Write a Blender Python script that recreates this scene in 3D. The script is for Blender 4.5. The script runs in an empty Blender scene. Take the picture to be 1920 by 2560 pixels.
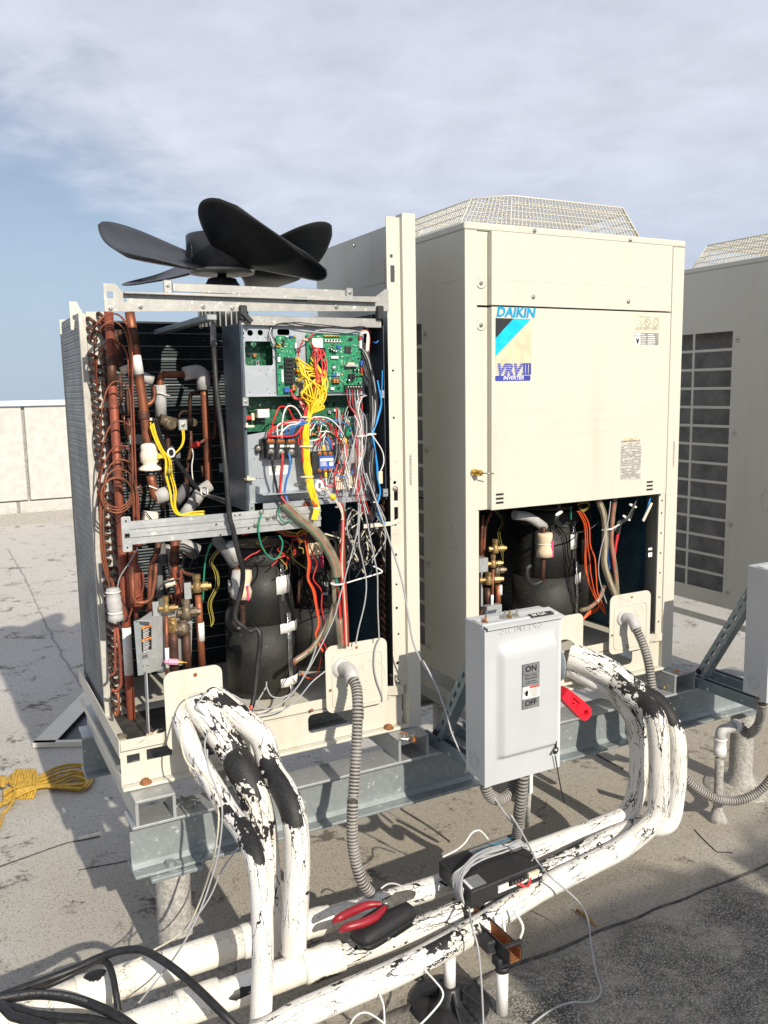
import bpy, bmesh, math, random
from mathutils import Vector, Matrix, noise
from math import sin, cos, pi, radians, sqrt, atan2
random.seed(7)
S = bpy.context.scene
COL = S.collection

# ---------------------------------------------------------------- camera
CAM = Vector((-1.5884, -2.4209, 1.1389))
YAW, PITCH, ROLL, FPX = .4838, -.1424, -.0177, 2126.47          # focal length in photo pixels (1920 wide)
FW = Vector((sin(YAW)*cos(PITCH), cos(YAW)*cos(PITCH), sin(PITCH)))
_R = Vector((cos(YAW), -sin(YAW), 0)); _U = _R.cross(FW)
RT = _R*cos(ROLL) + _U*sin(ROLL); UP = -_R*sin(ROLL) + _U*cos(ROLL)
cd = bpy.data.cameras.new('camera'); cam = bpy.data.objects.new('camera', cd); COL.objects.link(cam)
cam.matrix_world = Matrix(((RT.x, UP.x, -FW.x, CAM.x), (RT.y, UP.y, -FW.y, CAM.y), (RT.z, UP.z, -FW.z, CAM.z), (0, 0, 0, 1)))
cd.sensor_fit = 'VERTICAL'; cd.sensor_height = 24.0; cd.lens = 24.0*FPX/2560; cd.clip_start = .05; cd.clip_end = 3000
S.camera = cam

# ---------------------------------------------------------------- sky, sun, exposure
SUN_DIR = Vector((-.055, 1, -.57)).normalized()                  # direction the light travels
to_sun = -SUN_DIR
EL = math.asin(to_sun.z); AZ = atan2(to_sun.x, to_sun.y)
world = bpy.data.worlds.new('World'); S.world = world; world.use_nodes = True
wt = world.node_tree; wt.nodes.clear()
def wn(t, **k):
    n = wt.nodes.new(t)
    for a, b in k.items(): setattr(n, a, b)
    return n
wo = wn('ShaderNodeOutputWorld'); bg = wn('ShaderNodeBackground'); sky = wn('ShaderNodeTexSky', sky_type='NISHITA', sun_disc=False)
sky.sun_elevation = EL; sky.sun_rotation = AZ; sky.air_density = 1.0; sky.dust_density = .3; sky.ozone_density = 2.0
tc = wn('ShaderNodeTexCoord'); sx = wn('ShaderNodeSeparateXYZ'); wt.links.new(tc.outputs['Generated'], sx.inputs[0])
def wmath(op, a, b=None, c=None):
    n = wn('ShaderNodeMath', operation=op)
    for i, v in enumerate((a, b, c)):
        if v is None: continue
        if hasattr(v, 'links'): wt.links.new(v, n.inputs[i])
        else: n.inputs[i].default_value = v
    return n.outputs[0]
# thin high cloud: noise on a flat layer overhead
zz = wmath('ADD', wmath('MAXIMUM', sx.outputs[2], 0.0), .16)
cx = wmath('DIVIDE', sx.outputs[0], zz); cy = wmath('DIVIDE', sx.outputs[1], zz)
cv = wn('ShaderNodeCombineXYZ'); wt.links.new(cx, cv.inputs[0]); wt.links.new(cy, cv.inputs[1])
rot = wn('ShaderNodeMapping'); rot.inputs['Location'].default_value = (3.4, .45, 0); rot.inputs['Rotation'].default_value = (0, 0, .5); rot.inputs['Scale'].default_value = (1.0, 1.0, 1)
wt.links.new(cv.outputs[0], rot.inputs[0])
n1 = wn('ShaderNodeTexNoise'); n1.inputs['Scale'].default_value = .55; n1.inputs['Detail'].default_value = 3; n1.inputs['Roughness'].default_value = .5
n2 = wn('ShaderNodeTexNoise'); n2.inputs['Scale'].default_value = 5.0; n2.inputs['Detail'].default_value = 6; n2.inputs['Roughness'].default_value = .56; n2.inputs['Distortion'].default_value = .25
for n in (n1, n2): wt.links.new(rot.outputs[0], n.inputs['Vector'])
edge = wn('ShaderNodeMapRange', interpolation_type='SMOOTHSTEP'); wt.links.new(wmath('SUBTRACT', cy, wmath('MULTIPLY', cx, .8)), edge.inputs[0])      # the deck thins out towards one side
edge.inputs[1].default_value = 1.2; edge.inputs[2].default_value = 3.3; edge.inputs[3].default_value = .26; edge.inputs[4].default_value = -.30
mix = wmath('ADD', wmath('ADD', n1.outputs[0], edge.outputs[0]), wmath('MULTIPLY', n2.outputs[0], .42))
mr = wn('ShaderNodeMapRange', interpolation_type='SMOOTHSTEP'); wt.links.new(mix, mr.inputs[0])
mr.inputs[1].default_value = .48; mr.inputs[2].default_value = .92; mr.inputs[3].default_value = .22; mr.inputs[4].default_value = .93
cc = wn('ShaderNodeMapRange'); wt.links.new(n2.outputs[0], cc.inputs[0])
cc.inputs[1].default_value = .3; cc.inputs[2].default_value = .7; cc.inputs[3].default_value = .90; cc.inputs[4].default_value = 1.08
cm = wn('ShaderNodeMix', data_type='RGBA'); cm.blend_type = 'MIX'
ccol = wn('ShaderNodeVectorMath', operation='SCALE'); ccol.inputs[0].default_value = (8.9, 9.2, 10.5); wt.links.new(cc.outputs[0], ccol.inputs['Scale'])
slant = wmath('SUBTRACT', 1., wmath('POWER', 2.718, wmath('DIVIDE', -.85, wmath('ADD', wmath('MAXIMUM', sx.outputs[2], 0.), .03))))   # a thin veil looks denser along a slanting path
wt.links.new(wmath('MULTIPLY', mr.outputs[0], slant), cm.inputs[0]); wt.links.new(sky.outputs[0], cm.inputs[6]); wt.links.new(ccol.outputs[0], cm.inputs[7])
hz_ = wn('ShaderNodeMapRange', interpolation_type='SMOOTHSTEP'); wt.links.new(sx.outputs[2], hz_.inputs[0])                     # pale blue haze all round the horizon
hz_.inputs[1].default_value = .0; hz_.inputs[2].default_value = .30; hz_.inputs[3].default_value = .85; hz_.inputs[4].default_value = 0.
hm = wn('ShaderNodeMix', data_type='RGBA'); wt.links.new(hz_.outputs[0], hm.inputs[0]); wt.links.new(cm.outputs[2], hm.inputs[6]); hm.inputs[7].default_value = (4.9, 6.3, 8.2, 1)
wt.links.new(hm.outputs[2], bg.inputs[0]); bg.inputs[1].default_value = .082
wt.links.new(bg.outputs[0], wo.inputs[0])
sd = bpy.data.lights.new('sun', 'SUN'); sd.energy = 5.0; sd.angle = radians(.6); sd.color = (1, .925, .79)
so = bpy.data.objects.new('sun', sd); COL.objects.link(so); so.rotation_euler = SUN_DIR.to_track_quat('-Z', 'Y').to_euler(); so.location = (0, -4, 6)
S.view_settings.view_transform = 'Standard'; S.view_settings.look = 'None'; S.view_settings.gamma = 1; S.view_settings.exposure = .08
S.view_settings.use_curve_mapping = False
S.cycles.max_bounces = 6; S.cycles.transparent_max_bounces = 12

# ---------------------------------------------------------------- from a place in the photograph to a point at a known depth
def ray(x, y): return FW + RT*((x-960)/FPX) - UP*((y-1280)/FPX)
def at(q, X=None, Y=None, Z=None):
    d = ray(*q); a, v = (0, X) if X is not None else (1, Y) if Y is not None else (2, Z)
    return CAM + d*((v-CAM[a])/d[a])
def zf(x0, y0, s): return lambda x, y: (x0+x/s, y0+y/s)
zA = zf(150, 480, 1.7463); zB = zf(540, 760, 3.6065); zC = zf(160, 740, 3.7705); zD = zf(230, 1240, 3.3513); zE = zf(520, 1260, 3.318)
zR = zf(950, 450, 1.7103); zS = zf(950, 1200, 1.7103); zV = zf(1140, 1220, 2.9625); zW = zf(1100, 1480, 3.814)
zT = zf(600, 1950, 2.242); zG = zf(760, 1950, 1.4302); zH = zf(0, 1850, 1.7281); zQ = zf(1300, 1700, 2.6758); zK = zf(1580, 1560, 4.879)
zI = zf(150, 1200, 1.7463); zL = zf(0, 1500, 2.4048); zP = zf(0, 1200, 3.1595); zN = zf(160, 1640, 3.686); zM = zf(150, 680, 4.046); zO = zf(780, 500, 3.6065)

# ---------------------------------------------------------------- materials
MATS = {}
def nmat(name):
    m = bpy.data.materials.new(name); m.use_nodes = True; nt = m.node_tree
    b = nt.nodes['Principled BSDF']; MATS[name] = m
    return m, nt, b
def node(nt, t, ins=None, **k):
    n = nt.nodes.new(t)
    for a, v in k.items(): setattr(n, a, v)
    for a, v in (ins or {}).items():
        if hasattr(v, 'is_linked') or hasattr(v, 'links'): nt.links.new(v, n.inputs[a])
        else: n.inputs[a].default_value = v
    return n
def ramp(nt, src, stops):
    r = node(nt, 'ShaderNodeValToRGB', {0: src}); e = r.color_ramp.elements
    while len(e) < len(stops): e.new(.5)
    for i, (p, c) in enumerate(stops): e[i].position = p; e[i].color = (*c, 1) if len(c) == 3 else c
    return r.outputs[0]
def gray(v): return (v, v, v)
def rng(nt, src, a, b, c=0., d=1., smooth=True):
    return node(nt, 'ShaderNodeMapRange', {0: src, 1: a, 2: b, 3: c, 4: d}, interpolation_type='SMOOTHSTEP' if smooth else 'LINEAR').outputs[0]
def mixc(nt, f, a, b, mode='MIX'):
    n = node(nt, 'ShaderNodeMix', data_type='RGBA', blend_type=mode)
    for i, v in ((0, f), (6, a), (7, b)):
        if hasattr(v, 'links'): nt.links.new(v, n.inputs[i])
        else: n.inputs[i].default_value = v if i == 0 else (*v, 1)
    return n.outputs[2]
def tex(nt, kind, scale, vec=None, detail=4, rough=.55, dist=0., **k):
    ins = {'Scale': scale}
    if vec is not None: ins['Vector'] = vec
    if kind == 'Noise': ins.update({'Detail': detail, 'Roughness': rough, 'Distortion': dist})
    return node(nt, 'ShaderNodeTex'+kind, ins, **k)
def ocoord(nt): return node(nt, 'ShaderNodeTexCoord').outputs['Object']
def bumpit(nt, b, h, strength=.3, dist=.002):
    n = node(nt, 'ShaderNodeBump', {'Height': h, 'Strength': strength, 'Distance': dist}); nt.links.new(n.outputs[0], b.inputs['Normal'])
def simple(name, col, rough=.5, metal=0., var=.12, scale=30., bump=0., bscale=None, dirt=0., dirtcol=(.12, .09, .06), spec=.5):
    m, nt, b = nmat(name); v = ocoord(nt)
    n = tex(nt, 'Noise', scale, v, 5, .6)
    f = rng(nt, n.outputs[0], .3, .7, 1-var, 1+var)
    c = mixc(nt, 1.0, col, node(nt, 'ShaderNodeCombineColor', {0: f, 1: f, 2: f}).outputs[0], 'MULTIPLY')
    if dirt:
        d = tex(nt, 'Noise', 7, v, 8, .7, .4); c = mixc(nt, rng(nt, d.outputs[0], .56, .74, 0, dirt), c, dirtcol)
        nt.links.new(rng(nt, d.outputs[0], .5, .75, rough, min(1, rough+.25)), b.inputs['Roughness'])
    else:
        nt.links.new(rng(nt, n.outputs[0], .2, .8, max(.02, rough-.08), min(1, rough+.08)), b.inputs['Roughness'])
    nt.links.new(c, b.inputs['Base Color']); b.inputs['Metallic'].default_value = metal; b.inputs['Specular IOR Level'].default_value = spec
    if bump: bumpit(nt, b, tex(nt, 'Noise', bscale or scale*3, v, 4).outputs[0], bump, .002)
    return m
CREAM = (.59, .565, .485)
def cream(name, streak=.35, rust=.0, base=CREAM):
    m, nt, b = nmat(name); v = ocoord(nt)
    mp = node(nt, 'ShaderNodeMapping', {'Vector': v, 'Scale': (9, 9, 1.1)}).outputs[0]
    n = tex(nt, 'Noise', 1.0, mp, 6, .62); big = tex(nt, 'Noise', 2.3, v, 4)
    c = mixc(nt, rng(nt, n.outputs[0], .5, .78, 0, streak), base, (.44, .385, .28))
    c = mixc(nt, rng(nt, big.outputs[0], .35, .7, 0, .22), c, (.62, .585, .48))
    sp = tex(nt, 'Noise', 140, v, 3); c = mixc(nt, rng(nt, sp.outputs[0], .70, .74, 0, .55), c, (.25, .19, .12))
    if rust:
        r = tex(nt, 'Noise', 11, v, 9, .75, .6); c = mixc(nt, rng(nt, r.outputs[0], .60, .68, 0, rust), c, (.16, .085, .04))
        r2 = tex(nt, 'Noise', 5, v, 6, .65); c = mixc(nt, rng(nt, r2.outputs[0], .55, .75, 0, rust*.7), c, (.42, .33, .21))
    nt.links.new(c, b.inputs['Base Color'])
    nt.links.new(rng(nt, n.outputs[0], .3, .8, .36, .6), b.inputs['Roughness'])
    wv = tex(nt, 'Noise', 3.2, v, 2, .4).outputs[0]; fnn = tex(nt, 'Noise', 350, v, 2).outputs[0]
    bumpit(nt, b, node(nt, 'ShaderNodeMath', {0: fnn, 1: .012, 2: wv}, operation='MULTIPLY_ADD').outputs[0], .35, .02)
    return m
cream('cream_paint'); cream('cream_rusty', .6, .75); cream('cream_worn', .5, .25)

def galv(name, base=(.36, .385, .385), rough=.42, metal=.55, rust=0.):
    m, nt, b = nmat(name); v = ocoord(nt)
    w = node(nt, 'ShaderNodeVectorMath', {0: v, 1: tex(nt, 'Noise', 30, v, 2).outputs['Color']}, operation='MULTIPLY_ADD'); w.inputs[1].default_value = (1, 1, 1)
    vo = tex(nt, 'Voronoi', 70, v); sp = tex(nt, 'Noise', 42, v, 5, .65); bl = tex(nt, 'Noise', 4, v, 6, .6)
    c = mixc(nt, rng(nt, vo.outputs['Color'], .2, .9, 0, .35), base, tuple(x*1.35 for x in base))
    c = mixc(nt, rng(nt, bl.outputs[0], .45, .7, 0, .45), c, tuple(x*.74 for x in base))
    c = mixc(nt, rng(nt, sp.outputs[0], .61, .68, 0, .75), c, (.70, .72, .71))
    if rust:
        r = tex(nt, 'Noise', 9, v, 9, .75, .5); c = mixc(nt, rng(nt, r.outputs[0], .57, .68, 0, rust), c, (.20, .10, .05))
    nt.links.new(c, b.inputs['Base Color']); b.inputs['Metallic'].default_value = metal
    nt.links.new(rng(nt, bl.outputs[0], .3, .7, rough, rough+.25), b.inputs['Roughness'])
    bumpit(nt, b, sp.outputs[0], .12, .001)
galv('galvanized', (.30, .33, .335)); galv('galvanized_light', (.45, .465, .465), .38, .6); galv('galvanized_rusty', (.50, .48, .43), .5, .35, .6)
galv('sheet_steel', (.36, .355, .335), .36, .6, .25); galv('strut_steel', (.22, .27, .30), .45, .6)

def copper(name, base=(.44, .16, .075), dark=(.13, .05, .03), rough=.36, metal=.75):
    m, nt, b = nmat(name); v = ocoord(nt)
    n = tex(nt, 'Noise', 14, v, 6, .65, .3); n2 = tex(nt, 'Noise', 60, v, 4)
    c = mixc(nt, rng(nt, n.outputs[0], .42, .7), base, dark)
    c = mixc(nt, rng(nt, n2.outputs[0], .58, .75, 0, .5), c, (.40, .16, .085))
    nt.links.new(c, b.inputs['Base Color']); b.inputs['Metallic'].default_value = metal
    nt.links.new(rng(nt, n.outputs[0], .3, .7, rough, rough+.28), b.inputs['Roughness'])
copper('copper', (.30, .105, .055), (.10, .042, .028), .42, .55); copper('copper_dark', (.12, .055, .036), (.04, .024, .02), .5, .5); copper('copper_red', (.29, .075, .042), (.14, .042, .027), .5, .3); copper('copper_bright', (.42, .15, .07), (.20, .07, .037), .42, .6)
simple('brass', (.30, .20, .085), .48, .6, .3, 25, dirt=.5, dirtcol=(.12, .08, .04)); simple('brass_bright', (.72, .47, .12), .25, .9)
simple('brass_dark', (.16, .125, .085), .5, .5, .4, 40, .3, dirt=.4)
simple('grey_foam', (.43, .42, .41), .8, 0, .1, 40, .25, 160, dirt=.35, dirtcol=(.2, .19, .18)); simple('white_foam', (.78, .70, .58), .75, 0, .08, 30, .2, 120, dirt=.25, dirtcol=(.45, .36, .25))
simple('beige_foam', (.72, .56, .38), .8, 0, .1, 30, .25, 150); simple('charcoal_foam', (.13, .13, .135), .8, 0, .15, 40, .3, 150, dirt=.3, dirtcol=(.2, .18, .15))
simple('pink_foam', (.72, .05, .16), .7)
def insul(name):
    m, nt, b = nmat(name); v = ocoord(nt)
    n = tex(nt, 'Noise', 5, v, 6, .65, .4); s = tex(nt, 'Noise', 90, v, 3)
    c = mixc(nt, rng(nt, n.outputs[0], .42, .72), (.016, .016, .0155), (.036, .033, .026))
    sp = tex(nt, 'Noise', 26, v, 3, .5); c = mixc(nt, rng(nt, sp.outputs[0], .66, .69, 0, .8), c, (.012, .012, .012))
    c = mixc(nt, rng(nt, s.outputs[0], .66, .74, 0, .35), c, (.24, .21, .16))
    nt.links.new(c, b.inputs['Base Color']); nt.links.new(rng(nt, n.outputs[0], .3, .7, .52, .75), b.inputs['Roughness']); bumpit(nt, b, tex(nt, 'Noise', 14, v, 5, .6, .6).outputs[0], .5, .006)
insul('rubber_jacket')
simple('felt_top', (.15, .13, .09), .95, 0, .35, 60, .6, 200, dirt=.4, dirtcol=(.06, .055, .045))
simple('black_plastic', (.018, .018, .02), .42, 0, .3, 60); simple('black_rubber', (.02, .02, .02), .5, 0, .3, 40, dirt=.25, dirtcol=(.10, .09, .08))
simple('black_matte', (.022, .022, .024), .6, 0, .3, 50, .15, 300); simple('black_wire', (.016, .016, .017), .38)
simple('fan_black', (.020, .021, .024), .36, 0, .35, 9, .12, 260, dirt=.45, dirtcol=(.07, .07, .075))
simple('fabric_black', (.016, .016, .017), .62, 0, .25, 120, .5, 700)
for nm, c in (('yellow_wire', (.82, .56, .02)), ('red_wire', (.62, .03, .03)), ('white_wire', (.76, .74, .70)), ('blue_wire', (.04, .17, .48)), ('green_wire', (.02, .22, .13)), ('orange_wire', (.72, .10, .02)),
              ('grey_wire', (.36, .36, .37)), ('brown_wire', (.16, .05, .03)), ('dull_yellow_wire', (.34, .29, .06)), ('bright_blue_wire', (.02, .30, .75)), ('cream_wire', (.62, .57, .44))):
    simple(nm, c, .38, 0, .06)
simple('tie_white', (.80, .79, .74), .5); simple('tie_beige', (.72, .62, .45), .5); simple('nylon_white', (.74, .72, .66), .5); simple('paper_white', (.82, .80, .76), .75, 0, .05)
simple('board_plate', (.42, .455, .49), .38, .45, .10, 12, dirt=.15, dirtcol=(.25, .25, .25)); simple('box_steel', (.135, .165, .205), .34, .55, .25, 6, dirt=.3, dirtcol=(.22, .23, .25)); simple('dark_steel', (.035, .04, .048), .4, .4)
def pcb(name, base):
    m, nt, b = nmat(name); v = ocoord(nt)
    mp = node(nt, 'ShaderNodeMapping', {'Vector': v, 'Scale': (1, 1, 1)}).outputs[0]
    br = node(nt, 'ShaderNodeTexVoronoi', {'Vector': mp, 'Scale': 190}, distance='CHEBYCHEV'); ns = tex(nt, 'Noise', 130, v, 4, .7)
    c = mixc(nt, rng(nt, br.outputs['Color'], .55, .8, 0, .5), base, tuple(x*2.1+.02 for x in base))
    c = mixc(nt, rng(nt, ns.outputs[0], .62, .66, 0, .85), c, (.50, .56, .50)); c = mixc(nt, rng(nt, ns.outputs[0], .30, .36, .8, 0), c, (.008, .03, .02))
    nt.links.new(c, b.inputs['Base Color']); b.inputs['Roughness'].default_value = .32
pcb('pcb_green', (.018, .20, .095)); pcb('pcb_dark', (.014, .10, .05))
simple('chip_black', (.016, .016, .018), .4); simple('cap_white', (.75, .75, .74), .4); simple('cap_silver', (.62, .62, .62), .3, .8); simple('comp_white', (.78, .78, .75), .5); simple('comp_red', (.55, .03, .025), .45)
simple('comp_blue', (.03, .10, .42), .4); simple('comp_grey', (.36, .36, .37), .5); simple('wound_copper', (.55, .22, .08), .35, .6); simple('screw_steel', (.50, .48, .43), .3, .85, .2, 80); simple('gold', (.62, .45, .12), .35, .8)
simple('screw_rust', (.30, .12, .045), .7, .3, .4, 120)
def clear(name, col, alpha, rough=.12):
    m, nt, b = nmat(name); v = ocoord(nt); n = tex(nt, 'Noise', 25, v, 4)
    b.inputs['Base Color'].default_value = (*col, 1); b.inputs['Roughness'].default_value = rough
    nt.links.new(rng(nt, n.outputs[0], .3, .7, alpha-.15, alpha+.15), b.inputs['Alpha'])
clear('clear_tube', (.42, .36, .25), .42); clear('clear_cover', (.62, .60, .55), .38)
simple('foil', (.70, .70, .70), .25, .9, .3, 60, .9, 60); simple('tape_white', (.80, .78, .74), .6, 0, .05, 30)
simple('enclosure_grey', (.48, .495, .505), .34, 0, .035, 6, dirt=.10, dirtcol=(.40, .40, .40)); simple('enclosure_dark', (.30, .33, .36), .4); simple('handle_red', (.78, .015, .035), .42, 0, .1)
simple('label_silver', (.33, .34, .35), .38, .5); simple('ink_black', (.012, .012, .014), .5); simple('ink_grey', (.25, .24, .22), .6); simple('ink_red', (.62, .06, .05), .5); simple('emboss', (.48, .495, .505), .34, 0, .03)

def conduitmat():
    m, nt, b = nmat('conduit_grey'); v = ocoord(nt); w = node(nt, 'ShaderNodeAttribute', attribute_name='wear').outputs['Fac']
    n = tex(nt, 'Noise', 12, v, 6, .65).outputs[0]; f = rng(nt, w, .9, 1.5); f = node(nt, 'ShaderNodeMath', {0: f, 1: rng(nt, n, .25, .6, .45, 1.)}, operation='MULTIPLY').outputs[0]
    c = mixc(nt, rng(nt, n, .45, .75, 0, .5), (.32, .305, .285), (.17, .145, .12)); c = mixc(nt, f, c, (.035, .028, .022))           # groove shade put into the colour as darker rings
    nt.links.new(c, b.inputs['Base Color']); b.inputs['Roughness'].default_value = .6
conduitmat()
simple('conduit_cap', (.46, .45, .44), .55, 0, .1, 20, dirt=.3, dirtcol=(.3, .28, .26)); simple('fitting_white', (.74, .73, .71), .4, 0, .06)
simple('sticker_cyan', (.0, .50, .72), .4); simple('sticker_blue', (.0, .30, .55), .4); simple('sticker_black', (.02, .022, .026), .4); simple('sticker_tan', (.68, .54, .37), .45); simple('sticker_navy', (.045, .055, .34), .4); simple('sticker_pale', (.70, .60, .46), .5); simple('sticker_white', (.82, .82, .80), .5); simple('sticker_orange', (.72, .22, .03), .5); simple('sticker_grey', (.52, .50, .45), .5)
simple('rope_yellow', (.44, .27, .035), .55, 0, .25, 60, .3, 300, dirt=.4, dirtcol=(.25, .13, .02)); simple('hose_black', (.014, .014, .015), .42, 0, .3, 60); simple('plier_red', (.27, .012, .022), .38, 0, .15, 40); simple('tool_steel', (.32, .31, .29), .35, .8, .25, 60)
simple('device_black', (.022, .022, .024), .5, 0, .2, 90, .12, 500); simple('pvc_white', (.78, .77, .74), .42, 0, .05, 20, dirt=.2, dirtcol=(.5, .47, .42)); simple('purple_wire', (.22, .03, .18), .4); simple('pink_nylon', (.62, .30, .40), .45)
simple('sticker_teal', (.05, .19, .15), .6, 0, .15)
simple('drip_dark', (.035, .032, .028), .8, 0, .5, 30, .5, 90, dirt=.5, dirtcol=(.14, .12, .07))
def fins(name, base, scale, horiz=True, metal=.5):
    m, nt, b = nmat(name); v = ocoord(nt)
    w = node(nt, 'ShaderNodeTexWave', {'Vector': v, 'Scale': scale, 'Distortion': .3, 'Detail': 1.0}, wave_type='BANDS', bands_direction='Z' if horiz else 'DIAGONAL')
    n = tex(nt, 'Noise', 9, v, 5, .6); n2 = tex(nt, 'Noise', 160, v, 2)
    c = mixc(nt, rng(nt, n.outputs[0], .3, .75), base, tuple(x*.45 for x in base)); c = mixc(nt, rng(nt, w.outputs[0], .2, .7, .55, 0), c, tuple(x*.25 for x in base))
    c = mixc(nt, rng(nt, n2.outputs[0], .68, .73, 0, .5), c, (.3, .36, .38))
    nt.links.new(c, b.inputs['Base Color']); b.inputs['Metallic'].default_value = metal; b.inputs['Roughness'].default_value = .45
    bumpit(nt, b, w.outputs[0], .6, .003)
fins('fins_silver', (.36, .385, .40), 30); fins('fins_blue', (.022, .095, .15), 45, metal=.3); fins('fins_dark', (.30, .285, .265), 60, metal=0.); fins('fins_teal', (.006, .017, .022), 30, metal=.3)

def cracked(name, patch, crack, stretch=.3, base=(.75, .73, .69)):
    """white elastomeric paint over black foam: fine cracks and flaked-off patches, laid out in the tube's own UVs (metres)"""
    m, nt, b = nmat(name)
    uv = node(nt, 'ShaderNodeTexCoord').outputs['UV']
    wear = node(nt, 'ShaderNodeAttribute', attribute_name='wear').outputs['Fac']
    seed = node(nt, 'ShaderNodeAttribute', attribute_name='seed').outputs['Fac']
    sv = node(nt, 'ShaderNodeCombineXYZ', {0: 0., 1: seed, 2: seed}).outputs[0]
    p = node(nt, 'ShaderNodeVectorMath', {0: uv, 1: sv}, operation='ADD').outputs[0]
    nz = tex(nt, 'Noise', 55, p, 3, .6).outputs['Color']
    q = node(nt, 'ShaderNodeVectorMath', {0: nz, 1: (.014, .014, .014), 2: p}, operation='MULTIPLY_ADD').outputs[0]
    qs = node(nt, 'ShaderNodeMapping', {'Vector': q, 'Scale': (1, stretch, 1)}).outputs[0]
    qc = node(nt, 'ShaderNodeMapping', {'Vector': q, 'Scale': (1, .75, 1)}).outputs[0]
    v1 = tex(nt, 'Voronoi', 42, qs, feature='DISTANCE_TO_EDGE').outputs['Distance']
    v2 = tex(nt, 'Voronoi', 95, qs, feature='DISTANCE_TO_EDGE').outputs['Distance']
    area = tex(nt, 'Noise', 9, p, 3).outputs[0]
    wcr = node(nt, 'ShaderNodeMath', {0: wear, 1: .16, 2: area}, operation='MULTIPLY_ADD').outputs[0]
    wid = rng(nt, wcr, .42, .78, .0, crack)
    c1 = node(nt, 'ShaderNodeMath', {0: v1, 1: wid}, operation='LESS_THAN').outputs[0]
    wid2 = rng(nt, wcr, .54, .86, 0., crack*.9)
    c2 = node(nt, 'ShaderNodeMath', {0: v2, 1: wid2}, operation='LESS_THAN').outputs[0]
    cell = tex(nt, 'Voronoi', 95, qc).outputs['Color']
    cs = node(nt, 'ShaderNodeSeparateXYZ', {0: cell}).outputs[0]
    pn = tex(nt, 'Noise', 8, p, 4, .55).outputs[0]
    s0 = node(nt, 'ShaderNodeMath', {0: cs, 1: .09, 2: pn}, operation='MULTIPLY_ADD').outputs[0]
    s1 = node(nt, 'ShaderNodeMath', {0: wear, 1: .25, 2: s0}, operation='MULTIPLY_ADD').outputs[0]
    pm = node(nt, 'ShaderNodeMath', {0: s1, 1: patch}, operation='GREATER_THAN').outputs[0]
    mk = node(nt, 'ShaderNodeMath', {0: c1, 1: c2}, operation='MAXIMUM').outputs[0]
    mk = node(nt, 'ShaderNodeMath', {0: mk, 1: pm}, operation='MAXIMUM').outputs[0]
    dn = tex(nt, 'Noise', 6, p, 5, .6).outputs[0]; fn = tex(nt, 'Noise', 220, p, 3).outputs[0]
    wc = mixc(nt, rng(nt, dn, .40, .72, 0, .55), base, (.66, .58, .47))
    bc = mixc(nt, rng(nt, fn, .35, .7), (.006, .006, .007), (.024, .023, .022))
    nt.links.new(mixc(nt, mk, wc, bc), b.inputs['Base Color'])
    b.inputs['Roughness'].default_value = .62
    h = node(nt, 'ShaderNodeMath', {0: 1.0, 1: mk}, operation='SUBTRACT').outputs[0]
    h2 = node(nt, 'ShaderNodeMath', {0: fn, 1: .35, 2: h}, operation='MULTIPLY_ADD').outputs[0]
    bumpit(nt, b, h2, .7, .003)
cracked('cracked_paint', .855, .034, .11); cracked('cracked_heavy', .805, .040, .14); cracked('cracked_light', .91, .030, .10); cracked('coated_wrap', .90, .016, .8, (.80, .77, .70))

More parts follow.
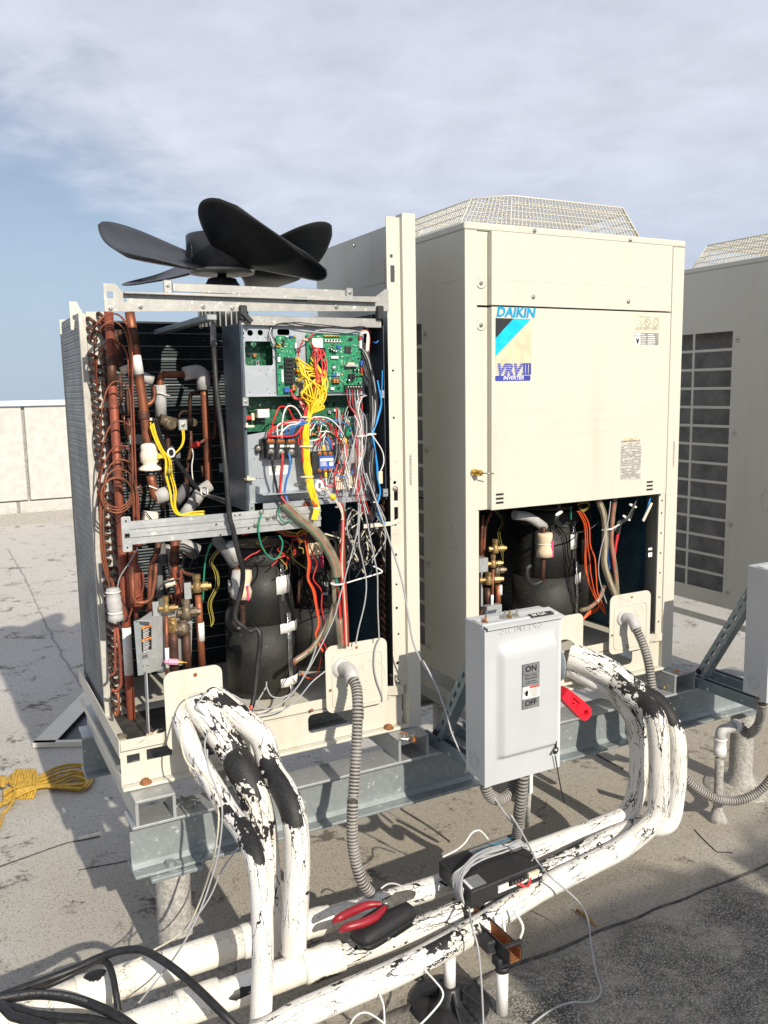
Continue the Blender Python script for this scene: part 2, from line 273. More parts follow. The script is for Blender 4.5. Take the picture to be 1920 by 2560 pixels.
def roofmat():
    m, nt, b = nmat('roof_granules'); v = ocoord(nt)
    g = tex(nt, 'Noise', 420, v, 2, .6).outputs[0]; g2 = tex(nt, 'Voronoi', 260, v).outputs['Color']; g2 = node(nt, 'ShaderNodeSeparateXYZ', {0: g2}).outputs[0]
    big = tex(nt, 'Noise', .9, v, 5, .6, .3).outputs[0]; med = tex(nt, 'Noise', 4.5, v, 8, .68, .5).outputs[0]; sm = tex(nt, 'Noise', 38, v, 6, .7).outputs[0]
    sp = node(nt, 'ShaderNodeSeparateXYZ', {0: v})
    c = mixc(nt, rng(nt, big, .35, .68), (.50, .485, .45), (.43, .40, .345))
    c = mixc(nt, rng(nt, med, .50, .78, 0, .35), c, (.29, .26, .21))
    dx = rng(nt, sp.outputs[0], -1.15, -.6); dy = rng(nt, sp.outputs[1], 1.1, .3); dd = node(nt, 'ShaderNodeMath', {0: dx, 1: dy}, operation='MULTIPLY').outputs[0]
    c = mixc(nt, node(nt, 'ShaderNodeMath', {0: dd, 1: rng(nt, big, .25, .6, .55, .95)}, operation='MULTIPLY').outputs[0], c, (.41, .365, .295))   # drip dirt under the units
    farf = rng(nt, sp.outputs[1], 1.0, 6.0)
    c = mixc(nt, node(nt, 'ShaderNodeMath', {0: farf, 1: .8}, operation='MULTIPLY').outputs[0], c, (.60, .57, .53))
    gg = tex(nt, 'Noise', 150, v, 4, .75).outputs[0]; c = mixc(nt, rng(nt, gg, .52, .66, 0, .45), c, (.62, .59, .54)); c = mixc(nt, rng(nt, gg, .33, .46, .6, 0), c, (.12, .105, .09)); c = mixc(nt, rng(nt, g, .30, .44, .5, 0), c, (.13, .115, .095))
    c = mixc(nt, rng(nt, g2, .90, .96, 0, .55), c, (.05, .045, .04))
    # lichen and tar stain on the worn strip in front
    fr = rng(nt, sp.outputs[1], -.38, -.62); ln = node(nt, 'ShaderNodeMath', {0: sm, 1: .5, 2: med}, operation='MULTIPLY_ADD').outputs[0]
    st = rng(nt, ln, .55, .85, .30, .95); st2 = node(nt, 'ShaderNodeMath', {0: st, 1: fr}, operation='MULTIPLY').outputs[0]
    c = mixc(nt, st2, c, (.075, .07, .062))
    st3 = rng(nt, ln, .82, .93, 0, .75); c = mixc(nt, st3, c, (.06, .052, .042))
    wh = rng(nt, gg, .50, .60, 0, .85); wh2 = node(nt, 'ShaderNodeMath', {0: wh, 1: fr}, operation='MULTIPLY').outputs[0]; c = mixc(nt, wh2, c, (.42, .42, .38))
    nt.links.new(c, b.inputs['Base Color']); b.inputs['Roughness'].default_value = .9; b.inputs['Specular IOR Level'].default_value = .25
    hh = node(nt, 'ShaderNodeMath', {0: gg, 1: 1.6, 2: g}, operation='MULTIPLY_ADD').outputs[0]
    bumpit(nt, b, hh, .5, .004)
roofmat()
simple('roof_mound', (.38, .355, .31), .95, 0, .35, 60, .8, 300, dirt=.5, dirtcol=(.16, .14, .11)); simple('roof_coating', (.36, .345, .315), .9, 0, .3, 90, .9, 260, dirt=.45, dirtcol=(.12, .11, .09))
simple('stucco', (.50, .485, .45), .9, 0, .10, 9, .35, 150, dirt=.18, dirtcol=(.42, .37, .30)); simple('joint_grey', (.30, .285, .275), .9, 0, .3, 20); simple('cap_metal_white', (.82, .81, .80), .45, 0, .04)
simple('tar', (.075, .068, .06), .8, 0, .5, 40, .6, 120, dirt=.4, dirtcol=(.16, .14, .12)); simple('leaf_dry', (.33, .18, .05), .7, 0, .3, 90)

# ---------------------------------------------------------------- mesh helpers
def V(*a): return Vector(a)
class MB:
    def __init__(s): s.v = []; s.f = []; s.sm = []; s.uv = {}; s.wear = {}; s.seed = random.uniform(0, 50)
    def _add(s, vs, fs, smooth=False):
        b = len(s.v); s.v += [Vector(p) for p in vs]
        for f in fs: s.f.append([b+i for i in f]); s.sm.append(smooth)
        return b
    def box(s, a, b, bev=0., M=None):
        x0, x1 = sorted((a[0], b[0])); y0, y1 = sorted((a[1], b[1])); z0, z1 = sorted((a[2], b[2]))
        if bev <= 0 or bev*2.2 > min(x1-x0, y1-y0, z1-z0):
            vs = [(x, y, z) for x in (x0, x1) for y in (y0, y1) for z in (z0, z1)]
            fs = [(0, 1, 3, 2), (4, 6, 7, 5), (0, 4, 5, 1), (2, 3, 7, 6), (0, 2, 6, 4), (1, 5, 7, 3)]
        else:
            e = bev; vs = []; idx = {}
            for i, x in enumerate((x0, x1)):
                for j, y in enumerate((y0, y1)):
                    for k, z in enumerate((z0, z1)):
                        sxx, syy, szz = (1, -1)[i], (1, -1)[j], (1, -1)[k]
                        for ax in range(3):
                            p = [x+sxx*e, y+syy*e, z+szz*e]; p[ax] = (x, y, z)[ax]
                            idx[(i, j, k, ax)] = len(vs); vs.append(p)
            fs = []
            for ax in range(3):
                o = [q for q in range(3) if q != ax]
                for sd_ in (0, 1):
                    c = []
                    for u, w in ((0, 0), (1, 0), (1, 1), (0, 1)):
                        t = [0, 0, 0]; t[ax] = sd_; t[o[0]] = u; t[o[1]] = w; c.append(idx[(*t, ax)])
                    fs.append(c)
            for ax in range(3):                                    # edges running along ax
                o = [q for q in range(3) if q != ax]
                for u in (0, 1):
                    for w in (0, 1):
                        t0 = [0, 0, 0]; t1 = [0, 0, 0]; t1[ax] = 1
                        for t in (t0, t1): t[o[0]] = u; t[o[1]] = w
                        fs.append([idx[(*t0, o[0])], idx[(*t1, o[0])], idx[(*t1, o[1])], idx[(*t0, o[1])]])
            for i in (0, 1):
                for j in (0, 1):
                    for k in (0, 1): fs.append([idx[(i, j, k, 0)], idx[(i, j, k, 1)], idx[(i, j, k, 2)]])
        if M: vs = [M @ Vector(p) for p in vs]
        s._add(vs, fs); return s
    def bar(s, p, q, w, h, up=(0, 0, 1), bev=0.):
        p, q = Vector(p), Vector(q); d = (q-p); L = d.length; d.normalize(); up = Vector(up)
        sd_ = d.cross(up); sd_ = sd_.normalized() if sd_.length > 1e-6 else Vector((1, 0, 0)); u = sd_.cross(d)
        M = Matrix(((d.x, sd_.x, u.x, p.x), (d.y, sd_.y, u.y, p.y), (d.z, sd_.z, u.z, p.z), (0, 0, 0, 1)))
        return s.box((0, -w/2, -h/2), (L, w/2, h/2), bev, M)
    def prism(s, poly, ax, a, b):                                   # polygon in the two other axes, extruded along ax
        o = [q for q in range(3) if q != ax]; n = len(poly); vs = []
        for t in (a, b):
            for u, w in poly:
                p = [0, 0, 0]; p[ax] = t; p[o[0]] = u; p[o[1]] = w; vs.append(p)
        s._add(vs, [list(range(n))[::-1], list(range(n, 2*n))] + [[i, (i+1) % n, n+(i+1) % n, n+i] for i in range(n)]); return s
    def tube(s, pts, r, seg=10, cap=True, wear=None, closed=False):
        pts = [Vector(p) for p in pts]; n = len(pts)
        rs = r if hasattr(r, '__len__') else [r]*n
        tan = []
        for i in range(n):
            a = pts[(i-1) % n] if closed else pts[max(0, i-1)]; b = pts[(i+1) % n] if closed else pts[min(n-1, i+1)]
            t = b-a; tan.append(t.normalized() if t.length > 1e-9 else Vector((0, 0, 1)))
        t0 = tan[0]; ref = Vector((0, 0, 1)) if abs(t0.z) < .9 else Vector((0, 1, 0))
        nrm = (ref - t0*ref.dot(t0)).normalized(); vs = []; L = 0; Ls = []; W = []
        for i in range(n):
            if i:
                L += (pts[i]-pts[i-1]).length
                ax = tan[i-1].cross(tan[i])
                if ax.length > 1e-8: nrm = Matrix.Rotation(tan[i-1].angle(tan[i]), 3, ax.normalized()) @ nrm
                nrm = (nrm - tan[i]*nrm.dot(tan[i])).normalized()
            Ls.append(L); bi = tan[i].cross(nrm)
            for k in range(seg):
                a = 2*pi*k/seg; d = nrm*cos(a) + bi*sin(a); vs.append(pts[i]+d*rs[i])
                W.append((wear[i] if wear else 0.) + .35*d.z)
        fs = []; uvs = []
        m = n if closed else n-1
        for i in range(m):
            j = (i+1) % n
            for k in range(seg):
                l = (k+1) % seg; fs.append((i*seg+k, i*seg+l, j*seg+l, j*seg+k))
                u0, u1 = 2*pi*k/seg*rs[i], 2*pi*(k+1)/seg*rs[i]; l1 = Ls[j] if j else L
                uvs.append(((u0, Ls[i]), (u1, Ls[i]), (u1, l1), (u0, l1)))
        f0 = len(s.f); b = s._add(vs, fs, True)
        for i, u in enumerate(uvs): s.uv[f0+i] = u
        for i, w in enumerate(W): s.wear[b+i] = w
        if cap and not closed:
            s.f.append([b+k for k in range(seg)][::-1]); s.sm.append(False); s.f.append([b+(n-1)*seg+k for k in range(seg)]); s.sm.append(False)
        return s
    def lathe(s, o, d, prof, seg=20, smooth=True):                  # profile: (distance along d, radius)
        o = Vector(o); d = Vector(d).normalized(); ref = Vector((0, 0, 1)) if abs(d.z) < .9 else Vector((1, 0, 0))
        u = (ref-d*ref.dot(d)).normalized(); w = d.cross(u); vs = []
        for h, r in prof:
            for k in range(seg): a = 2*pi*k/seg; vs.append(o+d*h+(u*cos(a)+w*sin(a))*r)
        n = len(prof); fs = [(i*seg+k, i*seg+(k+1) % seg, (i+1)*seg+(k+1) % seg, (i+1)*seg+k) for i in range(n-1) for k in range(seg)]
        b = s._add(vs, fs, smooth)
        if prof[0][1] > 1e-5: s.f.append([b+k for k in range(seg)][::-1]); s.sm.append(False)
        if prof[-1][1] > 1e-5: s.f.append([b+(n-1)*seg+k for k in range(seg)]); s.sm.append(False)
        return s
    def cyl(s, p, q, r, seg=14): p = Vector(p); q = Vector(q); return s.lathe(p, q-p, [(0, r), ((q-p).length, r)], seg)
    def mesh(s, me_or_verts, fs, smooth=False): s._add(me_or_verts, fs, smooth); return s
    def build(s, name, mat, parent=None, kind=None, origin=None):
        me = bpy.data.meshes.new(name)
        if parent is not None: o0 = base_of(parent)
        elif origin is not None: o0 = Vector(origin)
        else:
            xs = [p.x for p in s.v]; ys = [p.y for p in s.v]; o0 = V((min(xs)+max(xs))/2, (min(ys)+max(ys))/2, min(p.z for p in s.v))
        me.from_pydata([p-o0 for p in s.v], [], s.f); me.polygons.foreach_set('use_smooth', s.sm)
        if s.uv:
            ul = me.uv_layers.new(name='UVMap')
            for i, u in s.uv.items():
                p = me.polygons[i]
                for k, li in enumerate(p.loop_indices): ul.data[li].uv = u[k]
            at_ = me.attributes.new('wear', 'FLOAT', 'POINT'); at_.data.foreach_set('value', [s.wear.get(i, 0.) for i in range(len(s.v))])
            a2_ = me.attributes.new('seed', 'FLOAT', 'POINT'); a2_.data.foreach_set('value', [s.seed]*len(s.v))
        bm = bmesh.new(); bm.from_mesh(me); bmesh.ops.recalc_face_normals(bm, faces=bm.faces); bm.to_mesh(me); bm.free()
        me.materials.append(MATS[mat]); o = bpy.data.objects.new(name, me); COL.objects.link(o)
        if parent is not None: o.parent = parent
        else: o.location = o0
        if kind: o['kind'] = kind
        return o
def base_of(o):
    p = Vector((0, 0, 0))
    while o is not None: p = p + o.location; o = o.parent
    return p
def thing(name, label, cat, loc, group=None):
    o = bpy.data.objects.new(name, None); o.empty_display_size = .1; COL.objects.link(o); o.location = loc; o['label'] = label; o['category'] = cat
    if group: o['group'] = group
    return o
def tag(o, label, cat, group=None):
    o['label'] = label; o['category'] = cat
    if group: o['group'] = group
    return o
def cr(pts, n=8, closed=False):                                     # Catmull-Rom
    pts = [Vector(p) for p in pts]; m = len(pts)
    if m < 3 and not closed: return [pts[0].lerp(pts[-1], t/n) for t in range(n+1)]
    out = []
    for i in range(m if closed else m-1):
        g = (lambda k: pts[k % m]) if closed else (lambda k: pts[max(0, min(m-1, k))])
        p0, p1, p2, p3 = g(i-1), g(i), g(i+1), g(i+2)
        for t in range(n):
            t /= n; out.append(.5*((2*p1)+(p2-p0)*t+(2*p0-5*p1+4*p2-p3)*t*t+(3*p1-p0-3*p2+p3)*t**3))
    if not closed: out.append(pts[-1])
    return out
def fil(pts, rad, n=6):                                            # polyline with rounded corners
    pts = [Vector(p) for p in pts]; out = [pts[0]]
    for i in range(1, len(pts)-1):
        a, b, c = pts[i-1], pts[i], pts[i+1]; u = (a-b); w = (c-b); r = min(rad, u.length*.49, w.length*.49)
        p, q = b+u.normalized()*r, b+w.normalized()*r
        for t in range(n+1): t /= n; out.append(p*(1-t)**2+b*2*t*(1-t)+q*t*t)
    out.append(pts[-1]); return out
def even(pts, step):                                                # resample at even spacing
    pts = [Vector(p) for p in pts]; out = [pts[0]]; acc = 0.
    for a, b in zip(pts, pts[1:]):
        L = (b-a).length
        while L > 1e-9 and acc+L >= step:
            t = (step-acc)/L; a = a.lerp(b, t); out.append(a); L = (b-a).length; acc = 0.
        acc += L
    return out
def wire(name, mat, par, pts, r, n=8, seg=6): return MB().tube(cr(pts, n), r, seg).build(name, mat, par)
def pipe(name, mat, par, pts, r, rad=.03, seg=12): return MB().tube(fil(pts, rad), r, seg).build(name, mat, par)
def pbox(z, x0, y0, x1, y1, Y, d, name, mat, par, bev=.0015):       # a box whose front shows at this rectangle, front plane Y, depth d
    a, b = at(z(x0, y0), Y=Y), at(z(x1, y1), Y=Y)
    return MB().box((a.x, Y, a.z), (b.x, Y+d, b.z), bev).build(name, mat, par)
def pts(z, ps, Y=0.):                                               # (x, y[, depth]) in a zoom window -> points
    return [at(z(p[0], p[1]), Y=p[2] if len(p) > 2 else Y) for p in ps]
def screw(p, par, r=.006, d=(0, -1, 0), mat='screw_steel', name='screw'):
    m = MB(); m.lathe(p, d, [(0, r*1.55), (.0012, r*1.55), (.0014, r), (.0045, r*.92), (.0055, r*.6), (.004, r*.45), (.004, 0)], 12, False)
    return m.build(name, mat, par)
def text(s, size, mat, par, loc, xdir, ydir, name='lettering', shear=0., bold=0., depth=0., align='LEFT', sx=1.):
    c = bpy.data.curves.new('t', 'FONT'); c.body = s; c.size = size; c.shear = shear; c.offset = bold; c.extrude = depth; c.align_x = align; c.resolution_u = 2
    t = bpy.data.objects.new('t', c); COL.objects.link(t); bpy.context.view_layer.update()
    me = bpy.data.meshes.new_from_object(t.evaluated_get(bpy.context.evaluated_depsgraph_get())); bpy.data.objects.remove(t); bpy.data.curves.remove(c)
    xd = Vector(xdir).normalized(); yd = Vector(ydir).normalized(); zd = xd.cross(yd); o0 = base_of(par); loc = Vector(loc)
    for v in me.vertices: v.co = loc + xd*v.co.x*sx + yd*v.co.y + zd*v.co.z - o0
    me.materials.clear(); me.materials.append(MATS[mat]); me.name = name
    o = bpy.data.objects.new(name, me); COL.objects.link(o); o.parent = par; return o
def copy_tree(o, parent=None, off=None):
    c = o.copy(); COL.objects.link(c); c.parent = parent
    if off is not None: c.location = o.location + Vector(off)
    for ch in list(o.children): copy_tree(ch, c)
    return c
def rrect(x0, z0, x1, z1, r, n=5, cw=False):
    out = []
    for cx_, cz_, a0 in ((x1-r, z1-r, 0), (x0+r, z1-r, 90), (x0+r, z0+r, 180), (x1-r, z0+r, 270)):
        for k in range(n+1): a = radians(a0+90*k/n); out.append((cx_+r*cos(a), cz_+r*sin(a)))
    return out
def plate_holes(outer, holes, ax, a, b, name, mat, par):            # flat plate with real holes (2-D outlines, extruded along ax)
    bm = bmesh.new(); o = [q for q in range(3) if q != ax]; es = []
    for loop in [outer]+holes:
        vs = []
        for u, w in loop: p = [0, 0, 0]; p[ax] = a; p[o[0]] = u; p[o[1]] = w; vs.append(bm.verts.new(p))
        for i in range(len(vs)): es.append(bm.edges.new((vs[i], vs[(i+1) % len(vs)])))
    bmesh.ops.triangle_fill(bm, use_beauty=True, use_dissolve=False, edges=es)
    def inside(p, loop):
        c = False
        for (x1_, y1_), (x2_, y2_) in zip(loop, loop[1:]+loop[:1]):
            if (y1_ > p[1]) != (y2_ > p[1]) and p[0] < (x2_-x1_)*(p[1]-y1_)/(y2_-y1_)+x1_: c = not c
        return c
    for f in list(bm.faces):
        m = f.calc_center_median(); q = (m[o[0]], m[o[1]])
        if not inside(q, outer) or any(inside(q, h) for h in holes): bm.faces.remove(f)
    r = bmesh.ops.extrude_face_region(bm, geom=bm.faces[:]); d = Vector((0, 0, 0)); d[ax] = b-a
    bmesh.ops.translate(bm, verts=[g for g in r['geom'] if isinstance(g, bmesh.types.BMVert)], vec=d)
    m = MB(); bm.verts.index_update(); m._add([v.co.copy() for v in bm.verts], [[v.index for v in f.verts] for f in bm.faces]); bm.free()
    return m.build(name, mat, par)
def circ(x, z, r, n=14): return [(x+r*cos(2*pi*k/n), z+r*sin(2*pi*k/n)) for k in range(n)]

# ================================================================ THE SETTING
ROOF = -.60
m = MB()
N = 90
gx = [-60+ (i/40)*50 for i in range(40)] + [-10+i*.25 for i in range(80)] + [10+i*1.6 for i in range(32)]
gy = [-40+i*2 for i in range(18)] + [-4+i*.2 for i in range(74)] + [10.8]
vs = []; fs = []
for y in gy:
    for x in gx: vs.append((x, y, ROOF+.006*noise.noise(Vector((x*.7, y*.7, 0)))+.003*noise.noise(Vector((x*3, y*3, 1)))))
w = len(gx)
for j in range(len(gy)-1):
    for i in range(w-1): fs.append((j*w+i, j*w+i+1, j*w+w+i+1, j*w+w+i))
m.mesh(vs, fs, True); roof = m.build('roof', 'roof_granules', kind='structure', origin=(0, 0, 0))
# lapped membrane seams: ragged dark bead lines that stand a little proud of the sheet
def seam(ps, w0=.008, mat='tar', h=.006):
    m = MB(); ps = even(ps, .03); n = len(ps); vs = []
    for i, p in enumerate(ps):
        d = (ps[min(n-1, i+1)]-ps[max(0, i-1)]).normalized(); s_ = Vector((-d.y, d.x, 0))
        k = 1+.9*noise.noise(p*17); off = s_*(.012*noise.noise(p*6))
        vs += [p+off-s_*w0*k+V(0, 0, -.012), p+off+V(0, 0, h), p+off+s_*w0*k*1.2+V(0, 0, -.012)]
    fs = []
    for i in range(n-1): a = i*3; fs += [(a, a+1, a+4, a+3), (a+1, a+2, a+5, a+4)]
    m.mesh(vs, fs, True); return m.build('membrane_seam', mat, roof)
RZ = ROOF+.004
seam([(-1.0, -.505, RZ), (3.5, -.52, RZ)], .005)
seam([at(zP(60, 545), Z=RZ), at(zP(180, 745), Z=RZ), at(zP(350, 1110), Z=RZ), at(zP(480, 1360), Z=RZ), at(zP(640, 1640), Z=RZ)], .012, 'joint_grey', .004)
seam([at(zL(-80, 1630), Z=RZ), at(zL(0, 1600), Z=RZ), at(zL(410, 1455), Z=RZ), at(zL(640, 1410), Z=RZ)], .0025, 'tar', .002)
seam([at(zL(470, 1625), Z=RZ), at(zL(780, 1560), Z=RZ), (.4, 1.05, RZ)], .0022, 'tar', .001)
seam([at(zQ(510, 500), Z=RZ), at(zQ(720, 610), Z=RZ)], .003); seam([at(zT(900, 160), Z=RZ), at(zT(1180, 350), Z=RZ)], .003)
seam([at(zQ(1170, 1000), Z=RZ), at(zQ(1250, 1100), Z=RZ), at(zQ(1310, 1160), Z=RZ), at(zQ(1480, 1160), Z=RZ)], .002, 'tar', .003)
# parapet wall far left
PY = 10.75
par = thing('parapet_wall', 'pale stucco parapet wall with white metal cap at the far edge of the roof', 'wall', (0, PY, ROOF))
ZT = at((90, 1001), Y=PY).z; ZC = at((90, 1014), Y=PY).z; Z1 = at((90, 1251), Y=PY).z; Z2 = at((90, 1294), Y=PY).z
MB().box((-14, PY+.05, ROOF-.1), (14, PY+.35, ZC-.01)).build('wall', 'joint_grey', par)
MB().box((-14, PY-.06, ZC), (14, PY+.40, ZT), .01).build('cap', 'cap_metal_white', par)
XJ = at(zf(0, 960, 5.82)(360, 800), Y=PY).x; pw = 2.55
for i in range(-6, 6):
    MB().box((XJ+i*pw+.02, PY, Z1+.012), (XJ+(i+1)*pw-.02, PY+.06, ZC-.012), .008).build('panel', 'stucco', par)
XJ2 = at(zf(0, 960, 5.82)(275, 1850), Y=PY).x
for i in range(-6, 6):
    MB().box((XJ2+i*pw+.02, PY+.006, Z2+.004), (XJ2+(i+1)*pw-.02, PY+.06, Z1-.008), .008).build('panel', 'stucco', par)
MB().prism([(PY+.055, Z2), (PY+.012, Z2), (PY-.18, ROOF+.10), (PY-.75, ROOF-.01), (PY+.055, ROOF-.02)], 0, -14, 14).build('cant_strip', 'roof_mound', par)

# ================================================================ SUPPORT STEEL
BT, BB, BF, BK = -.0756, -.236, -.085, .030                         # beam top, bottom, front and back
BL, BR = -1.183, at(zK(1480, 1060), Y=BF).x
def ibeam(x0, x1, yf, yb, label, name='steel_beam'):
    t = thing(name, label, 'beam', ((x0+x1)/2, (yf+yb)/2, BB), 'steel beams carrying the units'); yc = (yf+yb)/2
    MB().box((x0, yf, BT-.009), (x1, yb, BT), .002).build('top_flange', 'galvanized_light', t)
    MB().box((x0, yf, BB), (x1, yb, BB+.009), .002).build('bottom_flange', 'galvanized', t)
    m = MB(); m.box((x0+.001, yc-.004, BB+.009), (x1-.001, yc+.004, BT-.009)); m.prism([(yc-.016, BB+.0091), (yc-.004, BB+.021), (yc-.004, BB+.0091)], 0, x0+.002, x1-.002); m.build('web', 'galvanized', t)
    return t
b1 = ibeam(BL, BR, BF, BK, 'front galvanized steel beam the two cabinets rest on')
for x in (BL+.105, BL+.19):
    m = MB(); m.lathe((x, BF+.02, BB), (0, 0, -1), [(0, .020), (.010, .020), (.010, .013), (.03, .013), (.03, 0)], 6, False); m.lathe((x, BF+.02, BB+.009), (0, 0, 1), [(0, .014), (.012, .014), (.012, 0)], 6, False); m.build('bolt', 'galvanized', b1)
b2 = ibeam(BL-.02, BR+.3, .66, .775, 'rear galvanized beam with its end showing behind the open unit')
# channels between beams and units
def channel(xc, y0, y1, label, rust='galvanized_light', w=.115):
    t = thing('support_channel', label, 'channel', (xc, (y0+y1)/2, BT), 'steel channels under the units'); h = -.001-BT
    m = MB(); k = .009
    m.box((xc-w/2, y0, -.001-k), (xc+w/2, y1, -.001), .002); m.box((xc-w/2, y0+.001, BT+.0005), (xc-w/2+k, y1-.001, -.001-k)); m.box((xc+w/2-k, y0+.001, BT+.0005), (xc+w/2, y1-.001, -.001-k))
    m.build('channel', rust, t); return t
c1 = at(zN(850, 1470), Y=-.08).x; channel(c1, -.083, .78, 'light steel channel under the front left corner of the open unit')
c2 = at((1034, 1880), Y=-.08).x; ch2 = channel(c2, -.083, .78, 'steel channel with rusty screws lying on it beside the open cabinet post')
c3 = at(zK(640, 760), Y=-.08).x; ch3 = channel(c3, -.083, .78, 'steel channel with leaf litter under the right corner of the closed cabinet')
c4 = .12; channel(c4, -.06, .78, 'steel channel under the closed cabinet behind the safety switch')
def loose_screw(p, label, ang, rust=True, grp='loose screws on the steel'):
    t = MB(); p = Vector(p); d = V(cos(ang), sin(ang), .25).normalized(); mt = 'screw_rust' if rust else 'screw_steel'
    t.lathe(p, d, [(0, .0075), (.003, .0075), (.0032, .0035), (.022, .003), (.026, .0008)], 8, False)
    o = t.build('loose_screw', mt, origin=p); tag(o, label, 'screw', grp)
zJ = zf(880, 1700, 5.53)
for i, ((x, y), a, r) in enumerate((((765, 745), 2.6, True), ((820, 785), .4, False), ((870, 800), 3.9, True), ((765, 820), 2.9, False), ((850, 830), 4.0, True), ((730, 820), 1.0, False))):
    loose_screw(at(zJ(x, y), Z=.006), ('rearmost rusty screw of the pile on the channel beside the left post', 'bright screw in the middle of the pile on the channel beside the left post', 'rightmost rusty screw of the pile on the channel beside the left post', 'bright screw at the front of the pile on the channel beside the left post', 'rusty screw at the front of the pile on the channel beside the left post', 'leftmost bright screw of the pile on the channel beside the left post')[i], a, r)
for i, ((x, y), a) in enumerate((((1025, 1390), .3), ((1130, 1320), 2.2), ((1150, 1390), 1.2), ((1200, 1360), 4.0), ((1245, 1330), 2.8))):
    loose_screw(at(zN(x, y), Z=BT+.007), ('leftmost', 'second from left', 'middle', 'fourth from left', 'rightmost')[i]+' of five bright screws on the front beam by the left channel', a, False)
for i, (lx, ly, lz) in enumerate(((545, 590, .004), (575, 605, .004), (650, 620, .004), (390, 790, BT+.006), (440, 770, BT+.006))):
    c = at(zK(lx, ly), Z=lz)
    n = 6; a0 = random.uniform(0, 6); m = MB(); r = random.uniform(.008, .016)
    m.mesh([c+V(cos(a0+2*pi*k/n)*r*random.uniform(.3, 1), sin(a0+2*pi*k/n)*r*random.uniform(.3, 1), random.uniform(0, .012)) for k in range(n)]+[c+V(0, 0, .012)], [(k, (k+1) % n, n) for k in range(n)])
    tag(m.build('dry_leaf', 'leaf_dry', origin=c), ('leftmost', 'middle', 'rightmost')[i]+' brown leaf scrap on top of the channel at the right cabinet corner' if i < 3 else ('left', 'right')[i-3]+' brown leaf scrap on the beam beside the bent conduit', 'leaf', 'leaf scraps on the beam')
# stanchions
def stanchion(x, y, r, label, plate=True):
    t = thing('pipe_stanchion', label, 'post', (x, y, ROOF), 'coated posts under the beams')
    ps = [(0, r*1.02)]; m = MB(); prof = [(0, r*1.5), (.02, r*1.35), (.05, r*1.1)]+[(.05+i*.03, r*(1+.02*random.uniform(-1, 1))) for i in range(1, int((BB-.012-ROOF-.05)/.03))]+[(BB-.012-ROOF, r)]
    m.lathe((x, y, ROOF), (0, 0, 1), prof, 28); m.build('post', 'roof_coating', t)
    MB().box((x-r*1.45, y-.075, BB-.0125), (x+r*1.45, y+.075, BB-.001), .002).build('cap_plate', 'galvanized', t)
    return t
sxr = at(zQ(1470, 700), Y=-.03).x
stanchion(sxr, -.03, .048, 'speckled grey coated post under the right end of the front beam')
sxl = at((437, 2300), Y=-.03).x
stanchion(sxl, -.03, .052, 'grey coated post under the left end of the front beam')
MB().lathe((sxr, -.03, ROOF-.004), (0, 0, 1), [(0, .17), (.008, .14), (.02, .10), (.024, .06)], 30).build('roof_flashing', 'roof_mound', roof)
MB().lathe((sxl, -.03, ROOF-.004), (0, 0, 1), [(0, .18), (.008, .15), (.02, .10), (.024, .06)], 30).build('roof_flashing', 'roof_mound', roof)
for x in (-.72, .35): stanchion(x, .72, .05, 'coated post under the left end of the rear beam' if x < 0 else 'coated post under the middle of the rear beam')

# ================================================================ CLOSED UNITS
UW, UD, UH = .998, .765, 1.68
def guard(u, x0, y0):                                               # welded wire fan guard: chamfered frustum of bars
    def octo(xa, xb, ya, yb, c, z): return [V(x0+x, y0+y, z) for x, y in ((xa+c, ya), (xb-c, ya), (xb, ya+c), (xb, yb-c), (xb-c, yb), (xa+c, yb), (xa, yb-c), (xa, ya+c))]
    b = octo(.075, .925, .03, .735, .13, UH+.004); t = octo(.15, .86, .085, .68, .10, UH+.118)
    g = MB(); g.tube(b, .003, 5, closed=True); g.tube(t, .003, 5, closed=True)
    for i in range(8): g.tube([b[i], t[i]], .003, 5)
    for i in range(8):
        j = (i+1) % 8; L = (b[j]-b[i]).length; n = max(3, int(L/.0165))
        for k in range(1, n): g.tube([b[i].lerp(b[j], k/n), t[i].lerp(t[j], k/n)], .0016, 4, False)
        for f in (.25, .5, .75): g.tube([b[i].lerp(t[i], f), b[j].lerp(t[j], f)], .002, 4, False)
    return g.build('guard_side', 'cream_paint', u), t
def guard_top(u, t):
    g = MB(); xa, xb = t[7].x, t[2].x; ya, yb = t[0].y, t[4].y; z = t[0].z
    for k in range(1, 36):
        x = xa+(xb-xa)*k/36; c = max(0, .10-(x-xa), .10-(xb-x)); g.tube([V(x, ya+c, z), V(x, yb-c, z)], .0016, 4, False)
    for k in range(1, 9):
        y = ya+(yb-ya)*k/9; c = max(0, .10-(y-ya), .10-(yb-y)); g.tube([V(xa+c, y, z-.003), V(xb-c, y, z-.003)], .0022, 4, False)
    g.build('guard_top', 'cream_paint', u)
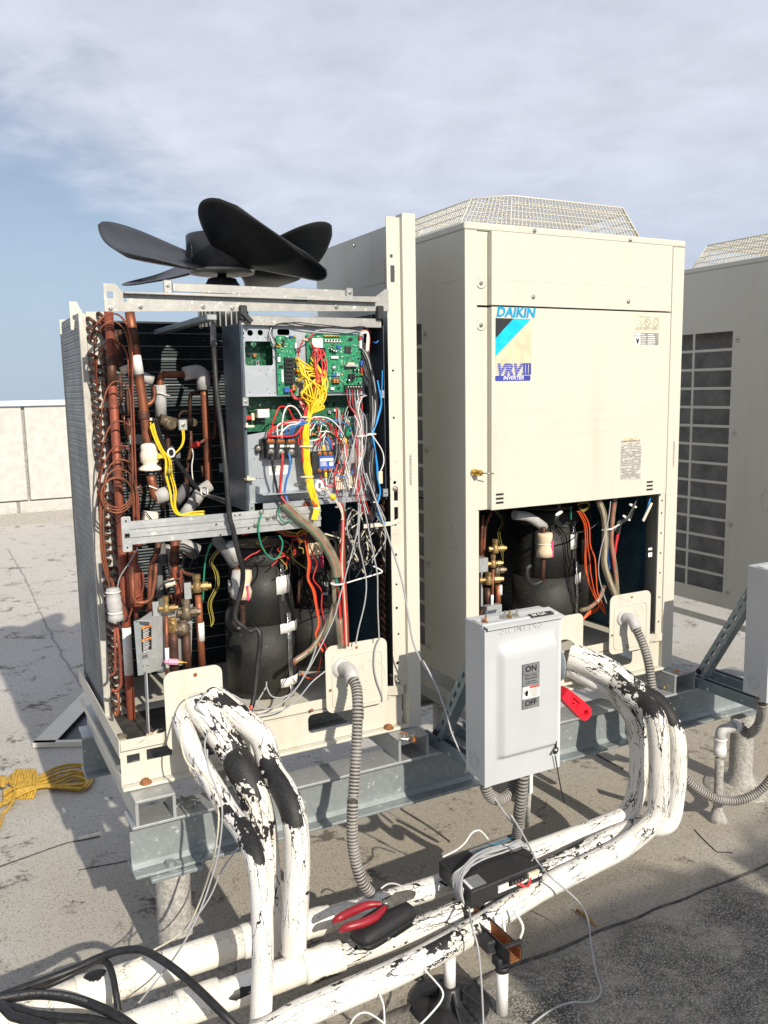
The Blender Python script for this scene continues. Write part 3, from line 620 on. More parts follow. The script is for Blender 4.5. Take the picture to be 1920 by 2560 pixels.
def side_panel(u, x, s, y0, y1, zb, vents=True):                    # s = +1: outside faces -X
    th = .004*s; ZA, ZB = .165, 1.38; ya, yb = y0+.285, y1-.055; rows = 14; ym = ya+(yb-ya)*.52
    holes = []
    if vents:
        p = (ZB-ZA)/rows
        for r in range(rows):
            for (c, d) in ((ya, ym-.006), (ym+.006, yb)): holes.append([(c, ZA+r*p+.006), (d, ZA+r*p+.006), (d, ZA+(r+1)*p-.006), (c, ZA+(r+1)*p-.006)])
    o = plate_holes([(y0, zb), (y1, zb), (y1, UH-.026), (y0, UH-.026)], holes, 0, x, x+th, 'side_panel', 'cream_paint', u)
    if vents:
        MB().box((x+s*.05, y0+.27, .12), (x+s*.085, y1-.04, 1.40)).build('coil', 'fins_dark', u)
    # pressed creases and knock-out ring
    m = MB()
    for (a, b, z_) in ((.03, .17, 1.02), (.03, .17, 1.13), (.05, .20, .62), (.05, .22, .27), (.03, .14, 1.50)): m.box((x-s*.0012, y0+a, z_-.0012), (x+th*.2, y0+b, z_+.0012))
    m.build('pressed_crease', 'cream_paint', u)
    ring = [V(x-s*.001, y0+.075+.022*cos(a*pi/12), .628+.045*sin(a*pi/12)) for a in range(24)]; MB().tube(ring, .0018, 5, closed=True).build('knockout_ring', 'cream_worn', u)
    for (yy, z_) in ((.26, 1.335), (.26, .92), (.26, .50), (.26, .18), (.03, .14)): 
        MB().lathe((x-s*.0005, y0+yy, z_), (-s, 0, 0), [(0, .016), (.002, .013), (.0005, .010)], 16).build('screw_boss', 'cream_paint', u); screw(V(x-s*.001, y0+yy, z_), u, .005, (-s, 0, 0))
def closed_shell(name, label, x0, y0, front=True):
    u = thing(name, label, 'air conditioner', (x0+UW/2, y0+UD/2, 0), 'rooftop condensing units'); x1 = x0+UW; y1 = y0+UD
    m = MB(); m.box((x0-.002, y0-.002, UH-.025), (x1+.003, y1+.003, UH), .004)
    m.build('lid', 'cream_paint', u)
    ringb = []; MB().lathe((x0+.50, y0+.38, UH-.001), (0, 0, 1), [(0, .36), (.012, .345), (.014, .325), (.003, .31)], 40).build('fan_ring', 'cream_paint', u)
    MB().lathe((x0+.50, y0+.38, UH+.001), (0, 0, 1), [(0, .31), (.001, 0)], 40).build('fan_mouth', 'black_matte', u)
    _, t = guard(u, x0, y0); guard_top(u, t)
    side_panel(u, x0, 1, y0, y1, .12); side_panel(u, x1, -1, y0, y1, .12, False)
    MB().box((x0+.004, y1-.004, .12), (x1-.004, y1, UH-.026)).build('back_panel', 'cream_paint', u)
    MB().box((x0+.07, y1-.11, .12), (x1-.07, y1-.07, 1.38)).build('rear_coil', 'fins_teal', u)
    MB().box((x1-.095, y0+.10, .12), (x1-.062, y1-.12, 1.38)).build('right_coil', 'fins_blue', u)
    # corner posts
    m = MB(); m.box((x0+.001, y0-.0005, 0), (x0+.047, y0+.003, UH-.026)); m.box((x0+.0005, y0+.003, 0), (x0+.0035, y0+.05, .121)); m.build('corner_post', 'cream_paint', u)
    m = MB(); m.box((x1-.06, y0-.0005, 0), (x1-.001, y0+.003, UH-.026)); m.box((x1-.0605, y0+.003, 0), (x1-.0575, y0+.04, UH-.03)); m.box((x1-.004, y0+.003, 0), (x1-.001, y0+.05, .121)); m.build('corner_post', 'cream_paint', u)
    return u, x1, y1
def base_pan(u, x0, x1, y0, y1, mat='cream_worn'):
    zt = .125
    XA, XB = x0+.005, x1-.005
    MB().box((XA, y0+.012, zt-.012), (XB, y1-.004, zt-.008)).build('pan_floor', 'cream_rusty', u)
    # front apron with window, folded lip above and foot flange below
    lp = XA+.20; rp = XB-.085
    outer = [(XA, .012), (XB-.055, .012), (XB-.055, zt-.013), (XA, zt-.013)]
    holes = [rrect(XA+.19, .045, XA+.34, .108, .012), rrect(XB-.40, .045, XB-.20, .108, .016), [(XA+.075, .073), (XA+.15, .073), (XA+.15, .106), (XA+.075, .106)], [(XA+.018, .075), (XA+.055, .075), (XA+.055, .10), (XA+.018, .10)]]
    plate_holes(outer, holes, 1, y0+.013, y0+.016, 'apron', mat, u)
    MB().box((XA-.002, y0-.014, .0005), (XB-.04, y0+.016, .011), .003).build('foot_flange', mat, u)
    m = MB(); ys = []
    lip = [(XA, -.002), (XA+.12, -.002), (XA+.15, .012), (lp, .012), (rp-.03, .012), (rp, -.002), (XB-.055, -.002)]
    for (a, ya), (b, yb) in zip(lip, lip[1:]):
        m.mesh([(a, y0+ya, zt-.004), (b, y0+yb, zt-.004), (b, y0+yb, zt+.028), (a, y0+ya, zt+.028), (a, y0+ya+.003, zt-.004), (b, y0+yb+.003, zt-.004), (b, y0+yb+.003, zt+.028), (a, y0+ya+.003, zt+.028)], [(0, 1, 2, 3), (4, 7, 6, 5), (3, 2, 6, 7), (0, 4, 5, 1)])
    m.build('pan_lip', mat, u)
    m = MB(); m.box((XA-.003, y0, .012), (XA, y1-.005, .012+.03)); m.box((XA-.004, y0+.001, .10), (XA-.001, y1-.005, zt+.03)); m.build('pan_side', mat, u)
    for x, r in ((XA+.065, 1), (XB-.115, 1)):
        m = MB(); m.lathe((x, y0-.002, .0108), (0, 0, 1), [(0, .018), (.003, .017), (.0032, .011), (.012, .010), (.014, .006)], 16); m.build('foot_bolt', 'screw_rust' if r else 'galvanized', u)
# ---- right (middle of the picture) unit with its lower panel off
ur, RX1, RY1 = closed_shell('air_conditioner_unit', 'cream condensing unit in the middle with upper front panels on and lower opening', 0., 0.)
base_pan(ur, 0, UW, 0, UD)
PX0, PX1 = .093, .915
def front_panel(z0, z1, name):
    m = MB(); m.box((PX0, -.020, z0), (PX1, -.017, z1), .0012); m.box((PX0+.0005, -.017, z0+.001), (PX0+.003, .004, z1-.001)); m.box((PX1-.003, -.017, z0+.001), (PX1-.0005, .004, z1-.001)); m.box((PX0, .004, z0+.001), (.0475, .007, z1-.001)); m.box((PX1, .004, z0+.001), (.937, .007, z1-.001)); m.box((PX0+.003, -.017, z0), (PX1-.003, .01, z0+.002))
    return m.build(name, 'cream_paint', ur)
up_ = front_panel(1.4135, UH-.0265, 'upper_panel'); lo_ = front_panel(.721, 1.4085, 'lower_panel')
for (a, b, z_) in ((.13, .86, 1.497), ): MB().box((PX0+.03, -.0206, z_), (PX1-.05, -.0200, z_+.0012)).build('crease', 'cream_worn', up_)
for z_ in (1.018, .975, 1.06): MB().box((PX0+.04, -.0206, z_-.0012), (PX1-.03, -.0200, z_)).build('crease', 'cream_worn', lo_)
for q, pp in (((655, 500), up_), ((1062, 520), up_)): screw(at(zR(*q), Y=-.020), pp, .0055)
for q in ((660, 217), (1070, 257)): screw(at(zR(*q), Y=-.002), ur, .0055)
for q in ((420, 440), (420, 620)):
    p = at(zR(*q), Y=.004); p.x = .066; MB().lathe(p, (0, -1, 0), [(0, .020), (.003, .016), (.0005, .012)], 18).build('screw_dimple', 'cream_paint', ur); screw(p+V(0, -.001, 0), ur, .005)
for q in ((1222, 483), (1220, 635), (1207, 1203)):
    p = at(zR(*q), Y=.004); p.x = .922; MB().lathe(p, (0, -1, 0), [(0, .014), (.003, .011), (.0005, .009)], 18).build('screw_dimple', 'cream_paint', ur); screw(p+V(0, -.001, 0), ur, .0045)
for q in ((512, 1362), (1153, 1307)):
    p = at(zR(*q), Y=-.0203)
    for k in (-1, 0, 1): MB().box((p.x-.016, -.0212, p.z+k*.0145-.0035), (p.x+.016, -.0195, p.z+k*.0145+.0035), .0005).build('vent_slot', 'ink_black', lo_)
# maker's decal: name, triangle flag, model badge
Yd = -.0206
a = at(zR(494, 590), Y=Yd); b = at(zR(645, 860), Y=Yd); DX0, DX1 = a.x, b.x; DW = DX1-DX0
tp = at(zR(494, 590), Y=Yd).z; bt = at(zR(494, 795), Y=Yd).z; hh = tp-bt
def flat(poly, y, mat, name='decal', par=lo_): return MB().prism(poly, 1, y, y+.0004).build(name, mat, par)
flat([(DX0, tp), (DX1, tp), (DX1, bt), (DX0, bt)], Yd, 'sticker_tan')
flat([(DX0, tp), (DX0+DW*.5, tp), (DX0, tp-hh*.42)], Yd-.0005, 'sticker_black')
flat([(DX0+DW*.5, tp), (DX1, tp), (DX0, tp-hh*.80), (DX0, tp-hh*.42)], Yd-.0005, 'sticker_cyan')
zt_ = at(zR(496, 588), Y=Yd).z
text('DAIKIN', .0455, 'sticker_blue', lo_, (DX0+.002, Yd-.0008, zt_+.004), (1, 0, 0), (0, 0, 1), 'brand_lettering', .18, .0016, sx=1.06)
zv = at(zR(494, 832), Y=Yd).z; text('VRV', .052, 'sticker_navy', lo_, (DX0+.002, Yd-.0008, zv), (1, 0, 0), (0, 0, 1), 'badge_lettering', .25, .0026, sx=1.08)
for k in range(6): flat([(DX0+.001, zv+.004+k*.0062), (DX0+DW*.78, zv+.004+k*.0062), (DX0+DW*.78, zv+.0052+k*.0062), (DX0+.001, zv+.0052+k*.0062)], Yd-.0012, 'cream_paint', 'badge_stripe')
for k in range(3): x = DX0+DW*(.77+.085*k); flat([(x, zv), (x+.009, zv), (x+.009, zv+.037), (x, zv+.037)], Yd-.0008, 'sticker_navy', 'badge_bar')
flat([(DX0+DW*.74, zv+.034), (DX1, zv+.034), (DX1, zv+.038), (DX0+DW*.74, zv+.038)], Yd-.0009, 'sticker_navy', 'badge_bar'); flat([(DX0+DW*.74, zv-.001), (DX1, zv-.001), (DX1, zv+.003), (DX0+DW*.74, zv+.003)], Yd-.0009, 'sticker_navy', 'badge_bar')
z0_, z1_ = at(zR(493, 860), Y=Yd).z, at(zR(493, 837), Y=Yd).z
flat(rrect(DX0-.001, z0_, DX1-.002, z1_, .004), Yd, 'sticker_navy', 'badge')
text('INVERTER', .0175, 'sticker_white', lo_, (DX0+DW*.5, Yd-.0008, z0_+.0045), (1, 0, 0), (0, 0, 1), 'badge_lettering', .2, .0002, align='CENTER', sx=1.12)
# caution labels, nameplate
a, b = at(zR(1093, 575), Y=Yd), at(zR(1195, 645), Y=Yd); w3 = (b.x-a.x)/3
for k in range(3):
    x = a.x+k*w3; flat([(x+.0008, a.z-.002*k), (x+w3-.0008, a.z-.002*k), (x+w3-.0008, b.z), (x+.0008, b.z)], Yd, 'sticker_pale', 'caution_label')
    c = V(x+w3/2, Yd-.0005, (a.z+b.z)/2); n = 3 if k == 0 else 20; rr = w3*.33
    MB().tube([c+V(rr*cos(2*pi*i/n+pi/2), 0, rr*sin(2*pi*i/n+pi/2)-(.003 if k == 0 else 0)) for i in range(n)], .0009, 4, closed=True).build('pictogram', 'ink_grey', lo_)
    if k: MB().tube([c+V(-rr*.7, 0, rr*.7), c+V(rr*.7, 0, -rr*.7)], .0009, 4).build('pictogram', 'ink_grey', lo_)
    text('CAUTION', .0068, 'ink_grey', lo_, (x+w3/2, Yd-.0006, a.z-.0095-.002*k), (1, 0, 0), (0, 0, 1), 'lettering', align='CENTER')
    m = MB()
    for i in range(3): m.box((x+.004, Yd-.0007, b.z+.004+i*.0035), (x+w3-.004-.004*(i == 0), Yd-.0004, b.z+.0052+i*.0035))
    m.build('print_lines', 'ink_grey', lo_)
a, b = at(zR(1088, 653), Y=Yd), at(zR(1190, 706), Y=Yd)
flat([(a.x, a.z), (b.x, a.z), (b.x, b.z), (a.x, b.z)], Yd, 'ink_grey', 'warning_label')
flat([(a.x+.001, a.z-.013), (a.x+.030, a.z-.013), (a.x+.030, b.z+.001), (a.x+.001, b.z+.001)], Yd-.0005, 'sticker_white', 'warning_field'); flat([(a.x+.001, a.z-.0015), (a.x+.030, a.z-.0015), (a.x+.030, a.z-.0095), (a.x+.001, a.z-.0095)], Yd-.0005, 'sticker_white', 'warning_field')
flat([(a.x+.008, a.z-.020), (a.x+.012, a.z-.018), (a.x+.015, a.z-.026), (a.x+.020, a.z-.019), (a.x+.024, a.z-.021), (a.x+.021, a.z-.033), (a.x+.020, b.z+.004), (a.x+.014, b.z+.004), (a.x+.012, a.z-.036)], Yd-.0009, 'ink_black', 'hand_symbol')
m = MB()
for i in range(7):
    for (u0, u1) in ((.034, .062), (.066, .106)): m.box((a.x+u0, Yd-.0007, a.z-.005-i*.0068), (min(b.x-.003, a.x+u1-random.uniform(0, .01)), Yd-.0004, a.z-.0075-i*.0068))
m.build('print_lines', 'sticker_white', lo_)
a, b = at(zR(1030, 1123), Y=Yd), at(zR(1115, 1279), Y=Yd)
flat([(a.x, a.z), (b.x, a.z), (b.x, b.z), (a.x, b.z)], Yd, 'sticker_grey', 'nameplate')
m = MB(); zz_ = a.z-.004
while zz_ > b.z+.006:
    xx = a.x+.003
    while xx < b.x-.008:
        L = random.uniform(.004, .022); L = min(L, b.x-.003-xx)
        if random.random() < .82: m.box((xx, Yd-.0007, zz_-.0036), (xx+L, Yd-.0004, zz_))
        xx += L+.003
    zz_ -= .0062
m.build('print_lines', 'ink_grey', lo_); text('DAIKIN INDUSTRIES LTD.', .0085, 'ink_black', lo_, (a.x+.002, Yd-.0009, a.z+.001), (1, 0, 0), (0, 0, 1))
a, b = at(zR(1045, 1098), Y=Yd), at(zR(1103, 1113), Y=Yd); flat([(a.x, a.z), (b.x, a.z), (b.x, b.z), (a.x, b.z)], Yd, 'sticker_tan', 'small_label'); text('C2H', .0095, 'ink_black', lo_, ((a.x+b.x)/2, Yd-.0008, b.z+.0025), (1, 0, 0), (0, 0, 1), align='CENTER')
# barcode slip on right post
p = at(zR(1258, 1117), Y=-.001); q = at(zR(1258, 1227), Y=-.001)
flat([(p.x-.004, p.z), (p.x+.004, p.z), (p.x+.004, q.z), (p.x-.004, q.z)], -.0012, 'sticker_grey', 'barcode_slip', ur)
m = MB(); zq = q.z+.002
while zq < p.z-.003: h_ = random.uniform(.001, .004); m.box((p.x-.0032, -.0018, zq), (p.x+.0032, -.0013, zq+h_)); zq += h_+random.uniform(.001, .003)
m.build('print_lines', 'ink_grey', ur)
# dark interior walls behind the opening
MB().box((.05, .03, .722), (.91, .60, .728)).build('inner_shelf', 'dark_steel', ur)
m = MB(); m.box((.0475, .004, .13), (.056, .03, .72)); m.build('inner_post', 'cream_worn', ur)
m = MB(); m.box((.905, .004, .13), (.937, .010, .72)); m.build('inner_post', 'cream_worn', ur)
for z_ in (.20, .30, .40, .48, .56, .64, .69): MB().lathe((.921, .0042, z_), (0, -1, 0), [(0, .004), (.0006, .004), (.0006, 0)], 8).build('hole', 'ink_black', ur)

# brass probe poking out of the left post
t = thing('brass_probe', 'small brass flare fitting with a thin probe sticking out of the cream post', 'fitting', at(zR(400, 1250), Y=0))
p = at(zR(398, 1250), Y=-.001)
MB().lathe(p, (.35, -1, -.02), [(0, .012), (.010, .012), (.011, .008), (.018, .008), (.019, .011), (.034, .0105), (.036, .005), (.042, .004)], 10, False).build('body', 'brass_bright', t)
MB().tube([p+V(.014, -.04, -.001), p+V(.05, -.052, -.003)], .0022, 6).build('probe', 'tool_steel', t)

# ---- third unit at the right edge of the picture, and unseen copies added behind the camera to throw the shade bottom right
X3 = 1.617
u3, _, _ = closed_shell('air_conditioner_unit', 'cream condensing unit at the right edge with a column of side grilles', X3, 0.)
base_pan(u3, X3, X3+UW, 0, UD)
MB().box((X3+.05, .002, .13), (X3+UW-.062, .006, UH-.027), .001).build('front_panel', 'cream_paint', u3)
far = []
for i, (xx, lab) in enumerate(((.02, 'unseen cream condensing unit added behind the viewer to shade the roof, left one'), (1.10, 'second unseen cream condensing unit added behind the viewer to shade the roof'))):
    c = copy_tree(u3, None, (xx-X3, -5.15, 0)); c['label'] = lab
ibeam(-.2, 2.4, -5.2, -5.085, 'front steel beam under the units behind the viewer'); ibeam(-.2, 2.4, -4.49, -4.375, 'rear steel beam under the units behind the viewer')
for xx in (.2, 1.0, 1.9):
    for yy in (-5.14, -4.43): stanchion(xx, yy, .05, 'coated post under the %s of the %s beam behind the viewer' % ('left end' if xx < .5 else 'middle' if xx < 1.5 else 'right end', 'front' if yy < -5 else 'rear'))

# ================================================================ OPEN UNIT (left): all its innards are parts of this one thing
LX0, LX1 = -1.192, -.194
ul = thing('air_conditioner_unit', 'opened condensing unit on the left with exposed fan, copper pipes, circuit boards and wiring', 'air conditioner', ((LX0+LX1)/2, UD/2, 0), 'rooftop condensing units')
base_pan(ul, LX0, LX1, 0, UD, 'cream_rusty')
# corner post: inner punched flange and outer channel
ip0, ip1, op0 = -.290, -.256, -.241
m = MB(); m.box((op0, -.012, .0005), (LX1, -.009, 1.686), .0015); m.box((op0, -.009, .001), (op0+.003, .03, 1.684)); m.box((LX1-.003, -.009, .001), (LX1-.0005, .06, 1.684)); m.build('corner_post', 'cream_paint', ul)
holes = []
for (x, z_, r) in ((-.273, 1.555, .006), (-.273, 1.20, .004), (-.273, 1.05, .004), (-.273, .60, .005), (-.273, .50, .004), (-.273, .42, .005), (-.268, .33, .004), (-.273, .23, .006), (-.273, .70, .004), (-.273, .84, .006)): holes.append(circ(x, z_, r, 10))
for (z_, h) in ((1.475, .026), (.78, .022), (.715, .022)): holes.append([(-.277, z_), (-.262, z_), (-.262, z_+h*2), (-.277, z_+h*2)])
plate_holes([(ip0, .15), (ip1, .15), (ip1, 1.675), (ip0, 1.675)], holes, 1, .003, .006, 'post_flange', 'cream_rusty', ul)
MB().box((ip1, .0031, .15), (op0+.002, .022, 1.673)).build('post_web', 'cream_worn', ul)
for z_ in (.165, .82): screw(V(-.273, .003, z_), ul, .006)
plate_holes([(.062, .12), (UD, .12), (UD, 1.68), (.062, 1.68)], [], 0, LX1-.004, LX1, 'side_panel', 'cream_paint', ul)
screw(V(LX1-.0045, .42, 1.655), ul, .005, (-1, 0, 0)); m = MB(); m.box((LX1-.0055, .15, 1.50), (LX1-.004, .34, 1.5025)); m.build('side_crease', 'cream_paint', ul); MB().box((LX1-.0055, .19, 1.40), (LX1-.004, .192, 1.58)).build('side_crease', 'cream_worn', ul)
MB().box((LX0+.02, UD-.004, .12), (LX1-.004, UD, 1.40)).build('back_panel', 'cream_paint', ul)
# barcode slip low on the post
p = at(zA(1530, 1145), Y=-.012); q = at(zA(1533, 1282), Y=-.012)
MB().box((p.x-.005, -.0126, q.z), (p.x+.004, -.0121, p.z)).build('barcode_slip', 'sticker_grey', ul)
m = MB(); zq = q.z+.002
while zq < p.z-.003: h_ = random.uniform(.001, .004); m.box((p.x-.0042, -.0132, zq), (p.x+.0032, -.0127, zq+h_)); zq += h_+random.uniform(.001, .003)
m.build('print_lines', 'ink_grey', ul)
# ---- coils
coil = MB().box((LX0+.018, .335, .10), (LX0+.056, .70, 1.385)).build('coil', 'fins_silver', ul)
m = MB(); 
for i in range(176):
    z_ = .106+i*.0072; m.box((LX0+.0163, .338, z_), (LX0+.0182, .699, z_+.0034))
m.build('coil_fins', 'fins_silver', coil, kind='stuff')
MB().box((LX0+.017, .318, .10), (LX0+.038, .3355, 1.384), .001).build('edge_foam', 'galvanized_rusty', coil)
MB().box((LX0+.0385, .322, .10), (LX0+.098, .3345, 1.39), .001).build('tube_sheet', 'galvanized_rusty', coil)
MB().box((LX0+.0985, .330, .10), (LX0+.112, .3395, 1.385), .001).build('edge_foam', 'beige_foam', coil)
mu = None
def ubend(P, a, L, r=.0052, w=.0125):
    m = MB(); d = V(cos(a), 0, sin(a)); n = 8; ps = [P-d*w+V(0, .004, 0), P-d*w+V(0, -L*.45, 0)]
    for k in range(1, n): t = pi*k/n; ps.append(P-d*w*cos(t)+V(0, -L*.45-sin(t)*w, 0))
    ps += [P+d*w+V(0, -L*.45, 0), P+d*w+V(0, .004, 0)]; return m.tube(ps, r, 7)
for i in range(48):
    z_ = .13+i*.0262
    for col in (0, 1):
        if random.random() < .06: continue
        x = LX0+(.052 if col == 0 else .082); a = (-.55 if col == 0 else -.95)+random.uniform(-.12, .12)
        ubend(V(x, .322, z_+.013*col), a, .026+random.uniform(-.004, .008), .0056, .0118 if col == 0 else .0125).build('return_bend', 'copper_dark', coil)
rc = MB().box((LX0+.06, .655, .10), (LX1-.09, .70, 1.385)).build('rear_coil', 'fins_teal', ul)
for i in range(27):
    z_ = .18+i*.045; MB().box((LX0+.06, .6535, z_), (LX1-.10, .6548, z_+.0022)).build('coil_line', 'galvanized', rc)
rcc = MB().box((LX1-.092, .13, .10), (LX1-.055, .70, 1.385)).build('right_coil', 'fins_blue', ul)
MB().box((LX1-.094, .112, .10), (LX1-.054, .1295, 1.385)).build('tube_sheet', 'dark_steel', rcc)
for i in range(46):
    ubend(V(LX1-.078, .112, .14+i*.0262), -1.2, .02, .0055).build('return_bend', 'copper_dark', rcc)
# ---- top frame
plate_holes([(-1.155, 1.361), (-.289, 1.385), (-.289, 1.452), (-.300, 1.452), (-.335, 1.428), (-1.105, 1.414), (-1.124, 1.435), (-1.155, 1.435)],
            [rrect(-.615, 1.405, -.565, 1.4185, .0066), rrect(-1.147, 1.396, -1.131, 1.414, .002), circ(-1.10, 1.392, .0055, 10)], 1, -.004, -.001, 'top_rail', 'sheet_steel', ul)
MB().prism([(-.024, 1.409), (.05, 1.409), (.05, 1.4125), (-.024, 1.4125)], 0, -1.104, -.336).build('rail_flange', 'sheet_steel', ul)
for (x, z_) in ((-.885, 1.3815), (-.80, 1.380), (-.47, 1.393), (-.325, 1.392), (-1.06, 1.376), (-1.14, 1.370)): screw(V(x, -.004, z_), ul, .0048)
MB().box((-.96, .03, 1.424), (-.42, .036, 1.448), .001).build('motor_rail', 'sheet_steel', ul)
for x in (-.975, -.41): MB().box((x-.012, .024, 1.418), (x+.012, .0295, 1.455), .002).build('rail_tab', 'sheet_steel', ul); screw(V(x, .024, 1.440), ul, .004)
m = MB(); m.box((-.775, -.002, 1.333), (-.315, .001, 1.361), .001); m.box((-.775, .001, 1.333), (-.315, .02, 1.336)); m.build('box_rail', 'sheet_steel', ul)
p = at(zA(1090, 543), Y=-.003); text('2730', .014, 'ink_grey', ul, p, (1, 0, .02), (0, 0, 1), 'stamped_lettering', bold=.0003)
for q in (zA(800, 525), zA(1398, 525)):
    p = at(q, Y=-.012); MB().box((p.x-.011, -.016, p.z-.022), (p.x+.012, .004, p.z+.020), .003).build('rubber_pad', 'black_rubber', ul)
p = at(zA(815, 545), Y=-.016); MB().bar(p+V(-.012, 0, .012), p+V(.014, 0, -.014), .012, .014, (0, -1, 0)).build('rubber_pad', 'black_rubber', ul)
# left corner bracket of the rear frame
p = at(zM(100, 350), X=LX0+.004)
plate_holes([(LX0+.004, 1.34), (LX0+.045, 1.34), (LX0+.040, 1.395), (LX0+.026, 1.425), (LX0+.004, 1.425)], [[(LX0+.011, 1.37), (LX0+.025, 1.37), (LX0+.025, 1.385), (LX0+.011, 1.385)]], 1, .395, .398, 'corner_tab', 'cream_paint', ul)
# fan motor supports
for (x, w_) in ((-.86, .03), (-.53, .03)): 
    MB().box((x-w_/2, -.0005, 1.345), (x+w_/2, .76, 1.362), .002).build('motor_support', 'galvanized', ul)
# ---- fan
FC = V(-.705, .38, 1.598)
fan = MB().lathe(FC-V(0, 0, .060), (0, 0, 1), [(0, .108), (.004, .112), (.105, .112), (.110, .109), (.110, .098), (.095, .098), (.094, .03), (.075, 0)], 36).build('fan', 'fan_black', ul)
MB().lathe(FC-V(0, 0, .072), (0, 0, 1), [(0, .085), (.002, .106), (.0115, .107)], 30).build('hub_base', 'sheet_steel', fan)
for k in range(6):
    a = radians(-110+k*60); c = FC+V(.1122*cos(a), .1122*sin(a), -.012); d = V(cos(a), sin(a), 0); t_ = V(-sin(a), cos(a), 0); m = MB()
    sh = [(-.017, -.036), (.017, -.036), (.017, .012)]+[(.017*cos(radians(b)), .012+.020*sin(radians(b))) for b in range(20, 180, 20)]+[(-.017, .012)]
    n = len(sh); m.mesh([c+t_*u+V(0, 0, w_)-d*.004 for u, w_ in sh]+[c+t_*u+V(0, 0, w_)+d*.001 for u, w_ in sh], [list(range(n, 2*n))]+[[i, (i+1) % n, n+(i+1) % n, n+i] for i in range(n)]); m.build('hub_window', 'ink_black', fan)
MB().lathe(FC-V(0, 0, .20), (0, 0, 1), [(0, .015), (.13, .015)], 14).build('shaft', 'black_plastic', fan)
MB().lathe(FC-V(0, 0, .165), (0, 0, 1), [(0, .060), (.008, .062), (.055, .060), (.066, .052), (.078, .046), (.082, .024)], 24).build('motor_boss', 'black_plastic', ul)
m = MB(); m.lathe(FC-V(0, 0, .255), (0, 0, 1), [(0, .05), (.01, .075), (.085, .078), (.09, .04)], 30); mo = m.build('fan_motor', 'dark_steel', ul)
for k in range(28):
    a = 2*pi*k/28; MB().bar(FC+V(.076*cos(a), .076*sin(a), -.245), FC+V(.076*cos(a), .076*sin(a), -.185), .004, .012, (cos(a), sin(a), 0)).build('cooling_fin', 'sheet_steel', mo)
MB().lathe(FC-V(0, 0, .285), (0, 0, 1), [(0, .022), (.01, .025), (.035, .022)], 16).build('motor_gland', 'black_rubber', mo)
def blade(ang):
    nr, nt = 26, 22; vs = []; R0, R1 = .106, .380
    def prof(f):                                                     # angular limits of the paddle: high edge and low edge
        g = max(0., (f-.22)/.78); lo = .10+.42*sqrt(max(0, 1-g*g)); hi = .80+.42*f
        if f > .70: g = (f-.70)/.30; hi = hi*(.42+.58*sqrt(max(0, 1-g*g)))
        return -lo, hi
    for sd_ in (0, 1):
        for i in range(nr+1):
            f = i/nr; r = R0+(R1-R0)*f; a0, a1 = prof(f)
            for j in range(nt+1):
                g = j/nt; ph = a0+(a1-a0)*g; zc = -(.50*(min(ph, .5)-.2)+.25*max(0, ph-.5))*r+.07*(f-1)+.035*(1-f)**2+.05*(g-.5)**2*f; th = .0035*(1-.4*f)
                edge = min(g, 1-g)*nt; th = th*(.35 if edge < .5 else 1)
                vs.append(FC+V(cos(ang+ph)*r, sin(ang+ph)*r, zc+(th if sd_ == 0 else -th)))
    w_ = nt+1; n = (nr+1)*w_; fs = []
    for i in range(nr):
        for j in range(nt): a = i*w_+j; fs += [(a, a+1, a+w_+1, a+w_), (n+a, n+a+w_, n+a+w_+1, n+a+1)]
    rim = [j for j in range(w_)]+[i*w_+nt for i in range(1, nr+1)]+[nr*w_+j for j in range(nt-1, -1, -1)]+[i*w_ for i in range(nr-1, 0, -1)]
    for i in range(len(rim)): a, b = rim[i], rim[(i+1) % len(rim)]; fs.append((a, b, n+b, n+a))
    return MB().mesh(vs, fs, True).build('blade', 'fan_black', fan)
for k in range(4): blade(radians(176+90*k))
# ---- middle cross bar
q0, q1 = at(zD(335, 250), Y=-.006), at(zE(830, 60), Y=-.006)
pr = [(-.030, .002), (-.030, -.004), (-.012, -.004), (-.009, -.009), (.0, -.009), (.003, -.004), (.012, -.004), (.015, -.009), (.024, -.009), (.027, -.004), (.036, -.004), (.036, .002)]
m = MB(); XA, XB = -1.125, -.545; zb = .752
m.prism([(y-.006, zb+z_) for z_, y in pr], 0, XA, XB); cb = m.build('cross_bar', 'galvanized_light', ul)
plate_holes(rrect(-1.148, .703, -1.122, .803, .005, 3), [[(-1.141, .742), (-1.127, .742), (-1.127, .755), (-1.141, .755)], circ(-1.135, .79, .003, 8), circ(-1.135, .715, .003, 8)], 1, -.012, -.0085, 'end_tab', 'galvanized_light', cb)
for q in ((445, 65), (500, 110), (553, 103), (632, 95), (395, 172)): screw(at(zE(*q), Y=-.016), cb, .0048)
for q in ((225, 95), (265, 88), (70, 168), (105, 255), (340, 200)): p = at(zE(*q), Y=-.0155); MB().lathe(p, (0, -1, 0), [(0, .0026), (.0005, .0026), (.0005, 0)], 8).build('hole', 'ink_black', cb)
# white clip on the right of the bar
p = at(zE(1290, 185), Y=-.004); q = at(zE(1530, 160), Y=-.004); r_ = at(zE(1600, 125), Y=.0)
m = MB()
for a, b in ((p, q), (q, r_)): m.bar(a, b, .013, .004, (0, -1, 0))
o = m.build('bracket_strip', 'cream_paint', ul); text('NK', .010, 'ink_grey', o, at(zE(1385, 215), Y=-.008), (1, 0, .18), (0, 0, 1), bold=.0003)
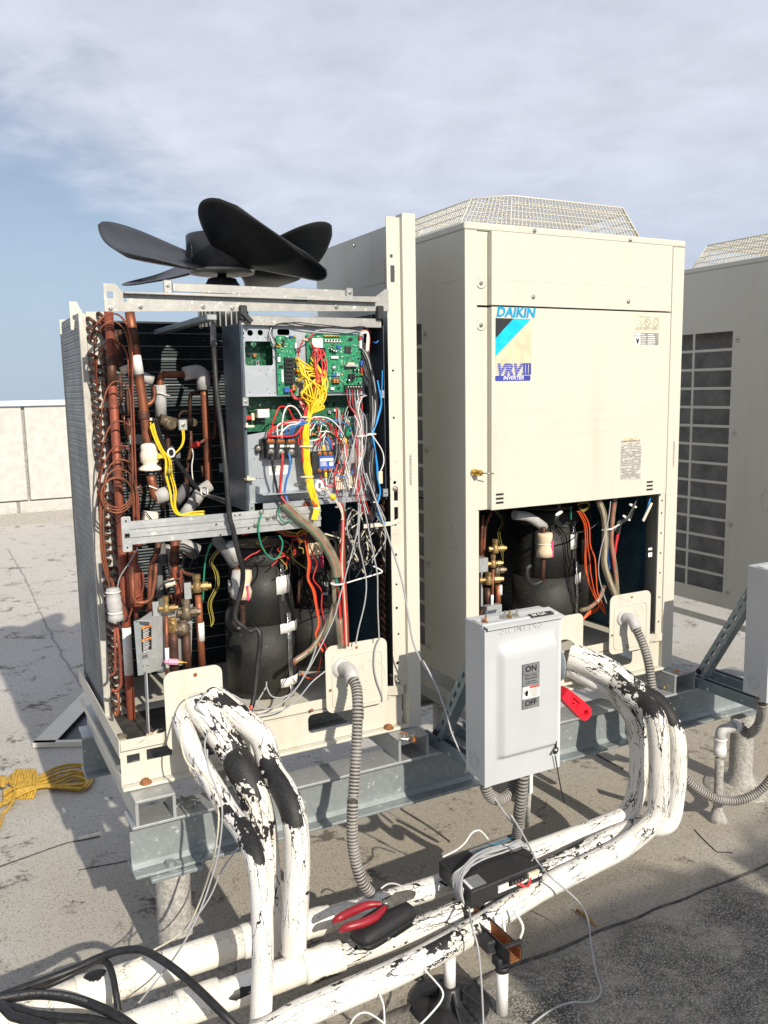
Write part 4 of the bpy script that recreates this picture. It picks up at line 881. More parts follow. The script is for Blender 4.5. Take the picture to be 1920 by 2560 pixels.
# ---- pipe and conduit covers (cream knock-out plates)
def cover(u, X0, X1, z0, z1, hole, y=-.020, name='access_cover'):
    return plate_holes(rrect(X0, z0, X1, z1, .026, 6), [hole] if hole else [], 1, y, y+.003, name, 'cream_worn', u)
a, b = at(zD(612, 1420), Y=-.02), at(zD(1090, 2080), Y=-.02)
CL0, CL1 = -1.058, -.884
arch = [(CL0+.045, .112), (CL0+.02, .18)]+[(-.955+.062*cos(radians(t_)), .205+.045*sin(radians(t_))) for t_ in range(180, -1, -15)]+[(CL1-.02, .16), (CL1-.02, .112)]
cvl = plate_holes(rrect(CL0, .10, CL1, .338, .026, 6), [arch], 1, -.020, -.017, 'access_cover', 'cream_worn', ul); screw(V(-.965, -.020, .318), cvl, .004, mat='screw_rust')
CR0, CR1 = -.547, -.325
cvr = cover(ul, CR0, CR1, .112, .335, None)
m = MB(); m.tube([V(x, -.0205, z_) for x, z_ in rrect(CR0+.022, .125, CR1-.02, .295, .02, 5)], .002, 5, closed=True); m.build('pressed_rim', 'cream_worn', cvr)
for (x, z_) in ((-.436, .317), (CR0+.014, .19)): MB().lathe((x, -.0202, z_), (0, -1, 0), [(0, .005), (.001, .005), (.001, 0)], 10).build('rust_spot', 'screw_rust', cvr)
for (x, z_, r) in ((-.385, .215, .05), (-.40, .25, .018)): MB().tube([V(x+r*cos(t_*pi/16), -.0204, z_+r*sin(t_*pi/16)) for t_ in range(32)], .0012, 5, closed=True).build('knockout_ring', 'cream_worn', cvr)
for q in (zI(845, 1057), zI(1100, 1005)): p = at(q, Y=-.004); MB().lathe(p, (0, -1, 0), [(0, .006), (.003, .005), (.003, 0)], 10).build('rust_spot', 'screw_rust', ul)

# ---------------------------------------------------------------- control box
X0b, X1b, Zb0, Zb1 = -.779, -.306, .787, 1.340
cbx = MB()
cbx.box((X0b, .0, Zb0), (X0b+.002, .165, Zb1), .0005)
cbx.mesh([(X0b, .165, Zb0+.01), (X0b, .165, Zb1), (X0b, .17, Zb1)], [(0, 1, 2)])
ctl = cbx.build('control_box', 'box_steel', ul)
MB().box((X0b+.003, -.001, Zb0), (X0b+.010, .003, Zb1)).build('front_edge', 'box_steel', ctl)
MB().box((X0b+.003, .14, Zb0+.002), (X1b-.003, .143, Zb1-.002)).build('back_wall', 'dark_steel', ctl)
MB().box((X1b-.002, .0, Zb0), (X1b, .142, Zb1), .0005).build('right_wall', 'box_steel', ctl)
MB().box((X0b+.002, .02, Zb1-.003), (X1b-.003, .139, Zb1)).build('roof_plate', 'dark_steel', ctl)
# lid flange on the hinge side runs forward at the left
q = at(zB(40, 190), X=X0b)
# upper mounting plate with round and square cut-outs
def bx(x, y, Y=.015): p = at(zB(x, y), Y=Y); return (p.x, p.z)
hol = [circ(*bx(228, 262), .0085), circ(*bx(307, 260), .0090), circ(*bx(399, 258), .0085), rrect(*bx(265, 555), *bx(508, 338), .007), rrect(*bx(553, 280), *bx(662, 228), .006)]
for q in ((250, 305), (376, 305), (446, 302), (398, 600), (467, 587), (517, 597), (455, 634), (305, 795), (462, 765), (484, 806), (530, 800)): hol.append(circ(*bx(*q), .0017, 8))
ztop, zmid = bx(300, 190)[1], bx(300, 832)[1]; xr_up = bx(1335, 500)[0]
plate_holes([(X0b+.004, zmid), (xr_up, zmid), (xr_up, ztop), (X0b+.004, ztop)], hol, 1, .015, .0165, 'mounting_plate', 'board_plate', ctl)
MB().box((X0b+.004, .0, zmid-.002), (xr_up, .0145, zmid), .0005).build('plate_fold', 'board_plate', ctl)
zl1, zl0 = bx(300, 1050)[1], bx(300, 1790)[1]; xr_lo = bx(1375, 1300)[0]
hol = [circ(*bx(*q), .0019, 8) for q in ((336, 1305), (343, 1398), (386, 1398), (366, 1572), (397, 1572), (430, 1570), (738, 1543), (747, 1657), (362, 1692), (258, 1180), (390, 1133), (560, 1090))]
lp_ = plate_holes([(X0b+.006, zl0), (xr_lo, zl0), (xr_lo, zl1+.010), (bx(850, 1000)[0], zl1+.010), (bx(850, 1000)[0], zl1), (X0b+.006, zl1)], hol, 1, .015, .0165, 'mounting_plate', 'board_plate', ctl)
MB().box((X0b+.006, .0, zl0-.002), (xr_lo+.02, .0145, zl0), .0005).build('plate_fold', 'board_plate', ctl)
MB().box((X0b+.05, -.003, zl0-.022), (xr_lo+.03, .0, zl0-.004), .001).build('lower_rail', 'board_plate', ctl)
# deep board seen through the gap and the window
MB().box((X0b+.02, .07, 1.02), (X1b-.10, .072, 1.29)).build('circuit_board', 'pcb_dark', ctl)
for i in range(34):
    x = random.uniform(X0b+.03, X1b-.12); z_ = random.uniform(1.03, 1.11) if i < 22 else random.uniform(1.17, 1.25); w_ = random.uniform(.004, .014)
    if z_ > 1.12: x = random.uniform(X0b+.02, X0b+.08)
    MB().box((x, .06, z_), (x+w_, .07, z_+random.uniform(.004, .012)), .0005).build('component', random.choice(('chip_black', 'comp_white', 'cap_silver', 'comp_grey', 'wound_copper', 'chip_black')), ctl)
pbox(zB, 375, 950, 485, 1025, .03, .03, 'connector', 'nylon_white', ctl); pbox(zB, 250, 1010, 330, 1045, .05, .02, 'connector', 'comp_red', ctl); pbox(zB, 320, 985, 350, 1050, .045, .01, 'connector', 'tie_beige', ctl)
# board A (narrow, relays) and board B (main)
def P2(q0, q1, Y): a, b = at(zB(*q0), Y=Y), at(zB(*q1), Y=Y); return a, b
a, b = P2((540, 285), (735, 815), .004); bdA = MB().box((a.x, .004, b.z), (b.x, .0056, a.z)).build('circuit_board', 'pcb_green', ctl)
a, b = P2((815, 265), (1320, 790), .004); bdB = MB().box((a.x, .004, b.z), (b.x, .0056, a.z)).build('circuit_board', 'pcb_green', ctl)
def comp(bd, x0, y0, x1, y1, mat, d=.008, name='component'): return pbox(zB, x0, y0, x1, y1, .004-d, d-.0002, name, mat, bd, .0006)
def can(bd, x, y, r, d, mat='chip_black', top='cap_silver'):
    p = at(zB(x, y), Y=.004); MB().lathe(p, (0, -1, 0), [(0, r), (d-.001, r), (d, r*.85), (d, 0)], 14).build('capacitor', mat, bd)
    MB().lathe(p+V(0, -d-.0001, 0), (0, -1, 0), [(0, r*.82), (.0003, r*.8), (.0003, 0)], 14).build('capacitor_top', top, bd)
for i in range(7): comp(bdA, 632, 485+i*34, 712, 512+i*34, 'chip_black', .014, 'relay')
comp(bdA, 620, 480, 640, 720, 'black_plastic', .010, 'relay_bank')
for x in (590, ): comp(bdA, x, 592, 612, 705, 'comp_white', .003, 'label')
comp(bdA, 618, 755, 668, 795, 'comp_blue', .012, 'connector'); comp(bdA, 717, 600, 748, 622, 'comp_red', .011, 'connector'); comp(bdA, 715, 480, 745, 530, 'gold', .010, 'connector')
comp(bdA, 718, 665, 760, 700, 'comp_white', .010, 'connector'); comp(bdA, 630, 288, 655, 300, 'comp_white', .008, 'connector'); comp(bdA, 663, 285, 690, 300, 'comp_blue', .008, 'connector'); comp(bdA, 698, 285, 720, 302, 'gold', .008, 'connector')
comp(bdA, 558, 478, 582, 522, 'comp_white', .008, 'connector'); comp(bdA, 572, 553, 606, 577, 'chip_black', .004, 'chip'); comp(bdA, 712, 350, 730, 400, 'comp_white', .006, 'connector'); comp(bdA, 598, 320, 622, 350, 'chip_black', .006, 'chip'); comp(bdA, 600, 365, 620, 380, 'chip_black', .005, 'chip'); comp(bdA, 545, 355, 585, 390, 'gold', .008, 'connector')
p = at(zB(700, 752), Y=.004)
def choke(bd, x, y, rx, n=4):
    p = at(zB(x, y), Y=-.004)
    for k in range(n): q = p+V(0, 0, (k-(n-1)/2)*.0044); MB().tube([q+V(rx*cos(t_*pi/8), rx*.55*sin(t_*pi/8), 0) for t_ in range(16)], .0021, 5, closed=True).build('winding', 'wound_copper', bd)
    MB().lathe(p-V(0, 0, n*.0026), (0, 0, 1), [(0, rx*.7), (n*.0052, rx*.7)], 10).build('choke_core', 'chip_black', bd)
choke(bdA, 702, 755, .0075); choke(bdB, 1070, 693, .0062, 3); choke(bdB, 1097, 693, .0062, 3)
comp(bdB, 868, 310, 965, 395, 'comp_white', .012, 'connector_block'); comp(bdB, 880, 400, 925, 470, 'comp_white', .009, 'connector')
comp(bdB, 970, 278, 1117, 296, 'gold', .006, 'terminal_strip'); comp(bdB, 985, 318, 1125, 345, 'comp_white', .006, 'button_strip')
for i in range(5): p = at(zB(1003+i*26, 328), Y=-.002); MB().lathe(p, (0, -1, 0), [(0, .0028), (.003, .0028), (.003, 0)], 10).build('push_button', 'chip_black', bdB)
for i in range(6): p = at(zB(982+i*24, 288), Y=-.002); MB().lathe(p, (0, -1, 0), [(0, .0024), (.002, .0022), (.002, 0)], 8).build('terminal_screw', 'brass_bright', bdB)
comp(bdB, 1160, 382, 1220, 445, 'ink_black', .003, 'processor'); comp(bdB, 1197, 305, 1233, 330, 'chip_black', .004, 'chip'); comp(bdB, 925, 395, 990, 440, 'chip_black', .014, 'relay'); comp(bdB, 935, 445, 985, 490, 'chip_black', .012, 'relay'); comp(bdB, 940, 515, 1000, 590, 'chip_black', .014, 'relay')
comp(bdB, 1040, 470, 1105, 492, 'comp_white', .008, 'fuse'); comp(bdB, 1205, 630, 1230, 685, 'chip_black', .014, 'relay'); comp(bdB, 1233, 628, 1257, 683, 'chip_black', .014, 'relay'); comp(bdB, 1265, 645, 1292, 660, 'chip_black', .004, 'chip'); comp(bdB, 1045, 635, 1090, 652, 'comp_blue', .005, 'part'); comp(bdB, 1088, 620, 1120, 650, 'comp_grey', .006, 'part'); comp(bdB, 1090, 372, 1125, 400, 'comp_blue', .005, 'part')
comp(bdB, 1172, 545, 1285, 565, 'comp_grey', .016, 'heat_sink'); comp(bdB, 1190, 528, 1250, 548, 'tie_beige', .012, 'heat_sink'); comp(bdB, 1035, 750, 1068, 775, 'comp_white', .009, 'connector'); comp(bdB, 1100, 748, 1118, 768, 'chip_black', .006, 'part')
for (x, y, r) in ((1055, 577, .0052), (1030, 412, .004), (1052, 425, .004), (1072, 428, .004), (1240, 597, .0036), (1272, 597, .0036), (1190, 690, .005), (1285, 712, .003)): can(bdB, x, y, r, .012, 'cap_white' if r > .005 else 'chip_black')
comp(bdB, 1295, 255, 1320, 290, 'comp_grey', .01, 'connector'); comp(bdB, 1292, 295, 1318, 318, 'comp_red', .01, 'connector'); comp(bdB, 1296, 330, 1318, 400, 'nylon_white', .01, 'connector'); comp(bdB, 1305, 510, 1330, 560, 'comp_blue', .01, 'connector'); comp(bdB, 1308, 570, 1332, 620, 'comp_red', .01, 'connector'); comp(bdB, 1306, 625, 1330, 645, 'gold', .01, 'connector')
comp(bdB, 1165, 730, 1325, 785, 'chip_black', .013, 'terminal_block')
for i in range(6): p = at(zB(1192+i*24, 748), Y=-.009); MB().lathe(p, (0, -1, 0), [(0, .003), (.002, .0028), (.002, 0)], 8).build('terminal_screw', 'screw_steel', bdB)
for bd, xa, xb, ya, yb, n in ((bdA, 548, 725, 300, 800, 46), (bdB, 1010, 1305, 300, 720, 90)):
    for i in range(n):
        x, y = random.uniform(xa, xb), random.uniform(ya, yb); w_, h_ = random.choice(((9, 5), (5, 9), (14, 7), (6, 6), (12, 12)))
        comp(bd, x, y, x+w_, y+h_, random.choice(('chip_black', 'chip_black', 'comp_white', 'cap_silver', 'tie_beige', 'comp_grey', 'wound_copper')), random.uniform(.0015, .005), 'tiny_part')
# lower right driver board
a, b = P2((855, 1045), (1245, 1200), .006); bdC = MB().box((a.x, .006, b.z), (b.x, .0075, a.z)).build('circuit_board', 'pcb_green', ctl)
can(bdC, 1165, 1055, .006, .014, 'cap_white', 'comp_white'); can(bdC, 1190, 1063, .004, .012)
for i in range(30):
    x, y = random.uniform(870, 1220), random.uniform(1050, 1190); comp(bdC, x, y, x+random.uniform(6, 20), y+random.uniform(6, 18), random.choice(('chip_black', 'cap_silver', 'gold', 'comp_blue', 'comp_grey', 'wound_copper')), random.uniform(.003, .009), 'tiny_part')
choke(bdC, 870, 1172, .006, 2); choke(bdC, 895, 1172, .006, 2)
# terminal block with three poles
tb = pbox(zB, 458, 1205, 738, 1385, -.030, .044, 'terminal_block', 'black_plastic', ctl, .002)
m = MB(); p, q = at(zB(405, 1215), Y=-.004), at(zB(458, 1390), Y=-.004); m.box((p.x, -.004, q.z), (q.x-.0005, .0145, p.z), .002); m.build('block_wing', 'black_plastic', tb)
p, q = at(zB(366, 1270), Y=-.004), at(zB(404, 1345), Y=-.004); MB().box((p.x, -.002, q.z), (q.x-.0005, .0145, p.z), .003).build('block_ear', 'black_plastic', tb); screw(at(zB(385, 1303), Y=-.002), tb, .005)
for i in range(3):
    pbox(zB, 545+i*92-8, 1200, 545+i*92+4, 1388, -.036, .0055, 'barrier', 'black_plastic', tb, .0006) if i < 2 else None
    for dx in (480, 510): screw(at(zB(dx+i*92, 1238), Y=-.030), tb, .0042, mat='wound_copper', name='terminal_screw')
    screw(at(zB(497+i*92, 1333), Y=-.030), tb, .0058, name='terminal_screw')
    pbox(zB, 470+i*92, 1205, 525+i*92, 1262, -.0312, .001, 'pole_recess', 'dark_steel', tb, 0)
    if i != 9: pbox(zB, 484+i*93, 1270, 520+i*93, 1292, -.0316, .0008, 'pole_label', 'sticker_white', tb, 0); text('L%d' % (i+1), .0048, 'ink_black', tb, at(zB(490+i*93, 1289), Y=-.0322), (1, 0, 0), (0, 0, 1))
pbox(zB, 618, 1272, 664, 1290, -.0316, .0008, 'pole_label', 'sticker_grey', tb, 0)
# paper label and printed table behind
lb = pbox(zB, 476, 1412, 645, 1533, .0140, .0008, 'rating_label', 'paper_white', lp_, 0)
m = MB(); a, b = P2((482, 1420), (640, 1528), .0135)
for i in range(8):
    x = a.x
    while x < b.x-.004: L = random.uniform(.002, .008); m.box((x, .0132, a.z-.0015-i*.0042), (min(x+L, b.x), .0136, a.z-.0032-i*.0042)); x += L+.002
m.build('print_lines', 'ink_grey', lb)
# contactor with blue face
ct = pbox(zB, 860, 1335, 1070, 1520, -.022, .036, 'contactor', 'black_plastic', ctl, .002)
pbox(zB, 928, 1372, 1068, 1482, -.0245, .002, 'contactor_face', 'comp_blue', ct, .0005); pbox(zB, 938, 1395, 1058, 1412, -.0252, .0006, 'face_label', 'sticker_white', ct, 0); pbox(zB, 1022, 1425, 1058, 1458, -.0252, .0006, 'face_label', 'sticker_white', ct, 0)
text('MAGNETIC CONTACTOR', .0032, 'ink_red', ct, at(zB(942, 1390), Y=-.0252), (1, 0, 0), (0, 0, 1))
m = MB(); a, b = P2((940, 1425), (1012, 1475), -.0252)
for i in range(5): m.box((a.x, -.0254, a.z-i*.0029), (b.x-random.uniform(0, .008), -.025, a.z-.0012-i*.0029))
m.build('print_lines', 'sticker_white', ct)
for i in range(3):
    for y in (1350, 1500): screw(at(zB(936+i*48, y), Y=-.023), ct, .0042, mat='wound_copper', name='terminal_screw')
pbox(zB, 1060, 1275, 1110, 1445, -.006, .020, 'contactor_wing', 'black_plastic', ct)
# fuse relay under a clear cover
rl = pbox(zB, 1110, 1270, 1290, 1435, -.004, .018, 'fuse_holder', 'comp_grey', ctl, .0015)
pbox(zB, 1105, 1310, 1300, 1432, -.020, .0155, 'clear_cover', 'clear_cover', rl, .002)
for i in range(3):
    pbox(zB, 1120+i*58, 1262, 1150+i*58, 1300, -.008, .010, 'fuse_terminal', 'brass', rl); pbox(zB, 1122+i*58, 1325, 1160+i*58, 1420, -.010, .004, 'fuse', 'chip_black' if i % 2 else 'cap_white', rl)
pbox(zB, 1085, 1215, 1160, 1262, .004, .010, 'spacer', 'tie_beige', ctl)
# beige deflector bottom right, cable entry bracket, nylon standoffs
a, b = P2((1062, 1505), (1250, 1660), .0)
MB().mesh([(a.x+.01, .012, a.z), (b.x, .012, a.z-.004), (b.x, -.012, b.z+.004), (a.x, -.012, b.z), (a.x+.01, .014, a.z), (b.x, .014, a.z-.004), (b.x, -.010, b.z+.004), (a.x, -.010, b.z)], [(0, 1, 2, 3), (4, 7, 6, 5), (0, 3, 7, 4), (1, 5, 6, 2), (3, 2, 6, 7), (0, 4, 5, 1)]).build('deflector', 'tie_beige', ctl)
a, b = P2((395, 1715), (805, 1745), -.02); m = MB(); m.box((a.x, -.05, a.z-.001), (b.x, .0145, a.z+.0015)); m.box((a.x, -.02, a.z+.0015), (a.x+.002, .0145, a.z+.022)); m.build('cable_shelf', 'board_plate', ctl)
for (x, y) in ((290, 1100), (300, 1575)): p = at(zB(x, y), Y=.0); m = MB(); m.box((p.x-.012, -.016, p.z-.004), (p.x+.014, .0145, p.z+.002), .001); m.lathe(p+V(-.004, 0, .002), (0, 0, 1), [(0, .004), (.007, .003)], 8); m.build('nylon_standoff', 'tie_beige', ctl)
screw(at(zB(815, 1818), Y=-.004), ctl, .009, mat='copper_red', name='knob')
for q in (zB(265, 880), zB(1490, 812), zB(1525, 1700), zB(320, 1835)):
    p = at(q, Y=-.004); MB().box((p.x-.009, -.008, p.z-.013), (p.x+.009, .004, p.z+.012), .001).build('hinge_lug', 'galvanized', ctl); screw(p+V(0, -.004, 0), ctl, .0028)
# ---- wiring in the box
W = lambda mat, ps, r=.0016, Y=-.02, n=8, name='wire', par=ctl: wire(name, mat, par, pts(zB, ps, Y), r, n, 5)
random.seed(11)
J = lambda s=1.: random.uniform(-s, s)
for i in range(17):                                                  # yellow loom from the relay board
    x0 = 738+J(14); y0 = 490+i*12
    bulge = 790+J(26) if i % 3 else 900+J(30)
    W('yellow_wire', [(x0, y0, -.008), (x0+26, y0+12+J(6), -.020), (bulge+10+J(10), 640+J(40), -.03+J(.008)), (780+(i % 6)*38+J(20), 800+J(25), -.034+J(.012)), (830+(i % 7)*24+J(12), 925+J(14), -.036+J(.01)), (838+J(12), 1005+J(6), -.034+J(.004)), (812+J(26), 1150, -.034+J(.005)), (812+J(28), 1285, -.034+J(.004)), (822+J(34), 1480, -.035+J(.005)), (850+J(30), 1640, -.036+J(.005)), (905+J(22), 1830, -.04), (885+J(24), 1945, -.042)], .0024)
for i in range(13):                                                  # yellow loom from the main board, fanning out to the right
    x0 = 868+J(22); y0 = 470+i*14; out = 1010-abs(i-6)*12+J(12)
    W('yellow_wire', [(x0, y0, -.006), (x0+18, y0+30, -.018), (930+i*5+J(8), 620+J(20), -.03+J(.006)), (out, 740+J(30), -.036+J(.01)), (960-i*5+J(10), 880+J(16), -.038+J(.01)), (850+J(14), 1000+J(5), -.036+J(.004)), (815+J(24), 1150, -.033+J(.004)), (815+J(26), 1285, -.033+J(.003)), (835+J(26), 1500, -.036+J(.005)), (868+J(26), 1680, -.038+J(.005)), (908+J(18), 1835, -.041), (890+J(22), 1950, -.043)], .0024)
for i in range(7):                                                   # red wires through the fan of yellows
    W('red_wire', [(862+J(10), 345+i*22, -.008), (890+i*14, 420+J(15), -.020), (980+J(22) if i % 2 else 905+J(14), 560+J(20), -.034), (960+J(30) if i % 2 else 915+J(10), 660+J(20), -.04), (905+J(18), 730, -.038), (850+J(20), 850, -.03), (815+J(16), 960, -.03), (800+J(24), 1100, -.032), (790+J(18), 1280, -.034), (830+J(30), 1550, -.036), (900+J(20), 1830, -.042)], .0020)
W('red_wire', [(742, 470, -.005), (752, 400, -.018), (790, 335, -.022), (850, 300, -.018), (880, 265, -.014)], .0022)
for i in range(4): W('red_wire', [(668+i*4, 770, -.004), (700, 830+i*6, -.014), (760, 850+J(8), -.018), (830, 825+J(6), -.02), (880, 760, -.028)], .0018); 
for i in range(5): W(('red_wire', 'white_wire', 'red_wire', 'brown_wire', 'red_wire')[i], [(735+i*9, 840, .0), (760+i*8, 900, -.008), (790+i*5, 960, -.016), (812+J(8), 1010, -.026)], .0018)
# fan of heavier leads from the terminal block top
for i, (c, x1, hx, hy) in enumerate((('red_wire', 503, 540, 935), ('red_wire', 470, 520, 1110), ('red_wire', 490, 600, 1075), ('white_wire', 560, 560, 1090), ('white_wire', 598, 610, 930), ('white_wire', 590, 650, 1100), ('blue_wire', 640, 645, 1120), ('blue_wire', 668, 700, 1105), ('blue_wire', 690, 740, 1085))):
    if hy < 1000: ps_ = [(x1, 1215, -.030), (x1-4, 1130, -.040), (hx, hy+60, -.044), (hx+40, hy-8, -.034), (hx+110, hy+10, -.020), (hx+175+J(8), hy+110, -.014), (810, 1025, -.028)]
    else: ps_ = [(x1, 1215, -.030), (x1-6, 1170, -.040), (hx, hy, -.044), (hx+90, hy-22, -.040), (760, 1055+J(14), -.036), (812+J(8), 1020+J(8), -.034)]
    W(c, ps_, .0026)
W('red_wire', [(478, 1195, -.036), (520, 1192, -.042), (640, 1195, -.044), (715, 1180, -.042), (765, 1120, -.038), (800, 1050, -.034)], .0024); W('red_wire', [(745, 1205, -.034), (745, 1260, -.034), (775, 1270, -.036), (760, 1150, -.036), (800, 1060, -.034)], .0022)
# leads to contactor and fuse holder
for c, ps_ in (('white_wire', [(850, 1040, -.034), (900, 1018, -.036), (1010, 1030, -.040), (1090, 1090, -.042), (1140, 1160, -.036), (1160, 1220, -.02)]), ('red_wire', [(855, 1045, -.034), (940, 1040, -.036), (1030, 1090, -.040), (1080, 1170, -.034), (1108, 1250, -.018)]), ('blue_wire', [(860, 1060, -.030), (930, 1080, -.034), (1010, 1055, -.036), (1120, 1060, -.036), (1200, 1110, -.030), (1225, 1180, -.02), (1228, 1250, -.012)]),
    ('white_wire', [(990, 1085, -.012), (992, 1140, -.028), (960, 1195, -.030), (900, 1225, -.026), (845, 1230, -.024)]), ('white_wire', [(900, 1155, -.012), (990, 1150, -.026), (1080, 1165, -.028), (1160, 1195, -.024)]), ('red_wire', [(915, 1310, -.022), (915, 1270, -.034), (895, 1245, -.030), (940, 1220, -.026)]), ('red_wire', [(935, 1310, -.022), (930, 1240, -.034), (950, 1190, -.030), (1000, 1175, -.022), (1040, 1220, -.022), (1050, 1310, -.020)]),
    ('white_wire', [(972, 1290, -.024), (970, 1230, -.034), (985, 1190, -.026)]), ('blue_wire', [(1035, 1310, -.022), (1020, 1240, -.032), (995, 1195, -.024), (1000, 1090, -.012)]), ('blue_wire', [(1045, 1312, -.022), (1032, 1245, -.03), (1005, 1200, -.02)]), ('blue_wire', [(1070, 1505, -.014), (1090, 1545, -.030), (1150, 1562, -.032), (1210, 1540, -.028), (1245, 1480, -.010)]), ('red_wire', [(1075, 1495, -.012), (1090, 1522, -.024), (1118, 1505, -.020), (1118, 1470, -.010)]), ('white_wire', [(1150, 1550, -.026), (1178, 1525, -.026), (1182, 1490, -.012)]),
    ('red_wire', [(942, 1545, -.024), (960, 1590, -.036), (1000, 1640, -.040), (1050, 1655, -.036), (1030, 1625, -.03)]), ('white_wire', [(990, 1565, -.026), (996, 1620, -.036), (1000, 1660, -.038)]), ('black_wire', [(1038, 1520, -.024), (1036, 1560, -.030), (1020, 1625, -.032)]), ('blue_wire', [(905, 1075, -.010), (930, 1050, -.024), (945, 1085, -.018), (910, 1105, -.010)])):
    W(c, ps_, .0020)
for (x, y) in ((968, 1302), (990, 1545), (1168, 1240), (1180, 1488)): p = at(zB(x, y), Y=-.026); MB().lathe(p-V(0, 0, .008), (0, 0, 1), [(0, .003), (.002, .0042), (.014, .0042), (.018, .003)], 10).build('crimp_sleeve', 'yellow_wire', ctl)
# three supply cores
for c, ps_ in (('black_wire', [(500, 1350, -.036), (505, 1400, -.046), (515, 1500, -.042), (540, 1620, -.036), (560, 1715, -.034), (620, 1790, -.04)]), ('red_wire', [(598, 1350, -.036), (600, 1400, -.046), (592, 1480, -.044), (582, 1560, -.040), (580, 1640, -.036), (580, 1715, -.034), (630, 1795, -.042)]), ('blue_wire', [(655, 1345, -.036), (668, 1410, -.046), (660, 1500, -.044), (636, 1580, -.040), (622, 1650, -.036), (620, 1705, -.034), (650, 1790, -.042)])): W(c, ps_, .0037, name='supply_core')
# black loom on the right wall with blue leads
for i in range(38):
    w_ = J(38); z0 = random.uniform(330, 640)
    W('black_wire' if i % 5 else 'grey_wire', [(1325+J(8), z0, -.004), (1370+w_*.4, z0+110, -.012+J(.006)), (1408+w_, 760+J(20), -.012+J(.008)), (1418+w_, 980+J(20), -.014+J(.008)), (1402+w_*.6, 1170, -.016+J(.006)), (1400+w_, 1330, -.016+J(.008)), (1390+w_, 1520+J(20), -.016+J(.008)), (1425+w_*.5, 1775, -.02+J(.004)), (1400+w_*.8, 1945, -.02)], random.choice((.0019, .0025, .0032)))
for ps_, r in (([(1455, 690, -.01), (1470, 770, -.012), (1490, 900, -.014), (1455, 1050, -.018), (1415, 1170, -.022), (1430, 1300, -.022), (1448, 1450, -.020), (1455, 1560, -.018), (1480, 1700, -.016), (1452, 1830, -.018), (1490, 1950, -.014)], .0030), ([(1500, 600, -.008), (1495, 760, -.010), (1480, 930, -.014), (1430, 1100, -.02), (1408, 1180, -.024), (1440, 1340, -.024), (1462, 1500, -.018)], .0018)): W('bright_blue_wire', ps_, r)
for k in range(5): W('white_wire' if k else 'orange_wire', [(1310, 240+k*8, -.004), (1360, 240+k*6, -.014), (1385-k*6, 300, -.016), (1380-k*7, 420, -.012), (1372-k*6, 520, -.008)], .0015)
W('grey_wire', [(880, 275, -.014), (900, 245, -.016), (1000, 228, -.018), (1120, 232, -.018), (1240, 240, -.016), (1290, 250, -.008)], .0020); W('black_wire', [(490, 205, .004), (620, 170, -.008), (800, 190, -.014), (1000, 210, -.016), (1180, 215, -.016), (1330, 205, -.012), (1395, 260, -.01)], .0018); W('black_wire', [(520, 200, .004), (700, 165, -.006), (860, 180, -.012), (1170, 212, -.012), (1300, 240, -.006)], .0016)
for k in range(3): W(('white_wire', 'black_wire', 'black_wire')[k], [(500+k*8, 215, .004), (485+k*12, 270, -.006), (520+k*10, 340, -.010), (560+k*8, 380 if k else 365, -.004)], .0012)
W('black_wire', [(485, 230, .004), (492, 320, -.008), (530, 400, -.012), (568, 470, -.004)], .0012)
# thin grey leads hanging in front, lower terminal strip leads
for k in range(6):
    x = 1180+k*24; W(('red_wire', 'grey_wire', 'red_wire', 'grey_wire', 'white_wire', 'red_wire')[k], [(x, 775, -.010), (x+J(6), 830, -.018), (x+14+J(10), 920, -.022), (1258+k*8+J(10), 1010, -.024), (1265+k*7, 1150, -.024), (1262+k*8, 1300, -.026), (1255+k*12, 1480, -.028), (1262+k*14, 1700, -.030), (1300+k*18, 1900, -.032)], .0012)
for k in range(3): W('grey_wire', [(1360, 825, -.014), (1300, 840+k*6, -.014), (1268+k*6, 900, -.020), (1275+k*8, 1050, -.026), (1250-k*4, 1250, -.028), (1222-k*10, 1400, -.030), (1180-k*14, 1650, -.034), (1150-k*6, 1945, -.036)], .0015)
W('grey_wire', [(1300, 1200, -.026), (1315, 1380, -.030), (1345, 1560, -.032), (1420, 1720, -.034), (1530, 1945, -.036)], .0020)
# white ferrite ring and small brown cables bottom
p = at(zB(930, 1640), Y=-.038); MB().tube([p+V(.010*cos(t_*pi/10), 0, .014*sin(t_*pi/10)) for t_ in range(20)], .0055, 8, closed=True).build('cable_ring', 'paper_white', ctl)
for k in range(3): W(('cream_wire', 'brown_wire', 'white_wire')[k], [(945, 1660+k*10, -.042), (980+k*8, 1660, -.046), (1010, 1690+k*6, -.046), (1060, 1750, -.046), (1110+k*6, 1830, -.046), (1138, 1900, -.046), (1135+k*6, 1948, -.046)], .0026)
p = at(zB(1052, 1740), Y=-.046); MB().lathe(p, (.6, 0, -.75), [(-.008, .006), (-.008, .0085), (.008, .0085), (.008, .006)], 12).build('cable_band', 'yellow_wire', ctl)
for (x, y, s_) in ((800, 1022, .014), (812, 1285, .022), (820, 1558, .022), (905, 1838, .012), (1400, 1172, .016), (1422, 1785, .009), (1100, 1830, .008), (800, 325, .008)):
    p = at(zB(x, y), Y=-.034 if x < 1300 else -.016); MB().tube([p+V(s_*.9*cos(t_*pi/10), .010*sin(t_*pi/10), .001*sin(t_*pi/5)) for t_ in range(20)], .0026, 6, closed=True).build('cable_tie', 'tie_beige' if y < 1600 else 'tie_white', ctl)
pbox(zB, 1465, 1510, 1505, 1620, -.012, .008, 'plug', 'tie_beige', ctl, .001); W('white_wire', [(1270, 1195, -.03), (1340, 1190, -.03), (1400, 1180, -.026), (1440, 1230, -.022), (1500, 1330, -.018), (1512, 1430, -.014), (1480, 1515, -.010)], .0024)
